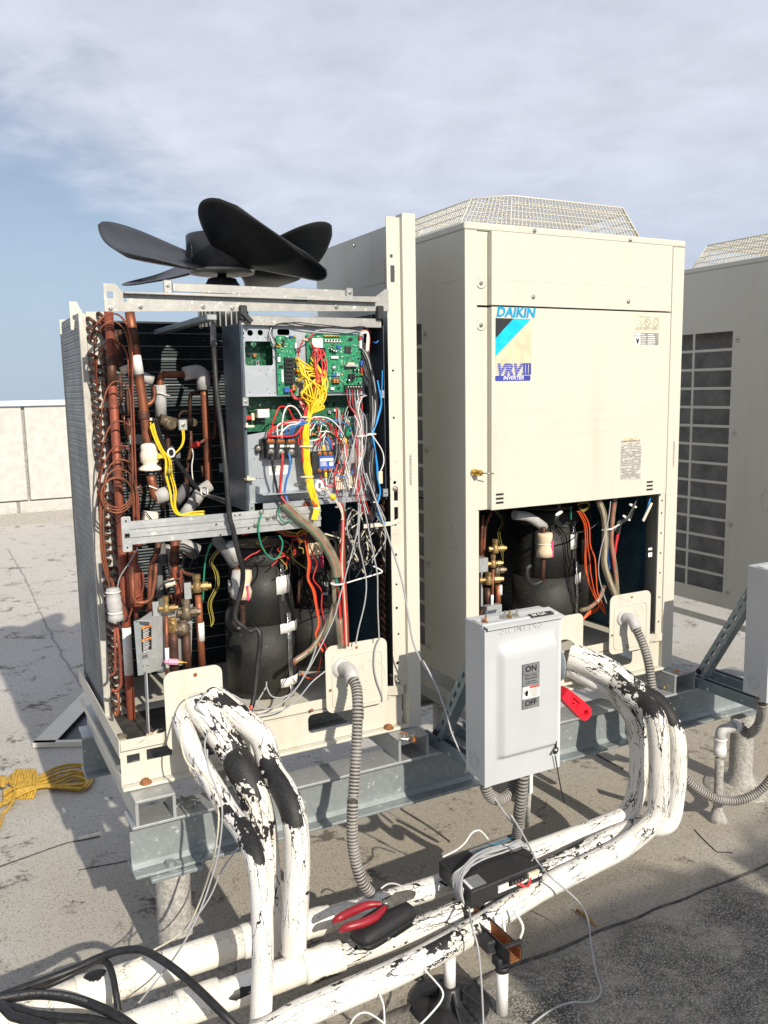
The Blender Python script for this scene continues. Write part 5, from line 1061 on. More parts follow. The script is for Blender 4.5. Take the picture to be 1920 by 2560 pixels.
W('blue_wire', [(1420, 345, -.004), (1445, 350, -.012), (1462, 330, -.006)], .002)

random.seed(77)
for k in range(22):                                                  # loose signal leads across the lower half of the box
    x, y = random.uniform(1080, 1330), random.uniform(830, 1050); q = [(x, y, -.02+J(.008))]
    for i in range(5): x += J(50)+6; y += random.uniform(90, 190); q.append((max(900, min(1380, x)), min(y, 1940), -.028+J(.01)))
    W(('grey_wire', 'white_wire', 'black_wire', 'red_wire', 'grey_wire')[k % 5], q, random.choice((.0013, .0017)))
for k in range(14):
    x, y = random.uniform(860, 1240), random.uniform(1000, 1080); q = [(x, y, -.012)]
    for i in range(3): x += J(70); y += random.uniform(20, 70); q.append((max(850, min(1290, x)), y, -.03+J(.01)))
    W(('red_wire', 'white_wire', 'blue_wire', 'black_wire')[k % 4], q, .0016)

# ---------------------------------------------------------------- pipework inside the open unit
random.seed(5)
C_ = lambda ps, Y=.2: pts(zC, ps, Y)
D_ = lambda ps, Y=.15: pts(zD, ps, Y)
E_ = lambda ps, Y=.1: pts(zE, ps, Y)
a, b = at(zC(420, 150), Y=.25), at(zD(333, 1900), Y=.25)
hd = MB().tube([a, a.lerp(b, .5), b, b-V(0, 0, .006)], [.0135, .0135, .0135, .009], 16).build('suction_header', 'copper_red', ul)
for f0, f1, mt in ((.755, .875, 'tape_white'), (.10, .17, 'copper_dark')): MB().tube([a.lerp(b, f0), a.lerp(b, f1)], .0139, 16).build('header_tape', mt, hd)
for f in (.22, .40, .55, .62): p = a.lerp(b, f); MB().tube([p, p-V(0, 0, .004)], .0139, 16).build('solder_ring', 'copper_dark', hd)
for i in range(11):                                                  # pairs of stubs from the coil to the header
    z_ = .15+i*.118+(.02 if i % 2 else 0)
    for dz in (0, .026):
        f = (a.z-z_-dz)/(a.z-b.z); p = a.lerp(b, max(0, min(1, f))); pipe('header_stub', 'copper_red' if i % 3 else 'copper_dark', ul, [(LX0+.082, .31, p.z+.004), (LX0+.095, .26, p.z+.002), p], .0048, .012, 8)
h2 = MB().tube(fil(C_([(617, 150), (665, 450), (705, 750), (745, 1000), (775, 1300), (800, 1480)], .2), .05), .0145, 16).build('discharge_pipe', 'copper', ul)
MB().tube(C_([(675, 560), (708, 738)], .1985), .0152, 16).build('pipe_label', 'tape_white', h2); MB().tube(C_([(640, 300), (670, 460)], .1995), .0149, 16).build('pipe_sleeve', 'copper_dark', h2)
p = C_([(750, 1085), (755, 1165)], .2); MB().tube(cr([p[0], p[0].lerp(p[1], .5), p[1]], 4), [.0146]+[.0175]*7+[.0146], 16).build('brazed_joint', 'copper_dark', h2)
p, q = C_([(800, 1385), (815, 1705)], .19); d = q-p
MB().lathe(p, d, [(0, .010), (.004, .0225), (.012, .026), (.020, .0245), (.035, .0285), (.055, .0275), (.064, .020), (.068, .0225), (.076, .0335), (.082, .0345), (.084, .012)], 22).build('foam_sleeve', 'white_foam', ul)
pipe('discharge_pipe', 'copper', ul, C_([(815, 1690), (838, 1790), (862, 1900), (935, 1880)], .19), .0138, .03, 16)
p, q = C_([(870, 1895), (1000, 1855)], .19); MB().tube([p, q], .0235, 18).build('foam_sleeve', 'grey_foam', ul); MB().tube([p-(q-p)*.04, p+(q-p)*.05], .0215, 18).build('foam_face', 'white_foam', ul)
# hot-gas loop with grey foam elbow
pipe('loop_pipe', 'copper', ul, C_([(912, 1130), (905, 800), (915, 745), (1000, 738), (1150, 740)], .33), .0105, .03, 14)
MB().tube(fil(C_([(1130, 735), (1310, 700), (1318, 885)], .33), .05), .022, 18).build('foam_elbow', 'grey_foam', ul)
MB().tube(C_([(905, 840), (915, 1135)], .325), .0185, 18).build('foam_sleeve', 'grey_foam', ul); MB().tube(C_([(878, 905), (998, 942)], .30), .002, 5).build('cable_tie', 'tie_white', ul)
pipe('loop_pipe', 'copper', ul, C_([(1318, 880), (1325, 1000), (1345, 1350), (1362, 1700), (1368, 1800)], .33), .0125, .03, 14)
MB().tube(fil(C_([(1380, 1780), (1300, 1830), (1215, 1960)], .30), .04), .020, 18).build('foam_sleeve', 'grey_foam', ul); MB().tube(C_([(1230, 1930), (1120, 2080)], .28), .0185, 18).build('foam_sleeve', 'grey_foam', ul)
MB().tube(C_([(1170, 1790), (1010, 1990)], .36), .019, 18).build('foam_sleeve', 'charcoal_foam', ul)
pipe('loop_pipe', 'copper_dark', ul, C_([(1365, 745), (1420, 790), (1432, 1130), (1420, 1330), (1365, 1345)], .36), .0075, .025, 12)
pipe('loop_pipe', 'copper_dark', ul, C_([(1290, 905), (1190, 915), (1185, 1150)], .40), .0065, .02, 12)
pipe('loop_pipe', 'copper', ul, C_([(848, 850), (858, 970), (800, 1028), (700, 1030)], .27), .0068, .02, 12)
pipe('loop_pipe', 'copper_dark', ul, C_([(960, 1270), (985, 1400), (960, 1600), (930, 2000)], .34), .0085, .02, 12)
pipe('loop_pipe', 'copper_dark', ul, C_([(1300, 1600), (1320, 1720), (1390, 1740)], .35), .0045, .02, 10)
pipe('loop_pipe', 'copper_dark', ul, C_([(1190, 1270), (1200, 1420), (1150, 1650), (1160, 1900)], .42), .0070, .02, 10)
pipe('loop_pipe', 'copper_dark', ul, C_([(1085, 1155), (1090, 1110), (1120, 1085), (1165, 1090)], .33), .0028, .01, 8)
for (x, y, r, yy) in ((1015, 1210, .019, .28), (1222, 1195, .0145, .33)):
    p = at(zC(x, y), Y=yy); rv = MB().lathe(p, V(-.25, 1, .02), [(-.004, r*.75), (.0, r*.98), (.008, r), (.010, r*1.12), (.022, r*1.12), (.024, r), (.10, r)], 22).build('reversing_valve', 'brass_dark', ul)
MB().tube(C_([(900, 1165), (1050, 1205)], .30), .0185, 16).build('reversing_valve', 'brass_dark', ul)
p = at(zC(1122, 1215), Y=.27); MB().box((p.x-.014, .268, p.z-.018), (p.x+.014, .282, p.z+.017), .003).build('solenoid_bracket', 'galvanized_light', ul); screw(p+V(0, -.003, 0), ul, .004)
# red capped sensor on branch
pipe('branch_pipe', 'copper', ul, C_([(1345, 1345), (1260, 1400)], .30), .0055, .01, 10)
p, q = C_([(1270, 1385), (1195, 1430)], .28); MB().lathe(p, q-p, [(0, .007), (.003, .011), (.011, .0105), (.012, .0088), (.026, .0085), (.028, .004)], 14).build('pressure_switch', 'comp_red', ul)
wire('sensor_lead', 'white_wire', ul, C_([(1205, 1440), (1220, 1500), (1205, 1600), (1215, 1720), (1245, 1790), (1330, 1860), (1500, 1910)], .26), .0022)
# small stuff behind the headers
pipe('thin_pipe', 'copper_dark', ul, C_([(478, 320), (500, 470), (520, 620), (530, 690)], .30), .0085, .02, 12); pipe('thin_pipe', 'copper_dark', ul, C_([(525, 320), (545, 600), (560, 700)], .32), .0055, .02, 10)
p, q = C_([(560, 660), (590, 730)], .28); MB().tube([p, q], .014, 14).build('foam_sleeve', 'white_foam', ul)
MB().tube(C_([(740, 765), (835, 800)], .31), .0165, 16).build('foam_sleeve', 'grey_foam', ul); MB().tube(C_([(690, 730), (760, 780)], .33), .013, 16).build('foam_sleeve', 'grey_foam', ul)
for (x0, y0, x1, y1, mt, r) in ((525, 740, 540, 1000, 'copper_dark', .006), (545, 1000, 560, 1110, 'black_plastic', .014), (590, 890, 600, 1130, 'copper_dark', .007), (555, 1120, 600, 1320, 'brown_wire', .006), (610, 1150, 650, 1500, 'copper_dark', .008), (520, 1400, 560, 1750, 'copper_dark', .007), (600, 1500, 630, 1800, 'copper_dark', .010)):
    pipe('thin_pipe', mt, ul, C_([(x0, y0), ((x0+x1)/2+6, (y0+y1)/2), (x1, y1)], .28), r, .02, 10)
for (x0, y0, x1, y1, mt) in ((520, 1005, 580, 1030, 'cap_silver'), (615, 1310, 735, 1395, 'galvanized'), (800, 1150, 850, 1175, 'nylon_white'), (840, 1210, 885, 1280, 'nylon_white'), (1000, 1480, 1100, 1530, 'charcoal_foam'), (1470, 1580, 1505, 1660, 'galvanized')):
    pbox(zC, x0, y0, x1, y1, .27, .012, 'small_bracket', mt, ul, .001)
# capillary tubes: loops that rise over the header and drop in a bundle
caps = [[(250, 430), (290, 300), (370, 200), (450, 165), (530, 190), (600, 300), (640, 480), (650, 900), (668, 1400), (690, 2100)],
        [(240, 440), (262, 360), (320, 240), (400, 180), (480, 168), (560, 215), (612, 330), (635, 560), (645, 1000), (660, 1600), (670, 2090)],
        [(300, 800), (285, 520), (330, 330), (430, 240), (520, 265), (590, 360), (625, 600), (640, 1000), (652, 1500), (655, 2100)],
        [(312, 900), (308, 650), (350, 500), (430, 425), (520, 440), (590, 540), (615, 750), (632, 1100), (645, 1600), (650, 2100)],
        [(345, 1400), (355, 1100), (400, 900), (460, 815), (530, 810), (600, 860), (628, 1000), (642, 1400), (645, 2000)],
        [(325, 1720), (370, 1400), (440, 1220), (520, 1180), (600, 1210), (640, 1300), (655, 1700), (660, 2100)],
        [(318, 1980), (345, 1700), (400, 1530), (460, 1440), (540, 1410), (620, 1450), (655, 1600), (665, 2100)],
        [(330, 2060), (365, 1820), (410, 1640), (480, 1560), (560, 1545), (630, 1590), (665, 1750), (680, 2100)],
        [(338, 2100), (372, 1900), (400, 1720), (470, 1640), (560, 1640), (640, 1700), (680, 1850), (692, 2100)]]
for k, c in enumerate(caps): wire('capillary_tube', 'copper_red' if k % 3 == 0 else 'copper', ul, [at(zC(x, y), Y=.175+.012*(k % 4)+(.05 if i == 0 else 0)) for i, (x, y) in enumerate(c)], .0026, 8, 6)
for k in range(3):                                                   # coiled surplus
    c = [(500+(150-9*k)*cos(t_*pi/8), 1880+(165-10*k)*sin(t_*pi/8)-16*k) for t_ in range(16)]
    MB().tube(cr([at(zC(x, y), Y=.165+.006*k) for x, y in c], 5, True), .0026, 6, closed=True).build('capillary_coil', 'copper', ul)
for k in range(6): x = 336+k*9; MB().tube(cr(D_([(x, -40), (x+10, 100), (x+18, 250), (x+28, 420)], .19+.006*(k % 3)), 5), .0028, 6).build('capillary_tube', 'copper_red', ul)
for x0, x1, x2 in ((80, 95, 165), (98, 110, 178), (72, 80, 140)): wire('capillary_tube', 'copper', ul, D_([(x0, -30), (x0-4, 250), (x1, 500), (x1+30, 640), (x2, 720), (x2+5, 780)], .18), .0027, 8, 6)
p, q = D_([(172, 770), (208, 1075)], .16); sb = MB().lathe(p, q-p, [(0, .006), (.001, .0185), (.008, .0205), (.013, .0175), (.030, .0215), (.055, .0225), (.072, .0205), (.078, .0185), (.086, .0225), (.100, .0235), (.102, .006)], 20).build('sensor_sleeve', 'grey_foam', ul)
for f in (.012, .076): MB().tube([p+(q-p).normalized()*f+V(.0205*cos(t_*pi/8), .0205*sin(t_*pi/8), 0) for t_ in range(16)], .0022, 5, closed=True).build('cable_tie', 'tie_white', sb)
wire('sensor_lead', 'grey_wire', ul, D_([(385, 430), (330, 530), (270, 620), (230, 690), (215, 760)], .15), .0016); wire('sensor_lead', 'black_wire', ul, D_([(240, 860), (285, 930), (300, 1000), (270, 1060), (240, 1040)], .15), .0018)
pipe('drain_pipe', 'copper_red', ul, D_([(190, 1070), (195, 1300), (195, 1480), (150, 1510)], .2), .004, .02, 8); pipe('drain_pipe', 'copper_red', ul, D_([(207, 1080), (232, 1300), (245, 1590), (200, 1640), (160, 1620)], .2), .0052, .02, 8); pipe('drain_pipe', 'copper', ul, D_([(215, 1640), (230, 1760), (205, 1850), (190, 1810)], .2), .0045, .015, 8)
# accumulator and small copper circuit below the bar
p, q = D_([(335, 380), (370, 930)], .24); MB().lathe(p, q-p, [(0, .013), (.07, .014), (.085, .020), (.10, .0265), (.20, .0265), (.215, .020), (.222, .006)], 20).build('accumulator', 'copper_red', ul)
MB().tube(D_([(290, 585), (430, 580)], .235), .004, 6).build('strap', 'galvanized', ul)
for ps_, r, mt, yy in (([(335, 590), (345, 850), (375, 897), (455, 890), (500, 860), (530, 700), (535, 560)], .0062, 'copper', .16), ([(545, 480), (490, 600), (482, 800), (492, 970)], .0075, 'copper', .17), ([(695, 370), (692, 480)], .014, 'copper', .22), ([(692, 470), (690, 580)], .0155, 'copper_dark', .22), ([(700, 570), (690, 650), (700, 720), (720, 800)], .0095, 'copper_red', .21), ([(690, 600), (730, 610), (780, 650), (860, 665)], .006, 'copper', .22), ([(720, 620), (745, 690), (735, 770), (710, 850)], .0085, 'copper_red', .2), ([(365, 930), (370, 1020)], .007, 'copper_red', .24), ([(560, 560), (575, 900), (590, 1100)], .011, 'charcoal_foam', .27), ([(570, 400), (600, 560)], .016, 'charcoal_foam', .28), ([(560, 380), (545, 480)], .010, 'copper_dark', .22), ([(660, 560), (665, 720)], .0075, 'cream_wire', .26)):
    pipe('circuit_pipe', mt, ul, D_(ps_, yy), r, .02, 12)
MB().tube(D_([(720, 400), (880, 470)], .30), .026, 18).build('foam_sleeve', 'grey_foam', ul); MB().tube(D_([(590, 430), (640, 560)], .32), .024, 18).build('foam_sleeve', 'grey_foam', ul); MB().tube(D_([(610, 745), (690, 715)], .17), .012, 14).build('foam_sleeve', 'white_foam', ul); MB().tube(D_([(430, 180), (540, 190)], .18), .021, 18).build('foam_sleeve', 'white_foam', ul)
for k in range(5): wire('thin_lead', 'black_wire', ul, D_([(700, 420+12*k), (760, 400+22*k), (830, 430+20*k), (890, 470+12*k)], .268), .0016); 
wire('thin_lead', 'black_wire', ul, D_([(540, 850), (560, 780), (620, 720), (690, 705)], .15), .0028); wire('thin_lead', 'black_wire', ul, D_([(380, 420), (430, 150), (480, 170), (520, 230)], .15), .0020)
# shut-off valves
def valve(par, body, d_cap, d_side, r, mat='brass', side=.032, cap=.028):
    o = MB().lathe(body-V(0, 0, r*1.3), (0, 0, 1), [(0, r*.9), (.002, r*1.1), (r*.9, r*1.15), (r*1.8, r*1.0), (r*2.6, r*.8)], 14).build('service_valve', mat, par)
    MB().lathe(body+V(0, 0, r*1.2), d_cap, [(0, r*.75), (cap*.35, r*.72), (cap*.36, r*.95), (cap, r*.92), (cap, 0)], 6, False).build('stem_cap', mat, o)
    sd_ = Vector(d_side).normalized()
    MB().lathe(body, sd_, [(0, r*.75), (side*.45, r*.75), (side*.46, r*1.05), (side*.95, r*1.05), (side*.96, r*.72), (side*1.25, r*.68), (side*1.25, 0)], 8, False).build('flare_nut', mat, o)
    MB().lathe(body, -sd_, [(0, r*.7), (side*.5, r*.6), (side*.52, r*.85), (side*.75, r*.8), (side*.75, 0)], 8, False).build('flare_nut', mat, o)
    return o
vy = .10
valve(ul, at(zD(880, 760), Y=vy), (0, 0, 1), (1, -.25, 0), .0135, 'brass', .034, .022)
pipe('valve_pipe', 'copper_bright', ul, D_([(890, 830), (905, 1100), (925, 1430)], vy), .0105, .02, 14); MB().tube(D_([(908, 1060), (916, 1210)], vy-.0008), .0111, 14).build('pipe_label', 'tape_white', ul)
valve(ul, at(zD(622, 940), Y=vy-.02), (0, 0, 1), (1, -.3, 0), .0105, 'brass', .028, .024)
pipe('valve_pipe', 'copper', ul, D_([(622, 1000), (626, 1280), (630, 1570)], vy-.02), .0056, .02, 12); MB().tube(D_([(627, 1270), (632, 1440)], vy-.021), .0062, 12).build('pipe_label', 'tape_white', ul)
valve(ul, at(zD(790, 975), Y=vy), (0, 0, 1), (1, -.3, 0), .0150, 'brass_dark', .034, .024)
valve(ul, at(zD(765, 1110), Y=vy), (0, 0, 1), (-1, -.3, 0), .0155, 'brass_dark', .026, .01)
valve(ul, at(zD(675, 1090), Y=vy), (0, 0, 1), (-.8, -.6, 0), .0150, 'brass', .020, .01)
pipe('valve_pipe', 'copper_dark', ul, D_([(680, 1130), (685, 1300), (690, 1480)], vy), .0140, .02, 14); pipe('valve_pipe', 'copper_dark', ul, D_([(790, 1140), (800, 1440)], vy), .0125, .02, 14)
p, q = D_([(640, 1388), (715, 1392)], vy-.03); MB().lathe(p, q-p, [(-.012, .006), (-.002, .006), (0, .0095), (.028, .0095), (.03, .0075)], 8, False).build('access_port', 'pink_nylon', ul); MB().lathe(q, q-p, [(0, .0085), (.006, .0085), (.008, .006), (.016, .0055), (.018, .003), (.030, .0022)], 8, False).build('port_tip', 'brass_bright', ul)
# bracket plate, warning label, leg
bp = at(zD(375, 1045), Y=.075); br = at(zD(830, 880), Y=.11)
m = MB(); p0, p1, p2, p3 = at(zD(380, 1045), Y=.085), at(zD(845, 905), Y=.125), at(zD(830, 1400), Y=.125), at(zD(400, 1500), Y=.085)
n_ = (p1-p0).cross(p3-p0).normalized()*.003
m.mesh([p0, p1, p2, p3, p0+n_, p1+n_, p2+n_, p3+n_], [(0, 1, 2, 3), (4, 7, 6, 5), (0, 4, 5, 1), (1, 5, 6, 2), (2, 6, 7, 3), (3, 7, 4, 0)]); bk = m.build('valve_bracket', 'galvanized_light', ul)
m = MB(); q0, q1, q2 = at(zD(372, 1040), Y=.06), at(zD(505, 1045), Y=.05), at(zD(500, 965), Y=.09); m.mesh([p0, q0, q1, q2, p0+V(0, 0, -.003), q0+V(0, 0, -.003), q1+V(0, 0, -.003), q2+V(0, 0, -.003)], [(0, 1, 2, 3), (4, 7, 6, 5), (0, 4, 5, 1), (1, 5, 6, 2), (2, 6, 7, 3), (3, 7, 4, 0)]); m.build('bracket_top', 'galvanized_light', bk)
for x0, x1, y0, y1 in ((505, 565, 890, 1010), (770, 835, 730, 860)): pbox(zD, x0, y0, x1, y1, .095, .003, 'bracket_tab', 'galvanized_light', bk, .0005)
a, b = at(zD(372, 1045), Y=.068), at(zD(408, 1500), Y=.068); m = MB(); m.bar(a, b, .016, .003, (0, -1, 0)); m.build('bracket_edge', 'galvanized', bk)
a, b = at(zD(450, 1480), Y=.07), at(zD(472, 1990), Y=.055); MB().bar(a, b, .003, .030, (0, -1, 0)).build('bracket_leg', 'galvanized_light', bk)
def onplate(x, y, d=.0012): return at(zD(x, y), Y=.085+.04*(x-380)/465-.003-d)
def pq(z, qs, mat, name, par, dd=.0012): 
    vs_ = [onplate(x, y, dd) for x, y in qs]; t_ = V(0, .0006, 0); return MB().mesh(vs_+[v+t_ for v in vs_], [(0, 1, 2, 3), (7, 6, 5, 4), (0, 4, 5, 1), (1, 5, 6, 2), (2, 6, 7, 3), (3, 7, 4, 0)]).build(name, mat, par)
wl = pq(zD, [(415, 1105), (498, 1080), (500, 1282), (418, 1312)], 'ink_black', 'warning_label', bk)
for y in (1092, 1195): pq(zD, [(418, y+8), (497, y-16), (497, y+4), (418, y+28)], 'sticker_orange', 'warning_band', wl, .002)
m = MB()
for k in range(14):
    y = 1122+k*13 if k < 6 else 1135+k*13
    a, b = onplate(428, y+4, .002), onplate(488-random.uniform(0, 16), y-14, .002); m.bar(a, b, .0014, .0005, (0, -1, 0))
m.build('print_lines', 'sticker_white', wl)
for y in (1100, 1203): a = onplate(436, y+16, .0028); text('WARNING', .0045, 'ink_black', wl, a, (1, .1, .22), (0, 0, 1))
sl = pq(zD, [(413, 1325), (468, 1308), (470, 1352), (416, 1372)], 'cap_silver', 'small_label', bk); text('北東', .0085, 'ink_black', sl, onplate(419, 1364, .0024), (1, .1, .22), (0, 0, 1))
for q in ((437, 1421), (472, 1411)): p = onplate(*q); MB().lathe(p, (0, -1, 0), [(0, .004), (.003, .003), (.0035, 0)], 10).build('rivet', 'galvanized_light', bk)
# litter on the pan: flaked insulation, leaves
for (x, y, s_, mt) in ((540, 1740, .02, 'white_foam'), (560, 1640, .016, 'white_foam'), (525, 1960, .018, 'beige_foam'), (600, 1880, .014, 'drip_dark'), (580, 1560, .02, 'felt_top'), (250, 1960, .02, 'felt_top'), (560, 1790, .022, 'felt_top'), (480, 2000, .012, 'beige_foam')):
    p = at(zD(x, y), Y=.10+random.uniform(-.03, .05)); p.z = .118; m = MB(); n = 9
    m.mesh([p+V(cos(2*pi*k/n)*s_*random.uniform(.6, 1.2), sin(2*pi*k/n)*s_*random.uniform(.5, 1.1), random.uniform(0, .006)) for k in range(n)]+[p+V(0, 0, s_*.8)], [(k, (k+1) % n, n) for k in range(n)]); m.build('debris', mt, ul)
MB().box((LX0+.04, .03, .1175), (LX0+.30, .30, .119)).build('pan_grime', 'drip_dark', ul)
# ---- compressors
def patch(par, c, r, a0, a1, z0, z1, mat, name, n=10, th=.0012, rt=None):   # sheet hugging a cylinder
    rt = rt or r; vs = []
    for R_ in (0, th):
        for k in range(n+1):
            a = radians(a0+(a1-a0)*k/n)
            for z_, rr in ((z0, r), (z1, rt)): vs.append(V(c.x+(rr+R_)*cos(a), c.y+(rr+R_)*sin(a), z_+(.0015*sin(k*1.7) if th < .003 else 0)))
    w_ = 2*(n+1); fs = []
    for k in range(n): a = k*2; fs += [(a, a+2, a+3, a+1), (w_+a, w_+a+1, w_+a+3, w_+a+2), (a+1, a+3, w_+a+3, w_+a+1), (a, w_+a, w_+a+2, a+2)]
    fs += [(0, 1, w_+1, w_), (2*n, w_+2*n, w_+2*n+1, 2*n+1)]
    return MB().mesh(vs, fs, True).build(name, mat, par)
def compressor(par, c, r0, r1, z0, z1, tapes=True):
    prof = [(0, r0*.82), (.015, r0*.97), (.04, r0), ((z1-z0)*.45, r0*1.0), ((z1-z0)*.6, (r0+r1)*.5), (z1-z0-.055, r1*1.02), (z1-z0-.05, r1*.985)]
    o = MB().lathe((c.x, c.y, z0), (0, 0, 1), prof, 40).build('compressor', 'rubber_jacket', par); h = z1-z0
    pr = [(0, r1*1.10), (.004, r1*1.12), (.045, r1*1.05), (.052, r1*1.0), (.056, r1*.90), (.066, r1*.5), (.064, 0)]
    MB().lathe((c.x+.004, c.y, z1-.06), (0, 0, 1), pr, 40).build('jacket_cap', 'rubber_jacket', o)
    MB().lathe((c.x+.004, c.y, z1-.002), (0, 0, 1), [(0, r1*.93), (.006, r1*.80), (.011, r1*.45), (.010, 0)], 30).build('felt_pad', 'felt_top', o)
    patch(o, c, r0*1.002, -205, -62, z0+.03, z0+h*.50, 'rubber_jacket', 'jacket_flap', 18, .004, r0*1.002); patch(o, c, r0*.985, -150, -78, z0+h*.5+.003, z1-.06, 'rubber_jacket', 'jacket_flap', 16, .0035, r1*1.03)
    return o
cc = at(zE(468, 1000), Y=.245); c1_ = V(cc.x+.005, .285, 0); k1 = compressor(ul, c1_, .120, .100, .118, .635)
for (a0, a1, z0, z1, mt, nm, dr) in ((-82, -50, .475, .535, 'tape_white', 'tape', .003), (-72, -64, .445, .575, 'foil', 'foil_tape', .002), (-68, -60, .18, .41, 'foil', 'foil_tape', .004), (-82, -44, .345, .378, 'tape_white', 'tape', .007), (-84, -48, .16, .19, 'tape_white', 'tape', .006), (-66, -58, .118, .16, 'foil', 'foil_tape', .004), (-178, -170, .48, .52, 'tape_white', 'tape', .002)):
    rr = .121 if z0 < .36 else .121-(.121-.103)*min(1, (z0+z1-.80)/.30); patch(k1, c1_, rr+.002+dr, a0, a1, z0, z1, mt, nm, 8, .0012)
c2_ = V(at(zE(905, 1000), Y=.44).x, .46, 0); k2 = compressor(ul, c2_, .118, .092, .118, .60)
patch(k2, c2_, .121, -95, -88, .44, .455, 'tape_white', 'tape', 4)
# insulated suction bend and foam blocks by the first compressor
fo = MB().tube(fil(E_([(110, 275), (75, 300), (150, 380), (225, 505)], .12), .03), .0185, 18).build('foam_bend', 'charcoal_foam', ul)
MB().tube(E_([(180, 320), (240, 470)], .108), .0165, 14).build('foam_lining', 'grey_foam', ul)
pipe('suction_pipe', 'copper_dark', ul, E_([(225, 500), (255, 620), (285, 830), (290, 1000), (230, 1010), (200, 960)], .12), .0095, .02, 12)
p = at(zE(275, 665), Y=.10)
m = MB(); m.lathe(p-V(0, 0, .045), (.08, 0, 1), [(0, .030), (.025, .031), (.042, .024), (.048, .0245), (.066, .030), (.090, .027), (.09, .008)], 16); fb = m.build('foam_wrap', 'beige_foam', ul)
m = MB(); m.lathe(p+V(-.012, -.003, -.040), (.08, 0, 1), [(0, .024), (.02, .026), (.038, .021), (.06, .025), (.085, .021)], 14); m.build('foam_wrap', 'grey_foam', fb); pbox(zE, 322, 680, 342, 800, .066, .004, 'pink_strip', 'pink_foam', fb, 0)
MB().tube([p+V(.0265*cos(t_*pi/8), .0265*sin(t_*pi/8), .001) for t_ in range(16)], .0025, 6, closed=True).build('cable_tie', 'tie_white', fb)
lp2 = MB().tube(cr(E_([(290, 1010), (230, 1040), (180, 990), (175, 910), (205, 870), (240, 890)], .11), 6), .0125, 12).build('rubber_loop', 'black_rubber', ul)
p = at(zE(880, 440), Y=.30); m = MB(); m.lathe(p-V(0, 0, .05), (0, 0, 1), [(0, .034), (.03, .036), (.05, .03), (.08, .034), (.085, .01)], 16); m.build('foam_wrap', 'charcoal_foam', ul); pbox(zE, 830, 330, 940, 420, .262, .01, 'foam_tab', 'beige_foam', ul, .002); pbox(zE, 935, 430, 962, 530, .258, .01, 'pink_strip', 'pink_foam', ul, .001)
pipe('suction_pipe', 'copper_dark', ul, E_([(745, 820), (752, 700), (770, 610), (850, 570), (900, 560)], .33), .008, .02, 10)
# heavy black cable from the fan motor down to the pan
big = [(1410, 260, .30), (1405, 380, .24), (1412, 480, .12), (1440, 900, .06), (1490, 1300, .0), (1530, 1700, -.03), (1562, 2080, -.038)]
pp = pts(zC, big)+E_([(205, 180), (245, 380), (272, 480), (292, 580), (280, 690), (240, 840), (225, 930), (265, 1000), (345, 1055), (405, 1035), (432, 1120), (405, 1350), (385, 1560), (362, 1690)], .0)[0:0]
pp += pts(zE, [(205, 200, -.036), (250, 400, -.03), (285, 530, -.01), (288, 620, .02), (270, 740, .04), (232, 870, .05), (230, 960, .05), (290, 1015, .045), (350, 1055, .045), (402, 1035, .04), (432, 1110, .03), (410, 1350, .03), (388, 1560, .02), (362, 1690, .01)])
MB().tube(cr(pp, 8), .0078, 10).build('motor_cable', 'black_rubber', ul)
MB().tube(pts(zC, [(1405, 290, .20), (1410, 455, .14)]), .0095, 10).build('cable_sleeve', 'grey_foam', ul)
e0 = pts(zE, [(362, 1680, .008), (356, 1710, .004)]); MB().tube(e0, .006, 8).build('cable_end', 'black_plastic', ul)
for k, mt in enumerate(('red_wire', 'orange_wire', 'red_wire', 'yellow_wire', 'purple_wire')):
    wire('motor_lead', mt, ul, pts(zI, [(832+k*2, 985, .0), (824+k*3, 1030, -.02), (815+k*4, 1090, -.03), (835+k*3, 1140, -.05), (862+k*5, 1185, -.10), (895+k*3, 1205, -.12), (922, 1165-k*4, -.11), (932, 1138, -.10)]), .0022)
p = at(zI(932, 1130), Y=-.10); MB().box((p.x-.007, -.106, p.z-.004), (p.x+.007, -.094, p.z+.012), .001).build('motor_plug', 'nylon_white', ul)
p = at(zI(872, 1195), Y=-.10); MB().bar(p+V(-.012, 0, .010), p+V(.014, 0, -.010), .010, .012, (0, -1, 0)).build('motor_plug', 'nylon_white', ul)
# ---- looms in the lower bay
for k in range(7):                                                   # yellow valve leads behind the bar
    o = J(20)
    wire('valve_lead', 'yellow_wire', ul, C_([(825+o, 1190+k*8), (860+o, 1330), (915+o, 1450), (975+o*1.5, 1540), (985+o*2, 1690), (1020+o*2, 1830), (1035+o, 1990), (1090+o, 2065+J(6)), (1200, 2050+o), (1330, 2040+o)], .16), .0021)
for k in range(2): wire('valve_lead', 'yellow_wire', ul, C_([(1113+k*16, 1265), (1120+k*12, 1350), (1100+k*8, 1420), (1050, 1480), (1010, 1510)], .24), .0024)
for k in range(4): wire('valve_lead', 'yellow_wire', ul, C_([(885, 1490+k*14), (930, 1500+k*8), (965, 1550), (985, 1640)], .165), .0020)
MB().tube(cr(C_([(975, 1640), (1015, 1650)], .15), 4), .012, 8).build('tape_band', 'dull_yellow_wire', ul)
for k in range(8): o = J(16); wire('black_lead', 'black_wire', ul, C_([(850+o, 1150), (930+o, 1390), (1015+o, 1495), (1130+o, 1650), (1230+o, 1780), (1320+o*.4, 1870+o*.4), (1420, 1900+o), (1520, 1935+o*1.5)], .18+J(.008)), .0029)
for (x, y, yy) in ((1010, 1478, .17), (1322, 1845, .17)): p = at(zC(x, y), Y=yy); MB().tube([p+V(.013*cos(t_*pi/8)*.8, 0, .013*sin(t_*pi/8)) for t_ in range(16)], .003, 6, closed=True).build('cable_tie', 'tie_white', ul)
MB().tube(cr(C_([(800, 1790), (880, 1820)], .175), 3), .0022, 5).build('cable_tie', 'tie_white', ul)
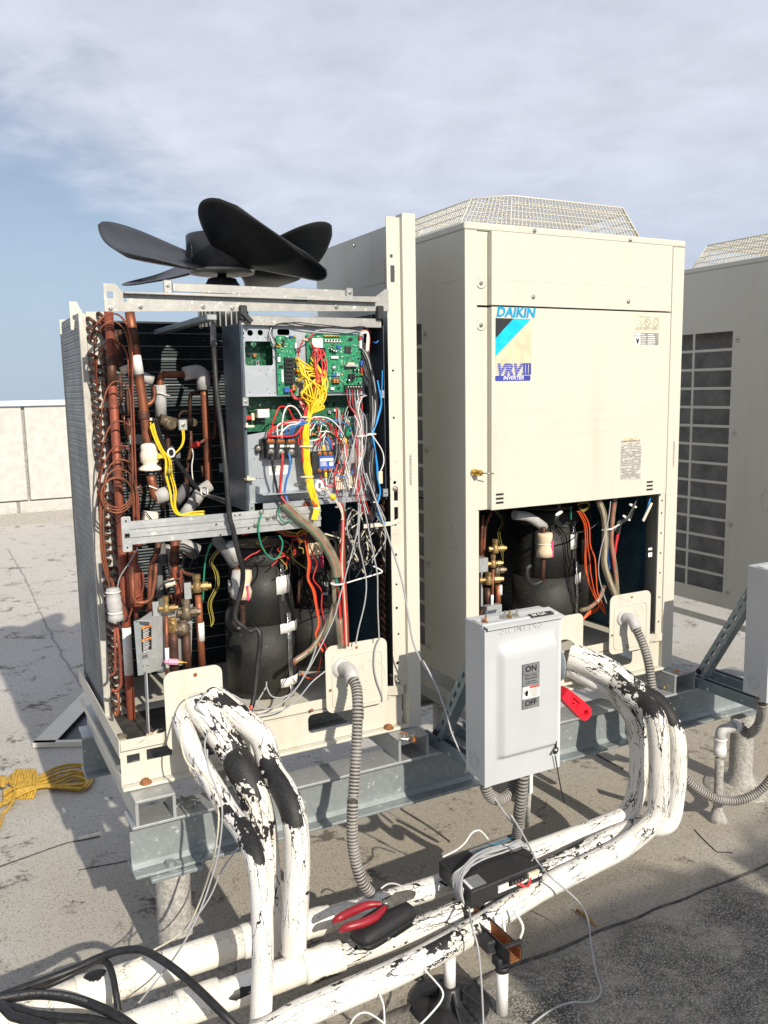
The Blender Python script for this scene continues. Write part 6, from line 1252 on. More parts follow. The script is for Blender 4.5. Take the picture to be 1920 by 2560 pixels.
for k in range(9): o = J(20); wire('harness_lead', ('dull_yellow_wire', 'dull_yellow_wire', 'red_wire')[k % 3], ul, E_([(285, 240+o), (440, 195+o), (560, 205+o), (660, 245+o), (760, 250+o*.6), (835, 200+o)], .06), .0022)
for k in range(6): wire('harness_knot', ('yellow_wire', 'yellow_wire', 'red_wire')[k % 3], ul, E_([(740+J(8), 250+J(12)), (780, 225+J(8)), (815, 255+J(10)), (800, 300+J(10)), (760, 310+J(14)), (745, 270)], .03), .0022)
for k in range(6): o = J(26); wire('orange_lead', 'orange_wire' if k % 3 else 'red_wire', ul, E_([(815+o*.5, 300), (850+o, 430), (868+o*1.5, 500), (850+o, 620), (905+o*1.5, 720), (918+o, 850), (940+o, 990), (915+o, 1080), (935+o, 1150), (975+o, 1230)], .03+J(.01)), .0021)
wire('orange_lead', 'orange_wire', ul, E_([(940, 1270), (905, 1420), (860, 1450), (800, 1430), (775, 1400)], .1), .0022)
wire('earth_lead', 'green_wire', ul, E_([(445, 75), (420, 180), (430, 300), (480, 410), (550, 458), (600, 410), (618, 320), (590, 262)], -.02), .0026); wire('earth_lead', 'green_wire', ul, E_([(650, 0), (595, 30), (590, 100), (630, 150), (690, 130)], -.03), .0022); wire('earth_lead', 'green_wire', ul, E_([(0, 380), (25, 330), (70, 320)], .2), .003)
for k in range(3): o = J(40); wire('thin_lead', 'dull_yellow_wire', ul, E_([(115+o, 380), (50+o, 480), (90+o, 560), (100+o, 680), (40+o, 820), (60+o, 960), (25, 1020)], .2), .0014)
wire('earth_lead', 'green_wire', ul, D_([(1010, 390), (960, 500), (940, 640), (930, 880)], .2), .003)
# clear conduit with conductors
t1 = E_([(625, -10), (760, 115), (900, 240), (1000, 385), (1055, 500), (1072, 600)], -.035); MB().tube(cr(t1, 8), .0165, 16).build('clear_tube', 'clear_tube', ul)
for k, mt in enumerate(('black_wire', 'red_wire', 'green_wire')):
    o = V(.006*cos(2.1*k), .004, .006*sin(2.1*k)); MB().tube(cr([v+o for v in t1]+E_([(1070+k*16, 800), (1085+k*12, 1000), (1105+k*12, 1180)], -.025), 6), .0048, 7).build('supply_core', mt, ul)
MB().tube(cr(E_([(1045, 620), (1055, 800), (1078, 1000), (1105, 1180)], -.02), 6), .0085, 10).build('supply_sheath', 'clear_tube', ul)
MB().tube(cr(E_([(1085, 950), (1110, 1180)], -.028), 5), .0125, 12).build('clear_tube', 'clear_tube', ul)
for k, mt in enumerate(('red_wire', 'cream_wire', 'red_wire', 'brown_wire')): wire('control_lead', mt, ul, E_([(1080+k*8, -10), (1110+k*6, 70), (1110+k*6, 300), (1098+k*12, 500), (1115+k*9, 700), (1130+k*9, 950), (1140+k*8, 1180)], -.04), .0034)
t2 = E_([(1045, 830), (1010, 960), (940, 1090), (850, 1210), (715, 1305)], .0); MB().tube(cr(t2, 8), .0095, 12).build('clear_tube', 'clear_tube', ul)
for k in range(3): MB().tube(cr([v+V(.003*k-.003, 0, .003*(k % 2)) for v in t2], 6), .0028, 6).build('heater_lead', ('cream_wire', 'red_wire', 'green_wire')[k], ul)
MB().tube(E_([(735, 1298), (708, 1330)], .0), .0075, 8).build('lug', 'copper', ul)
p = at(zE(1075, 658), Y=-.035); MB().tube([p+V(.022*cos(t_*pi/10), .016*sin(t_*pi/10), .001*cos(t_*pi/5)) for t_ in range(20)], .003, 6, closed=True).build('cable_tie', 'tie_white', ul); wire('tie_tail', 'tie_white', ul, E_([(1150, 655), (1230, 630), (1370, 590), (1445, 560), (1370, 515)], -.03), .0024)
for k in range(20):                                                  # black loom bunched at the right
    o, o2 = J(40), J(60); wire('black_lead', 'black_wire' if k % 4 else 'cream_wire', ul, E_([(1395+o*.3, -20), (1350+o*.4, 130), (1290+o, 240+J(30)), (1235+o2, 380+J(40)), (1260+o2*.8, 510+J(40)), (1200+o2, 420+J(60)), (1140+J(30), 290+J(40)), (1000+J(40), 260+J(30))], .04+J(.03)), random.choice((.0020, .0028, .0034)))
wire('bright_lead', 'bright_blue_wire', ul, E_([(1400, -10), (1412, 80), (1440, 140), (1470, 165)], -.01), .004)
for ps_, yy in (([(1250, -10), (1235, 230), (1150, 560), (1085, 800), (1040, 960), (920, 1210), (780, 1460), (660, 1590), (540, 1600), (490, 1530), (485, 1475)], -.05), ([(1265, 0), (1250, 300), (1280, 460), (1312, 640), (1300, 820), (1250, 1030), (1225, 1160)], -.05), ([(1290, 0), (1340, 250), (1380, 450), (1405, 600), (1408, 850), (1420, 1120)], -.06), ([(900, 1180), (840, 1340), (740, 1520), (600, 1660), (480, 1700), (400, 1670)], -.06), ([(975, 1385), (860, 1480), (760, 1600), (640, 1700), (480, 1740), (400, 1740)], -.04), ([(130, 1555), (220, 1590), (330, 1660)], -.03), ([(390, 1670), (440, 1590), (480, 1520)], -.02)):
    wire('grey_lead', 'grey_wire', ul, E_(ps_, yy), .0024)
wire('grey_lead', 'grey_wire', ul, pts(zE, [(1420, 1120, -.03), (1385, 1210, -.028), (1378, 1350, -.027), (1400, 1470, -.027), (1440, 1580, -.027), (1445, 1640, -.025)]), .0024)
random.seed(31)
for k in range(26):                                                  # stray leads tangled in front of the right coil and below the boards
    x, y = random.uniform(1150, 1420), random.uniform(20, 200); q = [(x, y)]
    for i in range(5): x += J(90); y += random.uniform(40, 130); q.append((max(1090, min(1470, x)), y))
    wire('stray_lead', ('black_wire', 'grey_wire', 'black_wire', 'cream_wire')[k % 4], ul, E_(q, .02+J(.03)), random.choice((.0016, .0022, .0026)))
for k in range(16):
    x, y = random.uniform(480, 780), random.uniform(230, 420); q = [(x, y)]
    for i in range(4): x += J(70); y += random.uniform(10, 70); q.append((x, y))
    wire('stray_lead', ('black_wire', 'red_wire', 'dull_yellow_wire')[k % 3], ul, E_(q, .14+J(.03)), .002)
for k in range(12):                                                  # thin tubes and leads crowding behind the headers
    x, y = random.uniform(500, 900), random.uniform(1150, 1500); q = [(x, y)]
    for i in range(5): x += J(60); y += random.uniform(50, 140); q.append((x, y))
    wire('thin_tube' if k % 2 else 'stray_lead', ('black_wire', 'copper_dark')[k % 2], ul, C_(q, .27+J(.03)), .0028)
for k in range(10):
    x, y = random.uniform(420, 860), random.uniform(420, 700); q = [(x, y)]
    for i in range(5): x += J(50); y += random.uniform(30, 120); q.append((x, y))
    wire('thin_tube' if k % 2 else 'stray_lead', ('black_wire', 'copper_red')[k % 2], ul, D_(q, .22+J(.04)), .003)
for k in range(5): pbox(zE, 945+k*11, 735, 952+k*11, 755, .30, .002, 'tag', 'sticker_white', ul, 0)

# ================================================================ innards of the middle unit seen through its lower opening
random.seed(9)
V_ = lambda ps, Y=.12: pts(zV, ps, Y)
cx_ = at(zV(690, 700), Y=.26); c3_ = V(cx_.x+.012, .30, 0); k3 = compressor(ur, c3_, .135, .115, .12, .66)
for (a0, a1, z0, z1, mt, dr) in ((-82, -62, .50, .56, 'tape_white', .004), (-75, -69, .46, .60, 'foil', .003), (-72, -64, .18, .45, 'foil', .005), (-76, -56, .36, .40, 'tape_white', .007), (-84, -54, .15, .19, 'tape_white', .006)):
    patch(k3, c3_, (.137 if z0 < .4 else .127)+.002+dr, a0, a1, z0, z1, mt, 'tape', 8)
c4_ = V(at(zV(1000, 700), Y=.45).x, .47, 0); compressor(ur, c4_, .118, .095, .12, .62)
MB().tube(fil(V_([(430, 200), (540, 210), (655, 290)], .10), .03), .0175, 18).build('foam_bend', 'grey_foam', ur)
p = at(zV(657, 420), Y=.08); m = MB(); m.lathe(p-V(0, 0, .045), (0, 0, 1), [(0, .030), (.02, .031), (.045, .025), (.05, .025), (.075, .029), (.09, .028), (.09, .008)], 16); fb = m.build('foam_wrap', 'beige_foam', ur); pbox(zV, 708, 395, 722, 512, .054, .003, 'pink_strip', 'pink_foam', fb, 0); MB().tube([p+V(.0265*cos(t_*pi/8), .0265*sin(t_*pi/8), .003) for t_ in range(16)], .002, 6, closed=True).build('cable_tie', 'tie_white', fb)
pipe('suction_pipe', 'copper_dark', ur, V_([(648, 290), (648, 520), (640, 690)], .08), .0085, .02, 12)
MB().tube(cr(V_([(635, 690), (570, 715), (530, 670), (525, 600), (550, 575)], .08), 6), .0095, 10).build('rubber_loop', 'black_rubber', ur)
for k in range(6): o = J(16); wire('black_lead', 'black_wire', ur, V_([(760+o, 90), (765+o*.5, 180), (745+o, 240), (790+o, 290), (815+o, 275)], .05), .004)
p = at(zV(762, 188), Y=.045); MB().tube([p+V(.015*cos(t_*pi/8), 0, .004*sin(t_*pi/8)+.005*cos(t_*pi/8)) for t_ in range(16)], .003, 6, closed=True).build('cable_tie', 'tie_white', ur)
wire('black_lead', 'black_wire', ur, V_([(740, 385), (800, 345), (900, 330), (980, 310), (1060, 250)], .06), .0035); wire('earth_lead', 'green_wire', ur, V_([(850, 130), (852, 235)], .08), .003)
for k in range(5): o = J(24); wire('orange_lead', 'orange_wire', ur, V_([(915+o, 170), (965+o, 270), (975+o, 420), (990+o*2, 520), (1000+o*2, 640), (1030+o, 780), (1070+o, 860), (1110, 940)], .06+J(.01)), .0022)
for k in range(4): o = J(14); wire('orange_lead', 'orange_wire', ur, V_([(920, 990+k*8), (980, 930+o), (1040, 900+o), (1080, 850)], .08), .002)
for k in range(6): wire('harness_knot', 'dull_yellow_wire', ur, V_([(905+J(6), 120+J(10)), (960, 100+J(8)), (990, 130+J(8)), (940, 170+J(8)), (910, 140)], .05), .0022)
for ps_, r, mt, yy in (([(1055, 90), (1100, 220), (1105, 420), (1100, 560), (1150, 720), (1195, 830)], .0125, 'clear_tube', .02), ([(1180, 70), (1160, 220), (1150, 400), (1180, 600), (1195, 800)], .0095, 'clear_tube', .03), ([(1200, 330), (1180, 440), (1165, 560)], .006, 'red_wire', .04), ([(1120, 250), (1125, 450), (1140, 600)], .005, 'blue_wire', .05), ([(1100, 720), (1060, 820), (990, 885), (925, 905)], .0085, 'clear_tube', .05), ([(1170, 100), (1155, 300), (1160, 500), (1190, 700)], .005, 'red_wire', .032), ([(1060, 90), (1100, 230), (1106, 430), (1110, 580), (1160, 740), (1195, 830)], .006, 'cream_wire', .024), ([(1095, 740), (1050, 830), (990, 880)], .004, 'red_wire', .052)):
    wire('supply_lead', mt, ur, V_(ps_, yy), r, 8, 10)
for k in range(14): o, o2 = J(18), J(30); wire('black_lead', 'black_wire', ur, V_([(1345+o*.3, 75), (1310+o*.5, 150), (1270+o, 230), (1215+o, 260+o2*.5), (1190+o2, 330+o2*.5), (1130+o2, 260)], .05+J(.02)), .0032)
for (x, y, a_) in ((1262, 222, -.6), (1310, 132, -.4)): p = at(zV(x, y), Y=.04); MB().tube([p+V(.018*cos(t_*pi/8), 0, .018*cos(t_*pi/8)*a_+.003*sin(t_*pi/8)) for t_ in range(16)], .003, 6, closed=True).build('cable_tie', 'tie_white', ur)
MB().tube(V_([(1080, 312), (1150, 305), (1210, 270)], .02), .003, 6).build('cable_tie', 'tie_white', ur)
p, q = V_([(1450, 110), (1385, 245)], .01); MB().bar(p, q, .012, .003, (0, -1, 0)).build('bracket_strip', 'cream_paint', ur); wire('bright_lead', 'bright_blue_wire', ur, V_([(1440, 75), (1425, 120), (1405, 190)], .02), .003)
wire('grey_lead', 'grey_wire', ur, V_([(1145, 100), (1125, 250), (1070, 470), (1055, 620), (1085, 760), (1118, 860)], .0), .0022)
# valves and pipes at its left
valve(ur, at(zV(290, 450), Y=.09), (0, 0, 1), (1, -.25, 0), .0125, 'brass', .034, .02); valve(ur, at(zV(275, 560), Y=.08), (0, 0, 1), (1, -.25, 0), .011, 'brass', .03, .02); valve(ur, at(zV(300, 610), Y=.10), (0, 0, 1), (1, -.25, 0), .012, 'brass_dark', .03, .01); valve(ur, at(zV(240, 680), Y=.09), (0, 0, 1), (1, -.3, 0), .0135, 'brass', .045, .012)
for ps_, r, mt, yy in (([(275, 600), (270, 780), (265, 890)], .005, 'copper', .08), ([(310, 720), (315, 900)], .010, 'copper_bright', .10), ([(235, 740), (240, 900)], .0125, 'copper_dark', .10), ([(200, 200), (190, 350), (185, 510)], .006, 'copper', .12), ([(260, 180), (215, 280), (205, 480), (190, 520)], .0058, 'copper', .13), ([(250, 890), (190, 900), (180, 960)], .006, 'copper_dark', .09)): pipe('valve_pipe', mt, ur, V_(ps_, yy), r, .02, 12)
MB().tube(V_([(268, 790), (265, 880)], .0795), .0055, 12).build('pipe_label', 'tape_white', ur); MB().tube(V_([(322, 720), (324, 790)], .0985), .0100, 12).build('pipe_label', 'tape_white', ur)
pbox(zV, 172, 525, 240, 620, .05, .05, 'valve_bracket', 'galvanized_light', ur, .002); pbox(zV, 230, 880, 342, 960, .06, .03, 'valve_bracket', 'galvanized_light', ur, .002); pbox(zV, 185, 620, 200, 900, .11, .003, 'bracket_leg', 'galvanized_light', ur, 0); pbox(zV, 1425, 445, 1452, 458, .01, .002, 'tag', 'sticker_white', ur, 0); pbox(zV, 1425, 480, 1452, 508, .01, .002, 'tag', 'sticker_white', ur, 0)
for k in range(5): o = J(10); wire('thin_lead', ('black_wire', 'dull_yellow_wire', 'green_wire')[k % 3], ur, V_([(290+o, 160), (350+o, 240), (320+o, 330), (340+o, 450), (350, 560)], .2), .002)
# its conduit cover
a, b = at(zV(1125, 800), Y=-.02), at(zV(1455, 1200), Y=-.02); RC0, RC1 = a.x+.012, at(zV(1440, 900), Y=-.02).x
cv2 = plate_holes(rrect(RC0, .112, RC1, .345, .026, 6), [], 1, -.020, -.017, 'access_cover', 'cream_worn', ur); MB().tube([V(x, -.0205, z_) for x, z_ in rrect(RC0+.022, .128, RC1-.02, .300, .02, 5)], .002, 5, closed=True).build('pressed_rim', 'cream_worn', cv2)
for (x, z_) in ((RC0+.11, .328), (RC0+.013, .19)): MB().lathe((x, -.0202, z_), (0, -1, 0), [(0, .005), (.001, .005), (.001, 0)], 10).build('rust_spot', 'screw_rust', cv2)
MB().tube([V(RC1-.06+.02*cos(t_*pi/12), -.0204, .27+.02*sin(t_*pi/12)) for t_ in range(24)], .0012, 5, closed=True).build('knockout_ring', 'cream_worn', cv2); screw(at(zV(1270, 1170), Y=-.020), cv2, .005)
cv3 = plate_holes(rrect(.325, .03, .51, .30, .026, 6), [[(.355, .04), (.355, .13)]+[(.418+.063*cos(radians(t_)), .15+.06*sin(radians(t_))) for t_ in range(180, -1, -15)]+[(.481, .04)]], 1, -.020, -.017, 'access_cover', 'cream_worn', ur)

# ================================================================ SAFETY SWITCHES on strut frames
def strut_frame(xs, xd, lab, q0, q1, ybk):
    t = thing('strut_bracket', lab, 'bracket', (xs[0], -.2, BT), 'strut brackets holding the safety switches')
    for x in xs:                                                     # horizontal arms: open channel, 41 mm
        m = MB(); z0, z1 = BT+.002, BT+.040; y0, y1 = ybk, .02
        m.box((x-.0205, y0, z0), (x-.018, y1, z1)); m.box((x+.018, y0, z0), (x+.0205, y1, z1)); m.box((x-.018, y0, z0), (x+.018, y1, z0+.0025)); m.box((x-.018, y0, z1-.002), (x-.011, y1, z1)); m.box((x+.011, y0, z1-.002), (x+.018, y1, z1)); m.build('arm', 'strut_steel', t)
    a, b = at(q0, X=xd), at(q1, X=xd); d = V(0, b.y-a.y, b.z-a.z); d = d.normalized(); n = V(0, -d.z, d.y); b = a+d*((ybk-a.y)/d.y*1.0) if abs(d.y) > .05 else b
    L = (b-a).length; h = .0205; hol = []; k = .03
    while k < L-.03:
        c = a+d*k; sl = []
        for i in range(12):
            an = 2*pi*i/12; u = .0065*cos(an)+(.007 if cos(an) > 0 else -.007); w_ = .0065*sin(an); p = c+d*u+n*w_; sl.append((p.y, p.z))
        hol.append(sl); k += .048
    c1 = [(a-n*h), (a+n*h), (b+n*h), (b-n*h)]
    plate_holes([(p.y, p.z) for p in c1], hol, 0, xd-.0205, xd-.018, 'brace_web', 'strut_steel', t)
    m = MB()
    for s_ in (-1, 1):
        e0, e1 = a+n*(h*s_), b+n*(h*s_); th = n*(-s_*.0025)
        m.mesh([V(xd-.018, e0.y, e0.z), V(xd+.0205, e0.y, e0.z), V(xd+.0205, e1.y, e1.z), V(xd-.018, e1.y, e1.z), V(xd-.018, e0.y, e0.z)+th, V(xd+.0205, e0.y, e0.z)+th, V(xd+.0205, e1.y, e1.z)+th, V(xd-.018, e1.y, e1.z)+th], [(0, 1, 2, 3), (7, 6, 5, 4), (0, 4, 5, 1), (1, 5, 6, 2), (2, 6, 7, 3), (3, 7, 4, 0)])
    m.build('brace_flange', 'strut_steel', t)
    MB().lathe(a+V(-.0205, 0, .018), (-1, 0, 0), [(0, .013), (.004, .013), (.004, .008), (.012, .008), (.012, 0)], 6, False).build('bolt', 'black_plastic', t)
    x = sum(xs)/len(xs)
    MB().box((xs[0]-.03, ybk+.0005, BT+.041), (xs[1]+.03, ybk+.0025, .40)).build('backing_plate', 'strut_steel', t)
    return t
BX0, BX1, BYF, BYB, BZ0, BZ1 = -.2475, .028, -.475, -.370, -.010, .470
strut_frame((-.14, -.02), -.14, 'dark galvanized strut arms holding the safety switch in the middle', zf(1000, 1580, 6.9125)(720, 1800), zf(1000, 1580, 6.9125)(1120, 880), BYB+.002)
strut_frame((1.075, 1.195), 1.06, 'slotted galvanized strut brace holding the switch box at the right edge', zK(860, 620), zK(1230, 20), BYB+.002)
bx_ = thing('safety_switch', 'pale grey safety switch box with ON and OFF label and red handle', 'switch box', ((BX0+BX1)/2, (BYF+BYB)/2, BZ0), 'safety switches on strut')
MB().box((BX0, BYF+.012, BZ0+.004), (BX1-.003, BYB, BZ1), .003).build('enclosure', 'enclosure_grey', bx_)
# cover with a pressed raised field
def cover_mesh():
    N_, M_ = 26, 34; vs = []; fs = []
    x0, x1, z0, z1 = BX0-.002, BX1, BZ0-.006, BZ1-.012
    fx0, fx1, fz0, fz1 = x0+.034, x1-.018, z0+.072, z1-.045
    def h(x, z_):
        def st(t): t = max(0, min(1, t)); return t*t*(3-2*t)
        top = fz1+.010*((x-fx0)/(fx1-fx0))
        return .020*st((x-fx0)/.030)*st((fx1-x)/.016)*st((top-z_)/.040)*st((z_-fz0)/.020)
    xs_ = sorted(set([x0, x1]+[x0+(x1-x0)*i/N_ for i in range(N_+1)]+[fx0+.03*i/8 for i in range(9)]+[fx1-.016*i/6 for i in range(7)])); zs_ = sorted(set([z0+(z1-z0)*i/M_ for i in range(M_+1)]+[fz0+.02*i/6 for i in range(7)]))
    for z_ in zs_:
        for x in xs_: vs.append(V(x, BYF-h(x, z_), z_))
    w_ = len(xs_)
    for j in range(len(zs_)-1):
        for i in range(w_-1): a = j*w_+i; fs.append((a, a+1, a+w_+1, a+w_))
    m = MB(); m.mesh(vs, fs, True)
    m.box((x0, BYF+.0005, z0), (x0+.002, BYF+.028, z1)); m.box((x1-.002, BYF+.0005, z0), (x1, BYF+.028, z1)); m.box((x0, BYF+.0005, z0), (x1, BYF+.012, z0+.002)); return m
cvx = cover_mesh().build('cover', 'enclosure_grey', bx_)
m = MB(); m.box((BX0+.002, BYF-.012, BZ1-.009), (BX1+.004, BYB-.055, BZ1-.0065), .001); m.box((BX0+.002, BYF-.012, BZ1-.0125), (BX1+.004, BYF-.010, BZ1-.0088)); m.mesh([(BX0+.002, BYF-.011, BZ1-.0066), (BX1+.004, BYF-.011, BZ1-.0066), (BX1+.004, BYB-.04, BZ1+.004), (BX0+.002, BYB-.04, BZ1+.004)], [(0, 1, 2, 3)]); m.build('drip_hood', 'enclosure_grey', bx_)
p = at(zW(850, 198), Y=BYF+.02); pl = MB().bar(V(p.x, BYF+.018, BZ1+.0005), V(p.x+.085, BYF+.018, BZ1+.0005), .020, .002, (0, -.25, 1)).build('name_tag', 'ink_black', bx_); text('E4 C2A', .016, 'sticker_white', pl, (p.x+.008, BYF+.011, BZ1+.0012), (1, 0, 0), (0, .97, .24), bold=.0003)
p = at(zW(570, 418), Y=BYF-.001); text('SIEMENS', .0375, 'emboss', cvx, (p.x, BYF-.0004, p.z+.004), (1, 0, .0), (0, 0, 1), 'embossed_lettering', bold=.0006, depth=.0016, sx=1.12)
a, b = at(zW(783, 694), Y=BYF-.021), at(zW(945, 1112), Y=BYF-.021); PX_, PY_ = BYF-.0213, BYF-.0207
def lq(x0, z0, x1, z1, y, mat, name, par): return MB().box((x0, y, z0), (x1, y+.0006, z1)).build(name, mat, par)
a.z = at(zW(865, 680), Y=BYF-.021).z; b.z = at(zW(865, 1105), Y=BYF-.021).z
lbl = lq(a.x, b.z, b.x, a.z, PX_, 'ink_black', 'switch_label', cvx); w_, h_ = b.x-a.x, a.z-b.z
lq(a.x+.0012, b.z+.0012, b.x-.0012, a.z-.0012, PX_-.0006, 'label_silver', 'label_field', lbl)
yT = PX_-.0014; xm = (a.x+b.x)/2
text('ON', .026, 'ink_black', lbl, (xm, yT, a.z-h_*.175), (1, 0, 0), (0, 0, 1), bold=.0006, align='CENTER'); text('OFF', .0245, 'ink_black', lbl, (xm, yT, b.z+h_*.065), (1, 0, 0), (0, 0, 1), bold=.0006, align='CENTER')
text('Heavy Duty\nSafety Switch', .0088, 'ink_black', lbl, (xm, yT, a.z-h_*.275), (1, 0, 0), (0, 0, 1), align='CENTER'); text('60 Amp., 600VAC\nNonfusible  Type 3R', .0052, 'ink_black', lbl, (xm, yT, a.z-h_*.405), (1, 0, 0), (0, 0, 1), align='CENTER')
lq(a.x+.001, a.z-h_*.222, b.x-.001, a.z-h_*.216, PX_-.001, 'ink_black', 'label_rule', lbl)
zwa, zwb = a.z-h_*.505, a.z-h_*.77
lq(a.x+.001, zwb, b.x-.001, zwa, PX_-.0012, 'sticker_white', 'warning_panel', lbl); lq(a.x+w_*.42, zwa-h_*.045, b.x-.001, zwa, PX_-.0018, 'ink_red', 'danger_band', lbl)
m = MB()
for k in range(9): m.box((a.x+w_*.44, PX_-.0017, zwa-h_*.062-k*.0029), (b.x-.003-random.uniform(0, .006), PX_-.0011, zwa-h_*.062-k*.0029-.0013))
m.build('print_lines', 'ink_grey', lbl)
hx, hz = a.x+w_*.25, (zwa+zwb)/2
MB().prism([(hx-.005, hz-.006), (hx-.006, hz+.003), (hx-.003, hz+.004), (hx-.002, hz+.009), (hx, hz+.005), (hx+.002, hz+.010), (hx+.003, hz+.004), (hx+.006, hz+.006), (hx+.005, hz-.003), (hx+.003, hz-.010), (hx-.003, hz-.010)], 1, PX_-.002, PX_-.0012).build('hand_symbol', 'ink_black', lbl); MB().tube([V(hx-.013, PX_-.0016, hz+.008), V(hx-.008, PX_-.0016, hz+.004), V(hx-.010, PX_-.0016, hz+.001), V(hx-.005, PX_-.0016, hz-.002)], .0007, 4).build('spark_symbol', 'ink_black', lbl)
for (x, z_) in ((BX0, .02), ):
    for r in (.026, .014): MB().tube([V(x-.0008, BYF+.060+r*cos(t_*pi/12)*.9, .045+r*sin(t_*pi/12)) for t_ in range(24)], .0012, 5, closed=True).build('knockout_ring', 'enclosure_grey', bx_)
# operating disc and red handle on the right side
MB().lathe((BX1+.001, BYF+.055, .30), (1, 0, 0), [(0, .030), (.008, .034), (.010, .062), (.012, .064), (.0135, .062), (.015, .03), (.016, 0)], 32).build('operating_disc', 'enclosure_dark', bx_)
p = at(zW(1195, 900), Y=-.42); MB().tube(fil([V(BX1+.014, -.42, .235), V(BX1+.02, -.43, .19), V(BX1+.024, -.435, .225)], .01), .0022, 6).build('handle_link', 'enclosure_dark', bx_)
h0, h1 = at(zW(1165, 960), Y=-.43), at(zW(1385, 1165), Y=-.43); dh = (h1-h0).normalized(); nh = V(-dh.z, 0, dh.x)
def hp(u, w_): p = h0+dh*u+nh*w_; return (p.x, p.z)
LH = (h1-h0).length+.006
out = [hp(-.004, -.018), hp(-.004, .019), hp(LH*.55, .024)]+[hp(LH-.022+.024*cos(radians(t_)), .024*sin(radians(t_))) for t_ in range(90, -91, -15)]+[hp(LH*.5, -.022)]
hole = [hp(LH-.022+.011*cos(radians(t_)), .010*sin(radians(t_))+.001) for t_ in range(0, 360, 24)]
hd_ = plate_holes(out, [hole, [hp(LH*.25, -.009), hp(LH*.25, .010), hp(LH*.52, .012), hp(LH*.52, -.010)]], 1, -.446, -.414, 'handle', 'handle_red', bx_)
MB().prism([hp(LH*.2, -.014), hp(LH*.2, .016), hp(LH*.56, .018), hp(LH*.56, -.015)], 1, -.438, -.422).build('handle_web', 'handle_red', hd_); MB().tube([V(*[hp(LH*.40, -.002)[0], -.440, hp(LH*.40, -.002)[1]]), V(hp(LH*.40, -.002)[0], -.436, hp(LH*.40, -.002)[1])], .004, 8).build('handle_screw', 'ink_black', hd_)
copy_b = copy_tree(bx_, None, (1.2135, 0, .022)); copy_b['label'] = 'grey switch box cut off by the right edge of the picture'
# zip tie through the hasp
zt = thing('zip_tie', 'long black zip tie hanging from the hasp of the safety switch', 'zip tie', at(zW(1100, 1420), Y=BYF-.004))
p = at(zW(1103, 1440), Y=BYF-.003); MB().box((p.x-.003, BYF-.005, p.z-.018), (p.x+.003, BYF+.001, p.z+.006)).build('hasp', 'ink_black', zt)
MB().tube(cr(pts(zW, [(1098, 1480, BYF-.008), (1122, 1490, BYF-.020), (1120, 1520, BYF-.024), (1085, 1540, BYF-.018), (1088, 1500, BYF-.006)]), 6), .0022, 6).build('loop', 'black_plastic', zt)
p = at(zW(1100, 1530), Y=BYF-.018); MB().box((p.x-.005, BYF-.022, p.z-.004), (p.x+.004, BYF-.014, p.z+.004), .001).build('head', 'black_plastic', zt)
q = pts(zW, [(1098, 1560, BYF-.012), (1130, 1750, BYF-.010), (1160, 1910, BYF-.010), (1183, 2008, BYF-.012)]); MB().tube(cr(q, 5), .0019, 5).build('tail', 'black_plastic', zt)
# hardware lying on top of the box
for (x, y, mt, lb_) in ((610, 222, 'screw_steel', 'bright washer headed screw on top of the safety switch'), (655, 205, 'brass', 'brass coloured screw on top of the safety switch'), (725, 208, 'screw_steel', 'small steel nut at the right on top of the safety switch'), (425, 245, 'screw_rust', 'rusty bolt at the left end on top of the safety switch')):
    p = at(zW(x, y), Y=BYF+.03); p.z = BZ1+.004 if x > 500 else BZ1-.0; m = MB(); m.lathe(p, (.5, .5, .5), [(0, .010), (.002, .010), (.0022, .006), (.010, .006), (.012, .0035), (.026, .003)], 8, False); tag(m.build('loose_screw', mt, origin=p), lb_, 'screw', 'loose hardware on the safety switch')

# ================================================================ FLEXIBLE CONDUITS
def ribbed(name, label, ctrl, r, pitch=.0105, amp=.17, mat='conduit_grey', ends=()):
    t = thing(name, label, 'conduit', Vector(ctrl[0]), 'ribbed grey conduits')
    ps = even(cr(ctrl, 14), pitch/4); rs = [r*(1+amp*(.5-(i % 4 in (0, 1)))) for i in range(len(ps))]
    MB().tube(ps, rs, 14, True, [2. if i % 4 in (0, 1) else 0. for i in range(len(ps))]).build('hose', mat, t)  # groove rings marked here get the painted shade
    return t
cdl = ribbed('flexible_conduit', 'ribbed grey conduit hanging from the right cover of the opened unit', pts(zI, [(1262, 850, -.075), (1292, 900, -.11), (1300, 1000, -.16), (1293, 1180, -.20), (1280, 1390, -.235)])+pts(zT, [(632, 130, -.25), (630, 300, -.255), (645, 440, -.26), (680, 560, -.27), (735, 640, -.275)]), .0165)
def elbow_fit(t, a, b, c, r):
    MB().tube(fil([a, b, c], .05, 8), r, 18).build('elbow', 'conduit_cap', t)
e = pts(zI, [(1228, 822, -.018), (1262, 822, -.055), (1278, 875, -.092)]); elbow_fit(cdl, e[0], e[1], e[2], .0215); MB().lathe(e[0]+V(0, -.001, 0), (0, -1, 0), [(0, .034), (.004, .031), (.010, .024)], 18).build('sealant', 'conduit_cap', cdl)
cdr = ribbed('flexible_conduit', 'ribbed grey conduit bending down from the cover of the middle cabinet', pts(zS, [(1088, 625, -.075), (1120, 690, -.10), (1145, 770, -.125), (1158, 850, -.14), (1168, 940, -.15), (1172, 1050, -.16), (1174, 1200, -.17)]), .0165)
e = pts(zS, [(1035, 592, -.018), (1075, 588, -.055), (1096, 640, -.085)]); elbow_fit(cdr, e[0], e[1], e[2], .0205); MB().lathe(e[0]+V(0, -.001, 0), (0, -1, 0), [(0, .030), (.004, .028), (.010, .023)], 18).build('sealant', 'conduit_cap', cdr)
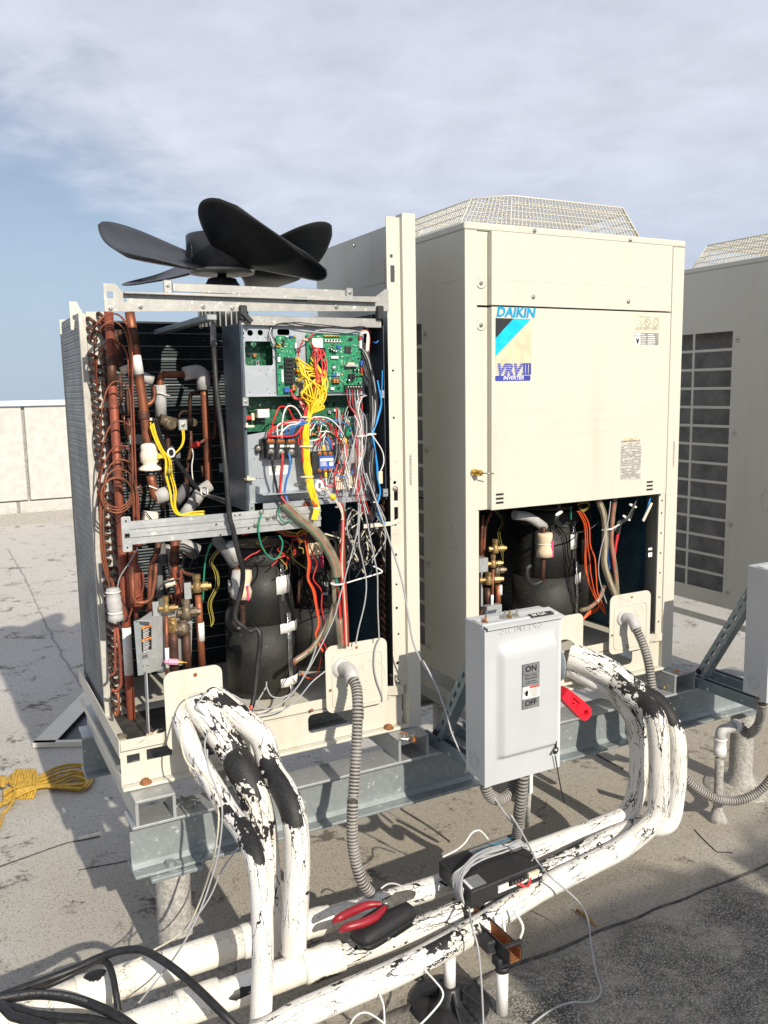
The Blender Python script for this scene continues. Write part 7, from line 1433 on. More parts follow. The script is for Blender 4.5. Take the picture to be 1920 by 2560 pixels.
c3d = ribbed('flexible_conduit', 'ribbed grey conduit dropping straight down under the safety switch', pts(zW, [(795, 1700, -.42), (790, 1800, -.42), (770, 1980, -.41), (750, 2120, -.39)])+pts(zT, [(1578, 130, -.36), (1560, 260, -.32), (1545, 330, -.28)]), .0175, .012, .05)
ribbed('flexible_conduit', 'ribbed grey conduit looping under the left corner of the safety switch', pts(zW, [(425, 1790, -.415), (440, 1880, -.41), (500, 1965, -.40), (590, 1975, -.385), (665, 1910, -.37), (700, 1820, -.36), (705, 1750, -.36)]), .0165)
p, q = at(zW(862, 1700), Y=-.40), at(zW(860, 1915), Y=-.40); tag(MB().bar(p, q, .012, .010, (0, -1, 0)).build('white_strap', 'fitting_white'), 'white plastic strap hanging beside the conduit under the safety switch', 'strap')
tag(MB().tube(pts(zW, [(850, 1900, -.36), (830, 2240, -.30)]), .008, 10).build('coated_rod', 'roof_coating'), 'thin speckled rod behind the conduit under the safety switch', 'rod')
ribbed('flexible_conduit', 'long ribbed conduit sagging to the right edge above the roof', pts(zQ, [(1080, 630, -.20), (1150, 700, -.22), (1240, 765, -.24), (1340, 800, -.26), (1450, 808, -.28), (1560, 770, -.30), (1640, 705, -.32), (1720, 600, -.34)]), .0165)
# roof stub with elbow, coupling and the conduit to the right box
g = at(zQ(1318, 935), Z=ROOF); YS = g.y
ps_ = thing('conduit_stub', 'roof conduit stub with white plastic elbow and coupling at the right', 'pipe', g)
XS = at(zQ(1332, 600), Y=YS).x
MB().lathe((XS, YS, ROOF), (0, 0, 1), [(0, .045), (.02, .030), (.05, .019)]+[(.05+i*.03, .018+random.uniform(-.0008, .0008)) for i in range(1, 8)], 18).build('riser', 'roof_coating', ps_)
za, zb_ = at(zK(1070, 1600), Y=YS).z, at(zK(1070, 1400), Y=YS).z
MB().lathe((XS, YS, za), (0, 0, 1), [(0, .021), (.002, .0255), ((zb_-za)*.45, .0255), ((zb_-za)*.5, .023), (zb_-za-.004, .0235), (zb_-za, .027), (zb_-za+.002, .022)], 20).build('coupling', 'fitting_white', ps_)
e = [V(XS, YS, zb_-.004), at(zK(1075, 1300), Y=YS), at(zK(1230, 1310), Y=YS-.0)]; e[1].x = XS; e[2].z = e[1].z
MB().tube(fil(e, .06, 8), .0205, 18).build('elbow', 'conduit_cap', ps_)
f0, f1 = e[2], at(zK(1312, 1325), Y=YS); f1.z = f0.z; MB().lathe(f0, f1-f0, [(0, .021), (.001, .0265), (.022, .0275), (.024, .024), (.030, .0235)], 16).build('fitting', 'fitting_white', ps_)
ribbed('flexible_conduit', 'short ribbed conduit curving up to the switch box at the right edge', [f1]+pts(zK, [(1400, 1340, YS-.02), (1480, 1310, YS-.05), (1550, 1230, YS-.10), (1580, 1130, YS-.13), (1590, 1000, -.42), (1592, 900, -.42)]), .0185)

# ================================================================ REFRIGERANT LINES
def line(name, label, ctrl, r, mat='cracked_paint', wear=None, smooth=True):
    n = len(ctrl); P = [Vector(c) for c in ctrl]
    sm_ = cr(P, 16); ws = []
    for i in range(len(sm_)):
        f = i/16; k = min(n-2, int(f)); g_ = f-k; w_ = wear or [0]*n; ws.append(w_[k]*(1-g_)+w_[min(n-1, k+1)]*g_)
    rs = [r*(1+.018*noise.noise(p*9)+.012*noise.noise(p*31)) for p in sm_]
    t = thing(name, label, 'pipe', P[0], 'white coated refrigerant lines'); o = MB().tube(sm_, rs, 28, True, ws).build('coated_pipe', mat, t); return t, sm_
l1, s1 = line('refrigerant_line', 'thin cracked white line nearest the viewer dropping from the left cover', pts(zI, [(512, 1000, .02), (545, 1090, -.06), (600, 1220, -.16), (668, 1330, -.24)])+pts(zH, [(985, 305, -.33), (1050, 395, -.42), (1098, 490, -.49), (1122, 600, -.525), (1132, 750, -.54), (1135, 950, -.545), (1130, 1130, -.55), (1126, 1215, -.55)]), .0275, 'cracked_paint', [.2, .3, .3, .6, 1.1, 1.2, 1.1, .4, .25, .3, .25, .2])
l2, s2 = line('refrigerant_line', 'thick cracked white line with a big black patch in the left cover', pts(zI, [(575, 945, .03), (625, 1010, -.04), (700, 1110, -.11), (780, 1230, -.17)])+pts(zH, [(1035, 110, -.22), (1085, 210, -.265), (1120, 330, -.285), (1140, 480, -.29), (1150, 650, -.285), (1158, 830, -.27), (1160, 900, -.265)]), .043, 'cracked_heavy', [.3, .45, .6, 1.0, 1.25, 1.2, .9, .4, .3, .3, .2])
l3, s3 = line('refrigerant_line', 'cracked white line at the right of the left cover with torn black bend', pts(zI, [(640, 930, .02), (700, 965, -.04), (790, 1040, -.11), (880, 1130, -.17)])+pts(zH, [(1170, 130, -.24), (1225, 215, -.31), (1265, 310, -.36), (1282, 430, -.385), (1283, 600, -.395), (1275, 780, -.40), (1268, 915, -.40)]), .0355, 'cracked_paint', [.5, .6, .7, .7, 1.1, 1.3, 1.2, .6, .4, .5, .2])
ZP = -.414
kk, sk = line('refrigerant_line', 'white line closest to the steel beam running along under the units', [V(-6.0, -.245, ZP-.01), V(-2.2, -.245, ZP-.008), V(-1.4, -.245, ZP), V(-1.0, -.245, ZP), V(-.62, -.272, ZP), V(-.34, -.285, ZP), V(.0, -.275, ZP), V(.30, -.263, ZP), at(zQ(600, 955), Y=-.262), at(zQ(715, 890), Y=-.262), at(zQ(775, 760), Y=-.262), at(zQ(795, 560), Y=-.265), at(zQ(790, 400), Y=-.265), at(zQ(760, 260), Y=-.25), at(zQ(690, 150), Y=-.19), at(zS(990, 900), Y=-.13), at(zS(900, 850), Y=-.07), at(zS(815, 805), Y=.0)], .034, 'cracked_light', [0, 0, 0, 0, .4, .6, .3, .2, .15, .1, .1, .1, .3, 1.0, 1.0, .5, .4, .4])
mm, sm2 = line('refrigerant_line', 'middle white line partly hidden under the black service box', [V(-6.0, -.425, ZP-.01), V(-2.2, -.425, ZP-.008), V(-1.3, -.425, ZP), V(-1.0, -.428, ZP), V(-.64, -.442, ZP), V(-.40, -.44, ZP), V(.0, -.395, ZP), V(.30, -.345, ZP), V(.50, -.325, ZP-.002), at(zQ(985, 960), Y=-.325), at(zQ(1040, 760), Y=-.325), at(zQ(1052, 560), Y=-.325), at(zQ(1045, 400), Y=-.32), at(zQ(1000, 260), Y=-.30), at(zQ(920, 150), Y=-.25), at(zQ(800, 75), Y=-.19), at(zS(1000, 815), Y=-.12), at(zS(900, 765), Y=-.06), at(zS(815, 735), Y=.0)], .034, 'cracked_paint', [0, 0, 0, .2, .6, .7, .9, .9, .4, .1, .2, .2, .5, 1.3, 1.4, 1.2, .9, .7, .6])
ff, sf = line('refrigerant_line', 'front cracked white line resting on the white pipe stand', [V(-6.0, -.70, ZP-.01), V(-1.6, -.63, ZP-.008), V(-.86, -.590, ZP), V(-.59, -.572, ZP), V(-.32, -.525, ZP), V(-.05, -.462, ZP), V(.20, -.425, ZP), V(.34, -.405, ZP), at(zQ(790, 1040), Y=-.40), at(zQ(900, 930), Y=-.398), at(zQ(930, 780), Y=-.398), at(zQ(932, 560), Y=-.398), at(zQ(928, 380), Y=-.395), at(zQ(905, 250), Y=-.37), at(zQ(830, 160), Y=-.31), at(zQ(730, 100), Y=-.25), at(zS(1000, 860), Y=-.16), at(zS(900, 800), Y=-.08), at(zS(815, 770), Y=-.01)], .0355, 'cracked_paint', [.2, .2, .25, .5, .6, .25, .25, .35, .1, .1, .6, .1, .4, 1.4, 1.5, 1.3, .9, .6, .5])
# tape wraps and thick coated sleeves on the left run
def wrap(par, a, b, r, mat='coated_wrap', nm='tape_wrap', rough=.05):
    a, b = Vector(a), Vector(b); n = 14; ps = [a.lerp(b, i/n) for i in range(n+1)]; MB().tube(ps, [r*(1+rough*noise.noise(p*26)) if 0 < i < n else r*.96 for i, p in enumerate(ps)], 26, True, [.0]*(n+1)).build(nm, mat, par)
wrap(kk, (-2.2, -.245, ZP-.008), (-.93, -.245, ZP), .044, nm='coated_sleeve', rough=.03); wrap(kk, (-.93, -.246, ZP), (-.86, -.252, ZP), .046); wrap(kk, (-.79, -.259, ZP), (-.665, -.27, ZP), .040, rough=.10); wrap(kk, (-1.38, -.245, ZP), (-1.29, -.245, ZP), .0455)
wrap(mm, (-2.2, -.425, ZP-.008), (-.80, -.434, ZP), .040, nm='coated_sleeve', rough=.04); wrap(mm, (-.82, -.434, ZP), (-.705, -.439, ZP), .043, rough=.11); wrap(mm, (-1.16, -.426, ZP), (-1.05, -.427, ZP), .045)
# torn spots on the coated sleeve with foam showing (bare insulation standing below the coat)
def torn(par, c, r, a0, a1, L, mat='charcoal_foam'):
    vs = []; n = 16; k = 10
    for i in range(n+1):
        f = i/n-.5; hw = (1-abs(2*f)**2.2)*(.75+.4*noise.noise(V(i*.9, c.x*30, 0)))
        for j in range(k+1): g_ = j/k; a = radians((a0+a1)/2+(a1-a0)*.5*hw*(2*g_-1)); vs.append(V(c.x+f*L, c.y+r*cos(a), c.z+r*sin(a)))
    MB().mesh(vs, [(i*(k+1)+j, i*(k+1)+j+1, (i+1)*(k+1)+j+1, (i+1)*(k+1)+j) for i in range(n) for j in range(k)], True).build('torn_patch', mat, par)
torn(mm, V(-.765, -.436, ZP), .0462, 190, 250, .10, 'ink_black'); torn(mm, V(-.985, -.43, ZP), .0425, 130, 190, .11, 'ink_black'); torn(kk, V(-1.33, -.245, ZP), .0475, 60, 130, .06, 'ink_black'); torn(mm, V(-1.2, -.426, ZP), .0420, 170, 240, .12, 'felt_top')
# bare pipe showing through at the bends
def bare(par, s, i0, i1, off, r, mat): MB().tube([p+Vector(off) for p in s[i0:i1]], [r*sin(pi*(k+.6)/(i1-i0+.2))**.5 for k in range(i1-i0)], 12).build('bare_pipe', mat, par)
bare(l1, s1, 72, 100, (-.011, -.010, .006), .0115, 'copper_dark'); bare(kk, sk, 200, 220, (-.001, -.008, -.001), .026, 'sticker_teal')

# ================================================================ PIPE STANDS
sb_ = at(zT(1165, 1240), Z=ROOF); st1 = thing('pipe_stand', 'white plastic post on a black round ribbed base under the front line', 'stand', (sb_.x, sb_.y-.012, ROOF))
BX, BY = sb_.x, sb_.y-.012
MB().lathe((BX, BY, ROOF+.002), (0, 0, 1), [(0, .112), (.006, .114), (.010, .106), (.014, .05), (.020, .034), (.055, .027), (.058, .021)], 40).build('base', 'black_plastic', st1)
for k in range(6):
    a = radians(k*60+15); d = V(cos(a), sin(a), 0); s_ = V(-sin(a), cos(a), 0)*.003; c = V(BX, BY, ROOF); vs = [c+d*.026+V(0, 0, .010), c+d*.098+V(0, 0, .010), c+d*.026+V(0, 0, .055)]; MB().mesh([v-s_ for v in vs]+[v+s_ for v in vs], [(0, 1, 2), (5, 4, 3), (0, 3, 4, 1), (1, 4, 5, 2), (2, 5, 3, 0)]).build('rib', 'black_plastic', st1)
MB().cyl((BX, BY, ROOF+.04), (BX, BY, ZP-.034), .0165, 20).build('post', 'pvc_white', st1)
st2 = thing('pipe_support', 'rusty black strut end held on a white plastic leg in front of the lines', 'stand', (-.33, -.66, ROOF))
c0 = at(zT(1545, 990), Y=-.69); SX, SZ = c0.x, c0.z
m = MB(); W2, H2 = .021, .021; y0, y1 = -.69, -.40
m.box((SX-W2, y0, SZ-H2), (SX+W2, y1, SZ-H2+.003)); m.box((SX-W2, y0, SZ-H2+.003), (SX-W2+.003, y1, SZ+H2)); m.box((SX+W2-.003, y0, SZ-H2+.003), (SX+W2, y1, SZ+H2)); m.build('channel', 'black_matte', st2)
MB().box((SX-W2+.0035, y0+.003, SZ-H2+.0032), (SX+W2-.0035, y1-.01, SZ-H2+.005)).build('rust_film', 'screw_rust', st2); MB().box((SX-W2+.0031, y0+.002, SZ-H2+.005), (SX-W2+.0045, y1-.01, SZ+H2-.004)).build('rust_film', 'screw_rust', st2); MB().box((SX+W2-.0045, y0+.002, SZ-H2+.005), (SX+W2-.0031, y1-.01, SZ+H2-.004)).build('rust_film', 'screw_rust', st2)
m = MB(); m.box((SX-W2-.006, y0+.012, SZ+H2+.001), (SX+W2+.012, y0+.026, SZ+H2+.007), .001); m.box((SX+W2+.0005, y0+.012, SZ-.006), (SX+W2+.006, y0+.026, SZ+H2+.001)); m.build('clamp', 'black_matte', st2)
m = MB(); m.box((SX-W2-.014, y0+.03, SZ-H2-.028), (SX+.006, y0+.066, SZ-H2-.0005), .003); m.lathe((SX-.012, y0+.045, SZ-H2-.028), (0, 0, -1), [(0, .020), (.016, .020)], 16); m.box((SX-W2-.03, y0+.06, SZ-H2+.004), (SX-W2-.0005, y0+.11, SZ+H2-.002), .004); m.build('saddle', 'black_matte', st2)
MB().cyl((SX-.012, y0+.045, ROOF), (SX-.012, y0+.045, SZ-H2-.030), .0165, 20).build('leg', 'pvc_white', st2)
p = at(zT(1450, 800), Y=-.56); MB().tube(cr([V(p.x, p.y-.02, p.z+.03), V(p.x-.005, p.y-.035, p.z), V(p.x, p.y-.03, p.z-.04), V(p.x+.01, p.y-.01, p.z-.055)], 5), .0045, 8).build('strap', 'pvc_white', st2); MB().tube(cr([V(p.x+.055, p.y-.0, p.z+.02), V(p.x+.06, p.y-.035, p.z-.01), V(p.x+.05, p.y-.035, p.z-.045)], 5), .004, 8).build('strap', 'pvc_white', st2)

# ================================================================ TOOLS AND LOOSE GEAR
# service box on the lines
ZD1, ZD0 = -.325, -.378
cn = [at(zG(x, y), Z=ZD1) for x, y in ((483, 287), (742, 190), (853, 298), (597, 402))]      # BL BR FR FL
dgt = thing('service_tool', 'black service diagnostic box with a hank of grey cable wound round it', 'service box', ((cn[0]+cn[2])/2).xy.to_3d()+V(0, 0, ZD0))
def prismq(q, z0, z1, bev=.004):
    c = sum(q, V(0, 0, 0))/4; m = MB(); top = [V(*(c+(p-c)*(1-bev/.1)).xy, z1) for p in q]; mid = [V(p.x, p.y, z1-bev) for p in q]; lo = [V(p.x, p.y, z0) for p in q]
    vs = top+mid+lo; fs = [(0, 1, 2, 3), (8, 11, 10, 9)]+[(i, 4+i, 4+(i+1) % 4, (i+1) % 4) for i in range(4)]+[(4+i, 8+i, 8+(i+1) % 4, 4+(i+1) % 4) for i in range(4)]
    return m.mesh(vs, fs)
body = prismq(cn, ZD0, ZD1).build('case', 'device_black', dgt)
ex = (cn[1]-cn[0]).normalized(); ey = (cn[0]-cn[3]).normalized(); BW, BD = (cn[1]-cn[0]).length, (cn[0]-cn[3]).length
def tp_(u, v, z_=0.): p = cn[3]+(cn[2]-cn[3])*u+(cn[0]-cn[3])*v; return V(p.x, p.y, ZD1+z_)
def tquad(u0, v0, u1, v1, mat, name, z_=.0004): vs = [tp_(u0, v0, z_), tp_(u1, v0, z_), tp_(u1, v1, z_), tp_(u0, v1, z_)]; return MB().mesh(vs+[v-V(0, 0, .0008) for v in vs], [(0, 1, 2, 3), (7, 6, 5, 4), (0, 4, 5, 1), (1, 5, 6, 2), (2, 6, 7, 3), (3, 7, 4, 0)]).build(name, mat, body)
tquad(.40, .80, .96, .97, 'label_silver', 'title_plate', .0008); text('Service Diagnostic Tool', .0165, 'sticker_blue', body, tp_(.47, .845, .0018), ex, ey, 'title_lettering', bold=.0002)
tquad(.02, .06, .24, .34, 'label_silver', 'front_plate', .0008); tquad(.03, .07, .06, .33, 'sticker_white', 'front_stripe', .0012); text('CE', .012, 'ink_grey', body, tp_(.14, .12, .0016), ex, ey)
tquad(.80, .52, .97, .66, 'label_silver', 'serial_plate', .0008)
fy = -(ey); 
def fq(u0, w0, u1, w1, mat, name, d=.0006, par=body):               # on the front face
    a, b = cn[3]+(cn[2]-cn[3])*u0, cn[3]+(cn[2]-cn[3])*u1; n = V(ex.y, -ex.x, 0)*d; H = ZD1-ZD0
    vs = [V(a.x, a.y, ZD0+H*w0)+n, V(b.x, b.y, ZD0+H*w0)+n, V(b.x, b.y, ZD0+H*w1)+n, V(a.x, a.y, ZD0+H*w1)+n]; bk_ = [v-n*1.6 for v in vs]
    return MB().mesh(vs+bk_, [(0, 1, 2, 3), (7, 6, 5, 4), (0, 4, 5, 1), (1, 5, 6, 2), (2, 6, 7, 3), (3, 7, 4, 0)]).build(name, mat, par)
fq(.36, .30, .98, .42, 'sticker_white', 'port_ledge', .003); fq(.36, .46, .50, .72, 'nylon_white', 'port', .004); fq(.52, .45, .72, .75, 'ink_black', 'terminal_row', .006); fq(.78, .50, .93, .78, 'tie_beige', 'plug', .008)
for k in range(4): fq(.54+k*.045, .5, .56+k*.045, .68, 'screw_steel', 'terminal_screw', .008)
for k in range(2): a = cn[3]+(cn[2]-cn[3])*(.60+.05*k)+V(ex.y, -ex.x, 0)*.008; b = cn[3]+(cn[2]-cn[3])*.80+V(ex.y, -ex.x, 0)*.010; wire('port_lead', 'red_wire', dgt, [V(a.x, a.y, -.352), V((a.x+b.x)/2, (a.y+b.y)/2-.012, -.362-.004*k), V(b.x, b.y, -.350)], .0022)
p = cn[3]+(cn[0]-cn[3])*.25; MB().box((p.x-.004, p.y-.008, -.352), (p.x+.002, p.y+.008, -.334)).build('power_switch', 'sticker_white', dgt); MB().box((p.x-.006, p.y-.006, -.350), (p.x-.003, p.y+.0, -.343)).build('switch_rocker', 'comp_red', dgt)
random.seed(21)
for k in range(15):                                                  # hank of cable: strands over the top, round the left end
    o, o2 = J(.05), J(.04); v0 = .50+.018*k+J(.04)
    ps_ = [tp_(1.01+J(.01), .62+J(.1), -.012), tp_(1.0+J(.02), .58+J(.12), .008), tp_(.72+o, .60+o2+J(.06), .012+.006*(k % 3)), tp_(.42+o, .62+o2+J(.08), .014+.006*(k % 3)), tp_(.15+o*.4, .52+o2-.02*(k % 4), .012+.004*(k % 3)), tp_(-.01, .38+.035*(k-7)*.5, .004), tp_(-.05-J(.01), .30+.03*(k-7)*.6, -.018), tp_(-.035+J(.01), .22+.03*(k-7)*.5, -.044)]
    wire('wound_cable', 'grey_wire', dgt, ps_, .0034, 8, 7)
for k in range(3): wire('wound_cable', 'grey_wire', dgt, [tp_(.98, .55, .004), tp_(1.04, .40+.03*k, -.005), tp_(.99, .22, .004), tp_(.86, .10, -.01), tp_(.80, -.03, -.03)], .0026, 8, 6) if k < 2 else None
# zip case with pliers on top
pc = [at(zT(x, y), Z=-.352) for x, y in ((618, 862), (870, 690), (985, 790), (735, 935))]
cs = thing('zip_case', 'black zipped hard case lying on the lines under the pliers', 'case', ((pc[0]+pc[2])/2).xy.to_3d()+V(0, 0, -.378))
c = sum(pc, V(0, 0, 0))/4; e1 = (pc[1]-pc[0]+pc[2]-pc[3]).normalized(); e2 = (pc[0]-pc[3]+pc[1]-pc[2]).normalized(); a_, b_ = (pc[1]-pc[0]).length/2*1.12, (pc[0]-pc[3]).length/2*1.12
def rcase(z0, z1, s0, s1, nm, mat, ex_=4.5):
    vs = []; n = 48; rings = 7
    for i in range(rings+1):
        f = i/rings; an = f*pi/2; k = s0*(cos(an)**.45 if f < 1 else 0.)+(s1-s0)*0; zz_ = z0+(z1-z0)*sin(an)**.7
        for j in range(n):
            t_ = 2*pi*j/n; cx2 = abs(cos(t_))**(2/ex_)*(1 if cos(t_) > 0 else -1); sy2 = abs(sin(t_))**(2/ex_)*(1 if sin(t_) > 0 else -1); p = c+e1*(a_*cx2*k)+e2*(b_*sy2*k); vs.append(V(p.x, p.y, zz_))
    fs = [(i*n+j, i*n+(j+1) % n, (i+1)*n+(j+1) % n, (i+1)*n+j) for i in range(rings) for j in range(n)]+[list(range(n))[::-1]]
    return MB().mesh(vs, fs, True).build(nm, mat, cs)
rcase(-.346, -.314, 1, 1, 'lid', 'fabric_black'); rcase(-.347, -.376, 1, 1, 'bottom', 'fabric_black')
zp = []
for j in range(60):
    t_ = 2*pi*j/60; zp.append(c+e1*(a_*1.005*abs(cos(t_))**(2/4.5)*(1 if cos(t_) > 0 else -1))+e2*(b_*1.005*abs(sin(t_))**(2/4.5)*(1 if sin(t_) > 0 else -1)))
MB().tube([V(p.x, p.y, -.3505) for p in zp], .0022, 6, closed=True).build('zip', 'black_plastic', cs)
p = c-e2*b_*1.01-e1*a_*.2; MB().tube([V(p.x, p.y-.002, -.355)+V(.004*cos(t_*pi/6), 0, .006*sin(t_*pi/6)-.004) for t_ in range(12)], .0012, 5, closed=True).build('zip_pull', 'cap_silver', cs)
p0 = c-e2*b_*.99-e1*a_*.05; p1 = c-e2*b_*.98+e1*a_*.7; MB().bar(V(p0.x, p0.y-.002, -.358), V(p1.x, p1.y-.002, -.358), .003, .012, (0, -1, 0)).build('strap', 'fabric_black', cs)
pl = thing('pliers', 'pair of pliers with dark red grips lying open on the black case', 'pliers', at(zT(800, 700), Z=-.322))
Zp = -.303
def grip(ps_, rs_): q = pts_z(ps_); MB().tube(cr(q, 8), [r for r in interp(rs_, len(cr(q, 8)))], 12).build('grip', 'plier_red', pl)
def pts_z(ps_): return [at(zT(p[0], p[1]), Z=Zp+(p[2] if len(p) > 2 else 0)) for p in ps_]
def interp(rs_, n): return [rs_[min(len(rs_)-2, int(i/(n-1)*(len(rs_)-1)))]*(1-(i/(n-1)*(len(rs_)-1)-min(len(rs_)-2, int(i/(n-1)*(len(rs_)-1)))))+rs_[min(len(rs_)-1, int(i/(n-1)*(len(rs_)-1))+1)]*(i/(n-1)*(len(rs_)-1)-min(len(rs_)-2, int(i/(n-1)*(len(rs_)-1)))) for i in range(n)]
grip([(520, 798, -.012), (560, 770), (640, 730), (720, 700), (790, 695)], [.005, .0105, .0115, .0125, .0105, .007]); grip([(556, 848, -.014), (600, 825), (690, 800), (760, 765), (815, 712)], [.005, .0105, .012, .0125, .011, .007])
j0 = pts_z([(800, 700), (870, 640), (940, 625), (985, 635), (975, 655), (900, 685), (830, 715)]); m = MB(); n = len(j0); m.mesh([p+V(0, 0, -.005) for p in j0]+[p+V(0, 0, .006) for p in j0], [list(range(n))[::-1], list(range(n, 2*n))]+[[i, (i+1) % n, n+(i+1) % n, n+i] for i in range(n)]); m.build('jaw', 'tool_steel', pl)
j1 = pts_z([(800, 690), (830, 665), (880, 648), (885, 640), (840, 650), (795, 672)]); n = len(j1); MB().mesh([p+V(0, 0, -.008) for p in j1]+[p+V(0, 0, .002) for p in j1], [list(range(n))[::-1], list(range(n, 2*n))]+[[i, (i+1) % n, n+(i+1) % n, n+i] for i in range(n)]).build('jaw', 'black_plastic', pl)
p = pts_z([(815, 695)])[0]; MB().lathe(p, (0, 0, 1), [(0, .009), (.008, .009), (.009, .006)], 16).build('pivot', 'tool_steel', pl)
q = pts_z([(930, 660), (975, 640)]); MB().tube([q[0], q[1]], .006, 8).build('jaw_tip', 'black_plastic', pl)
# refrigerant hoses bottom left
def hose(label, ctrl, r, txt=None, n=12):
    t = thing('refrigerant_hose', label, 'hose', Vector(ctrl[0]), 'black refrigerant hoses'); sp_ = cr(ctrl, n); MB().tube(sp_, r, 14).build('hose', 'hose_black', t)
    if txt:
        o = text(txt, .0085, 'ink_grey', t, (0, 0, 0), (1, 0, 0), (0, 1, 0), 'hose_lettering'); o0 = base_of(t); s = even(sp_, .004)
        for v in o.data.vertices:
            c_ = v.co+o0; i = max(0, min(len(s)-2, int(c_.x/.004))); d = (s[i+1]-s[i]).normalized(); p = s[i]+d*(c_.x-i*.004); vw = (CAM-p).normalized(); u = (vw-d*vw.dot(d)).normalized(); y = u.cross(d).normalized()
            an = (c_.y-.003)/r+.35; v.co = p+(u*cos(an)+y*sin(an))*(r+.0004)-o0
    return t
hz = lambda ps_: [at(zH(p[0], p[1]), Z=p[2]) for p in ps_]
hose('black hose arching highest over the white lines at the bottom left', [V(-2.3, -.10, ROOF+.012), V(-2.0, -.12, ROOF+.02), V(-1.75, -.18, -.40)]+hz([(-60, 1130, -.36), (60, 1085, -.345), (200, 1035, -.33), (330, 985, -.32), (430, 940, -.305), (520, 912, -.29), (610, 908, -.28), (690, 945, -.28), (780, 1010, -.29), (880, 1100, -.31), (960, 1180, -.33), (1030, 1250, -.36)]), .0105)
hose('black hose bending sharply down between the white lines at the bottom left', [V(-2.2, -.02, ROOF+.012), V(-1.95, -.05, ROOF+.02), V(-1.75, -.15, -.42)]+hz([(-60, 1150, -.37), (80, 1100, -.36), (230, 1050, -.345), (350, 990, -.33), (420, 955, -.32), (465, 965, -.32), (487, 1020, -.33), (500, 1090, -.35), (512, 1170, -.38)]), .0085)
hose('printed black hose sweeping from the left edge to the bottom', hz([(-200, 1150, -.35), (-60, 1135, -.345), (40, 1115, -.34), (160, 1100, -.335), (290, 1112, -.33), (400, 1145, -.33), (500, 1190, -.335), (600, 1260, -.35), (700, 1340, -.36)]), .0118, '  R.E. SNUPS MADE IN USA   REFRIGERANT HOSE MAX W.P. 800 PSI BURST 4000 PSI R12 R134A')
hose('black hose lowest at the bottom left corner', [V(-2.3, -.55, ROOF+.012), V(-2.0, -.52, ROOF+.02), V(-1.75, -.44, -.38)]+hz([(-60, 1140, -.35), (40, 1158, -.345), (150, 1188, -.345), (260, 1200, -.345), (400, 1210, -.345), (540, 1250, -.35)]), .0115, '                         NRP 650')
hose('black hose crossing the very corner at the bottom left', [V(-2.3, -.75, ROOF+.012), V(-2.0, -.70, ROOF+.02), V(-1.72, -.50, -.38)]+hz([(-40, 1170, -.34), (60, 1195, -.335), (200, 1235, -.335), (320, 1280, -.34)]), .0115)
# yellow cord hank on the roof at left
rp = thing('yellow_cord', 'hank of yellow cord lying on the roof at the left edge', 'cord', at(zL(150, 1090), Z=ROOF))
random.seed(3)
G = lambda x, y, h=.012: at(zL(x, y), Z=ROOF+h)
for k in range(7):
    a, b = J(14), J(22); hgt = .010+.007*(k % 3)
    MB().tube(cr([G(20, 1150+k*12, hgt), G(110+a, 1110+k*8, hgt+.01), G(210, 1075+k*9+b*.3, hgt+.008), G(330, 1010+k*18+b*.4, hgt), G(450+a, 985+k*14+b, hgt), G(530+a*1.6, 1000+k*15+b*.6, hgt), G(560+a-k*6, 1060+k*6, hgt), G(510+a, 1135-k*6+b*.3, hgt+.004), G(400, 1135-k*4, hgt), G(290, 1125-k*2, hgt+.006), G(190, 1120+k*4, hgt+.01), G(90, 1160+k*5, hgt)], 7), .0062, 8).build('strand', 'rope_yellow', rp)
for k in range(7):
    x = 88+k*17; MB().tube(cr([G(x, 1185, .006), G(x-14, 1120, .030), G(x-4, 1050, .05), G(x+16, 1020, .052), G(x+30, 1060, .045), G(x+26, 1130, .03), G(x+10, 1180, .01)], 6, True), .0062, 8, closed=True).build('wrap', 'rope_yellow', rp)
for k in range(6):
    MB().tube(cr([G(90, 1140+k*6, .03), G(55+k*4, 1090-k*8, .04), G(20, 1070+k*10, .045), G(-30, 1080, .04), G(-50, 1150+k*6, .03), G(-10, 1215+k*5, .02), G(40, 1220-k*4, .02), G(75, 1180, .025)], 6), .0062, 8).build('strand', 'rope_yellow', rp)
MB().tube(cr([G(80, 1140, .02), G(75, 1200, .02), G(45, 1260, .015), G(15, 1290, .012), G(5, 1340, .01), G(-10, 1380, .01)], 6), .0062, 8).build('strand', 'rope_yellow', rp); MB().tube(cr([G(0, 1060, .03), G(40, 1070, .04), G(80, 1110, .04), G(88, 1180, .03), G(60, 1240, .02), G(10, 1290, .012)], 6), .0062, 8).build('strand', 'rope_yellow', rp)
# removed cream panel lying behind the open unit, only its rimmed corner shows
c0, c1p, c2p = at(zL(195, 858), Z=ROOF+.03), at(zL(478, 575), Z=ROOF+.03), at(zL(470, 852), Z=ROOF+.03)
px = thing('removed_cover', 'removed cream cabinet cover lying on the roof with its corner sticking out', 'cover', (c0.x, c0.y, ROOF))
da = (c1p-c0).normalized(); db = V(da.y, -da.x, 0); db = (c2p-c0).normalized()
A1, B1 = c0+da*1.25, c0+db*.75; wd = .055
def pstrip(p, q, w_, mat, nm): m = MB(); n_ = V(-(q-p).y, (q-p).x, 0).normalized(); n_ = n_ if n_.dot(db+da) > 0 else -n_; m.mesh([p, q, q+n_*w_, p+n_*w_, p+V(0, 0, -.026), q+V(0, 0, -.026), q+n_*w_+V(0, 0, -.004), p+n_*w_+V(0, 0, -.004)], [(0, 1, 2, 3), (4, 7, 6, 5), (0, 4, 5, 1), (1, 5, 6, 2), (2, 6, 7, 3), (3, 7, 4, 0)]); m.build(nm, mat, px)
pstrip(c0, A1, .11, 'cream_paint', 'rim'); pstrip(c0+db*.001, B1, .028, 'cream_paint', 'rim')
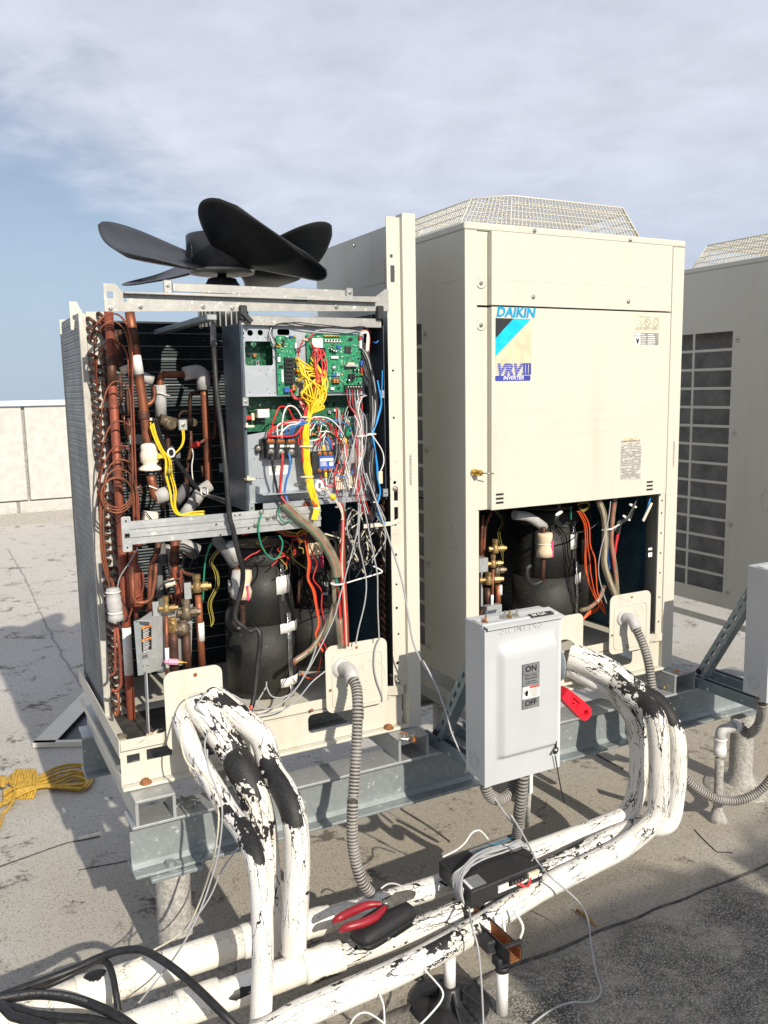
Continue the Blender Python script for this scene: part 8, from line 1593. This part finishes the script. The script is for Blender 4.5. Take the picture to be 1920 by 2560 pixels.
m = MB(); q_ = [c0+da*.02+db*.02, c0+da*1.25, c0+da*1.25+db*.75, c0+db*.75]; m.mesh([V(p.x, p.y, ROOF+.006) for p in q_]+[V(p.x, p.y, ROOF+.002) for p in q_], [(0, 1, 2, 3), (7, 6, 5, 4)]); m.build('sheet', 'dark_steel', px)  # dark sheet: shade inside the cream cover put into its colour

# ================================================================ LOOSE WIRES
def cable(label, ctrl, r, mat, name='loose_wire', cat='wire', grp=None, n=10):
    p0 = Vector(ctrl[0]); o = MB().tube(cr(ctrl, n), r, 7).build(name, mat, origin=p0); return tag(o, label, cat, grp)
cable('long grey cable running down past the safety switch and over the service box', pts(zI, [(1335, -30, -.03), (1385, 110, -.05), (1440, 270, -.07), (1490, 430, -.09), (1520, 590, -.11), (1545, 720, -.13), (1600, 830, -.15)])+pts(zS, [(185, 775, -.17), (240, 880, -.22), (285, 1000, -.28), (310, 1090, -.32), (370, 1210, -.37), (440, 1290, -.40), (560, 1460, -.44)])+[at(zT(1520, 200), Y=-.46), at(zT(1600, 330), Y=-.47), at(zG(830, 285), Z=-.318), at(zG(880, 345), Z=-.335), at(zG(935, 392), Z=-.375), at(zG(985, 440), Z=-.43), at(zG(1015, 500), Z=-.50), at(zG(1028, 600), Z=-.57), at(zG(1045, 690), Z=ROOF+.008), at(zG(1062, 755), Z=ROOF+.008), at(zG(1030, 792), Z=ROOF+.008), at(zG(950, 797), Z=ROOF+.008), at(zG(880, 825), Z=ROOF+.008), at(zG(815, 872), Z=ROOF+.008)], .0030, 'grey_wire', 'grey_cable', 'cable')
cable('grey cable dropping from the front corner of the service box', [at(zG(590, 455), Y=-.52), at(zG(600, 520), Y=-.60), at(zG(622, 600), Y=-.64), at(zG(634, 720), Y=-.66), at(zG(642, 880), Y=-.68)], .0030, 'grey_wire', 'grey_cable', 'cable')
cable('white wire sticking up behind the service box', [at(zG(497, 275), Y=-.36), at(zG(545, 250), Y=-.34), at(zG(575, 225), Y=-.33), at(zG(600, 190), Y=-.33), at(zG(625, 180), Y=-.33), at(zG(645, 195), Y=-.33), at(zG(658, 212), Y=-.33)], .0028, 'white_wire')
cable('white wire end curling by the jaws of the pliers', [at(zG(275, 388), Z=-.365), at(zG(300, 372), Z=-.352), at(zG(330, 372), Z=-.345), at(zG(365, 390), Z=-.345)], .0026, 'white_wire')
cable('white wire looping down in front of the black stand base', [at(zG(430, 678), Y=-.60), at(zG(465, 715), Y=-.64), at(zG(495, 755), Y=-.67), at(zG(490, 790), Y=-.68), at(zG(450, 840), Y=-.69), at(zG(405, 885), Y=-.70)], .0026, 'white_wire')
cable('white wire hanging below the front line at the bottom', [at(zG(270, 765), Y=-.62), at(zG(285, 810), Y=-.64), at(zG(288, 885), Y=-.66)], .0024, 'white_wire'); cable('white wire curving in an arc at the very bottom', [at(zG(160, 885), Y=-.66), at(zG(185, 845), Y=-.66), at(zG(225, 832), Y=-.66), at(zG(280, 865), Y=-.66), at(zG(300, 890), Y=-.66)], .0024, 'white_wire')
cl_ = [(640, 925, -.05), (560, 945, -.09), (530, 1050, -.14), (530, 1150, -.19), (560, 1240, -.23), (640, 1300, -.28)]
cable('pale wire trailing over the left cover and down past the beam end', pts(zI, cl_)+[at(zH(925, 260), Y=-.34), at(zH(945, 330), Y=-.36), at(zH(930, 470), Y=-.36), at(zH(890, 620), Y=-.36), at(zH(830, 770), Y=-.35), at(zH(760, 850), Y=-.33), at(zH(660, 910), Y=-.30), at(zH(540, 980), Z=-.36)], .0026, 'cream_wire')
cable('second pale wire hanging from the left lines down to the coated sleeve', [at(zH(895, 40), Y=-.30), at(zH(900, 120), Y=-.33), at(zH(930, 200), Y=-.36), at(zH(960, 300), Y=-.40), at(zH(945, 480), Y=-.40), at(zH(900, 640), Y=-.40), at(zH(845, 780), Y=-.40), at(zH(780, 900), Y=-.40), at(zH(700, 1010), Z=-.365), at(zH(600, 1135), Z=-.36)], .0024, 'grey_wire')
cable('pale wire curling on the mouth of the left cover', pts(zI, [(640, 925, -.06), (615, 960, -.075), (600, 990, -.085), (640, 1040, -.10), (648, 1090, -.12), (632, 1150, -.16), (640, 1230, -.20), (650, 1300, -.24), (690, 1390, -.30)]), .0026, 'grey_wire')
cable('grey wire crossing behind the left lines to the roof', [at(zH(1030, 465), Y=-.30), at(zH(960, 560), Y=-.30), at(zH(900, 690), Y=-.29), at(zH(800, 820), Y=-.28), at(zH(700, 890), Y=-.28)], .0024, 'grey_wire')
# bits on the roof
p = at(zG(975, 465), Z=ROOF+.01); q = at(zG(1045, 522), Z=ROOF+.006); tag(MB().tube([p, p.lerp(q, .5)+V(0, 0, .006), q], [.005, .007, .003], 6).build('twig', 'leaf_dry'), 'small brown twig lying on the roof right of the lines', 'twig')
for (x, y, lb_) in ((745, 690, 'black grommet on the roof beside the round stand base'), ):
    p = at(zG(410, 705), Z=ROOF+.006); tag(MB().tube([p+V(.010*cos(t_*pi/8), .010*sin(t_*pi/8), 0) for t_ in range(16)], .005, 8, closed=True).build('grommet', 'black_rubber', origin=p), lb_, 'grommet')
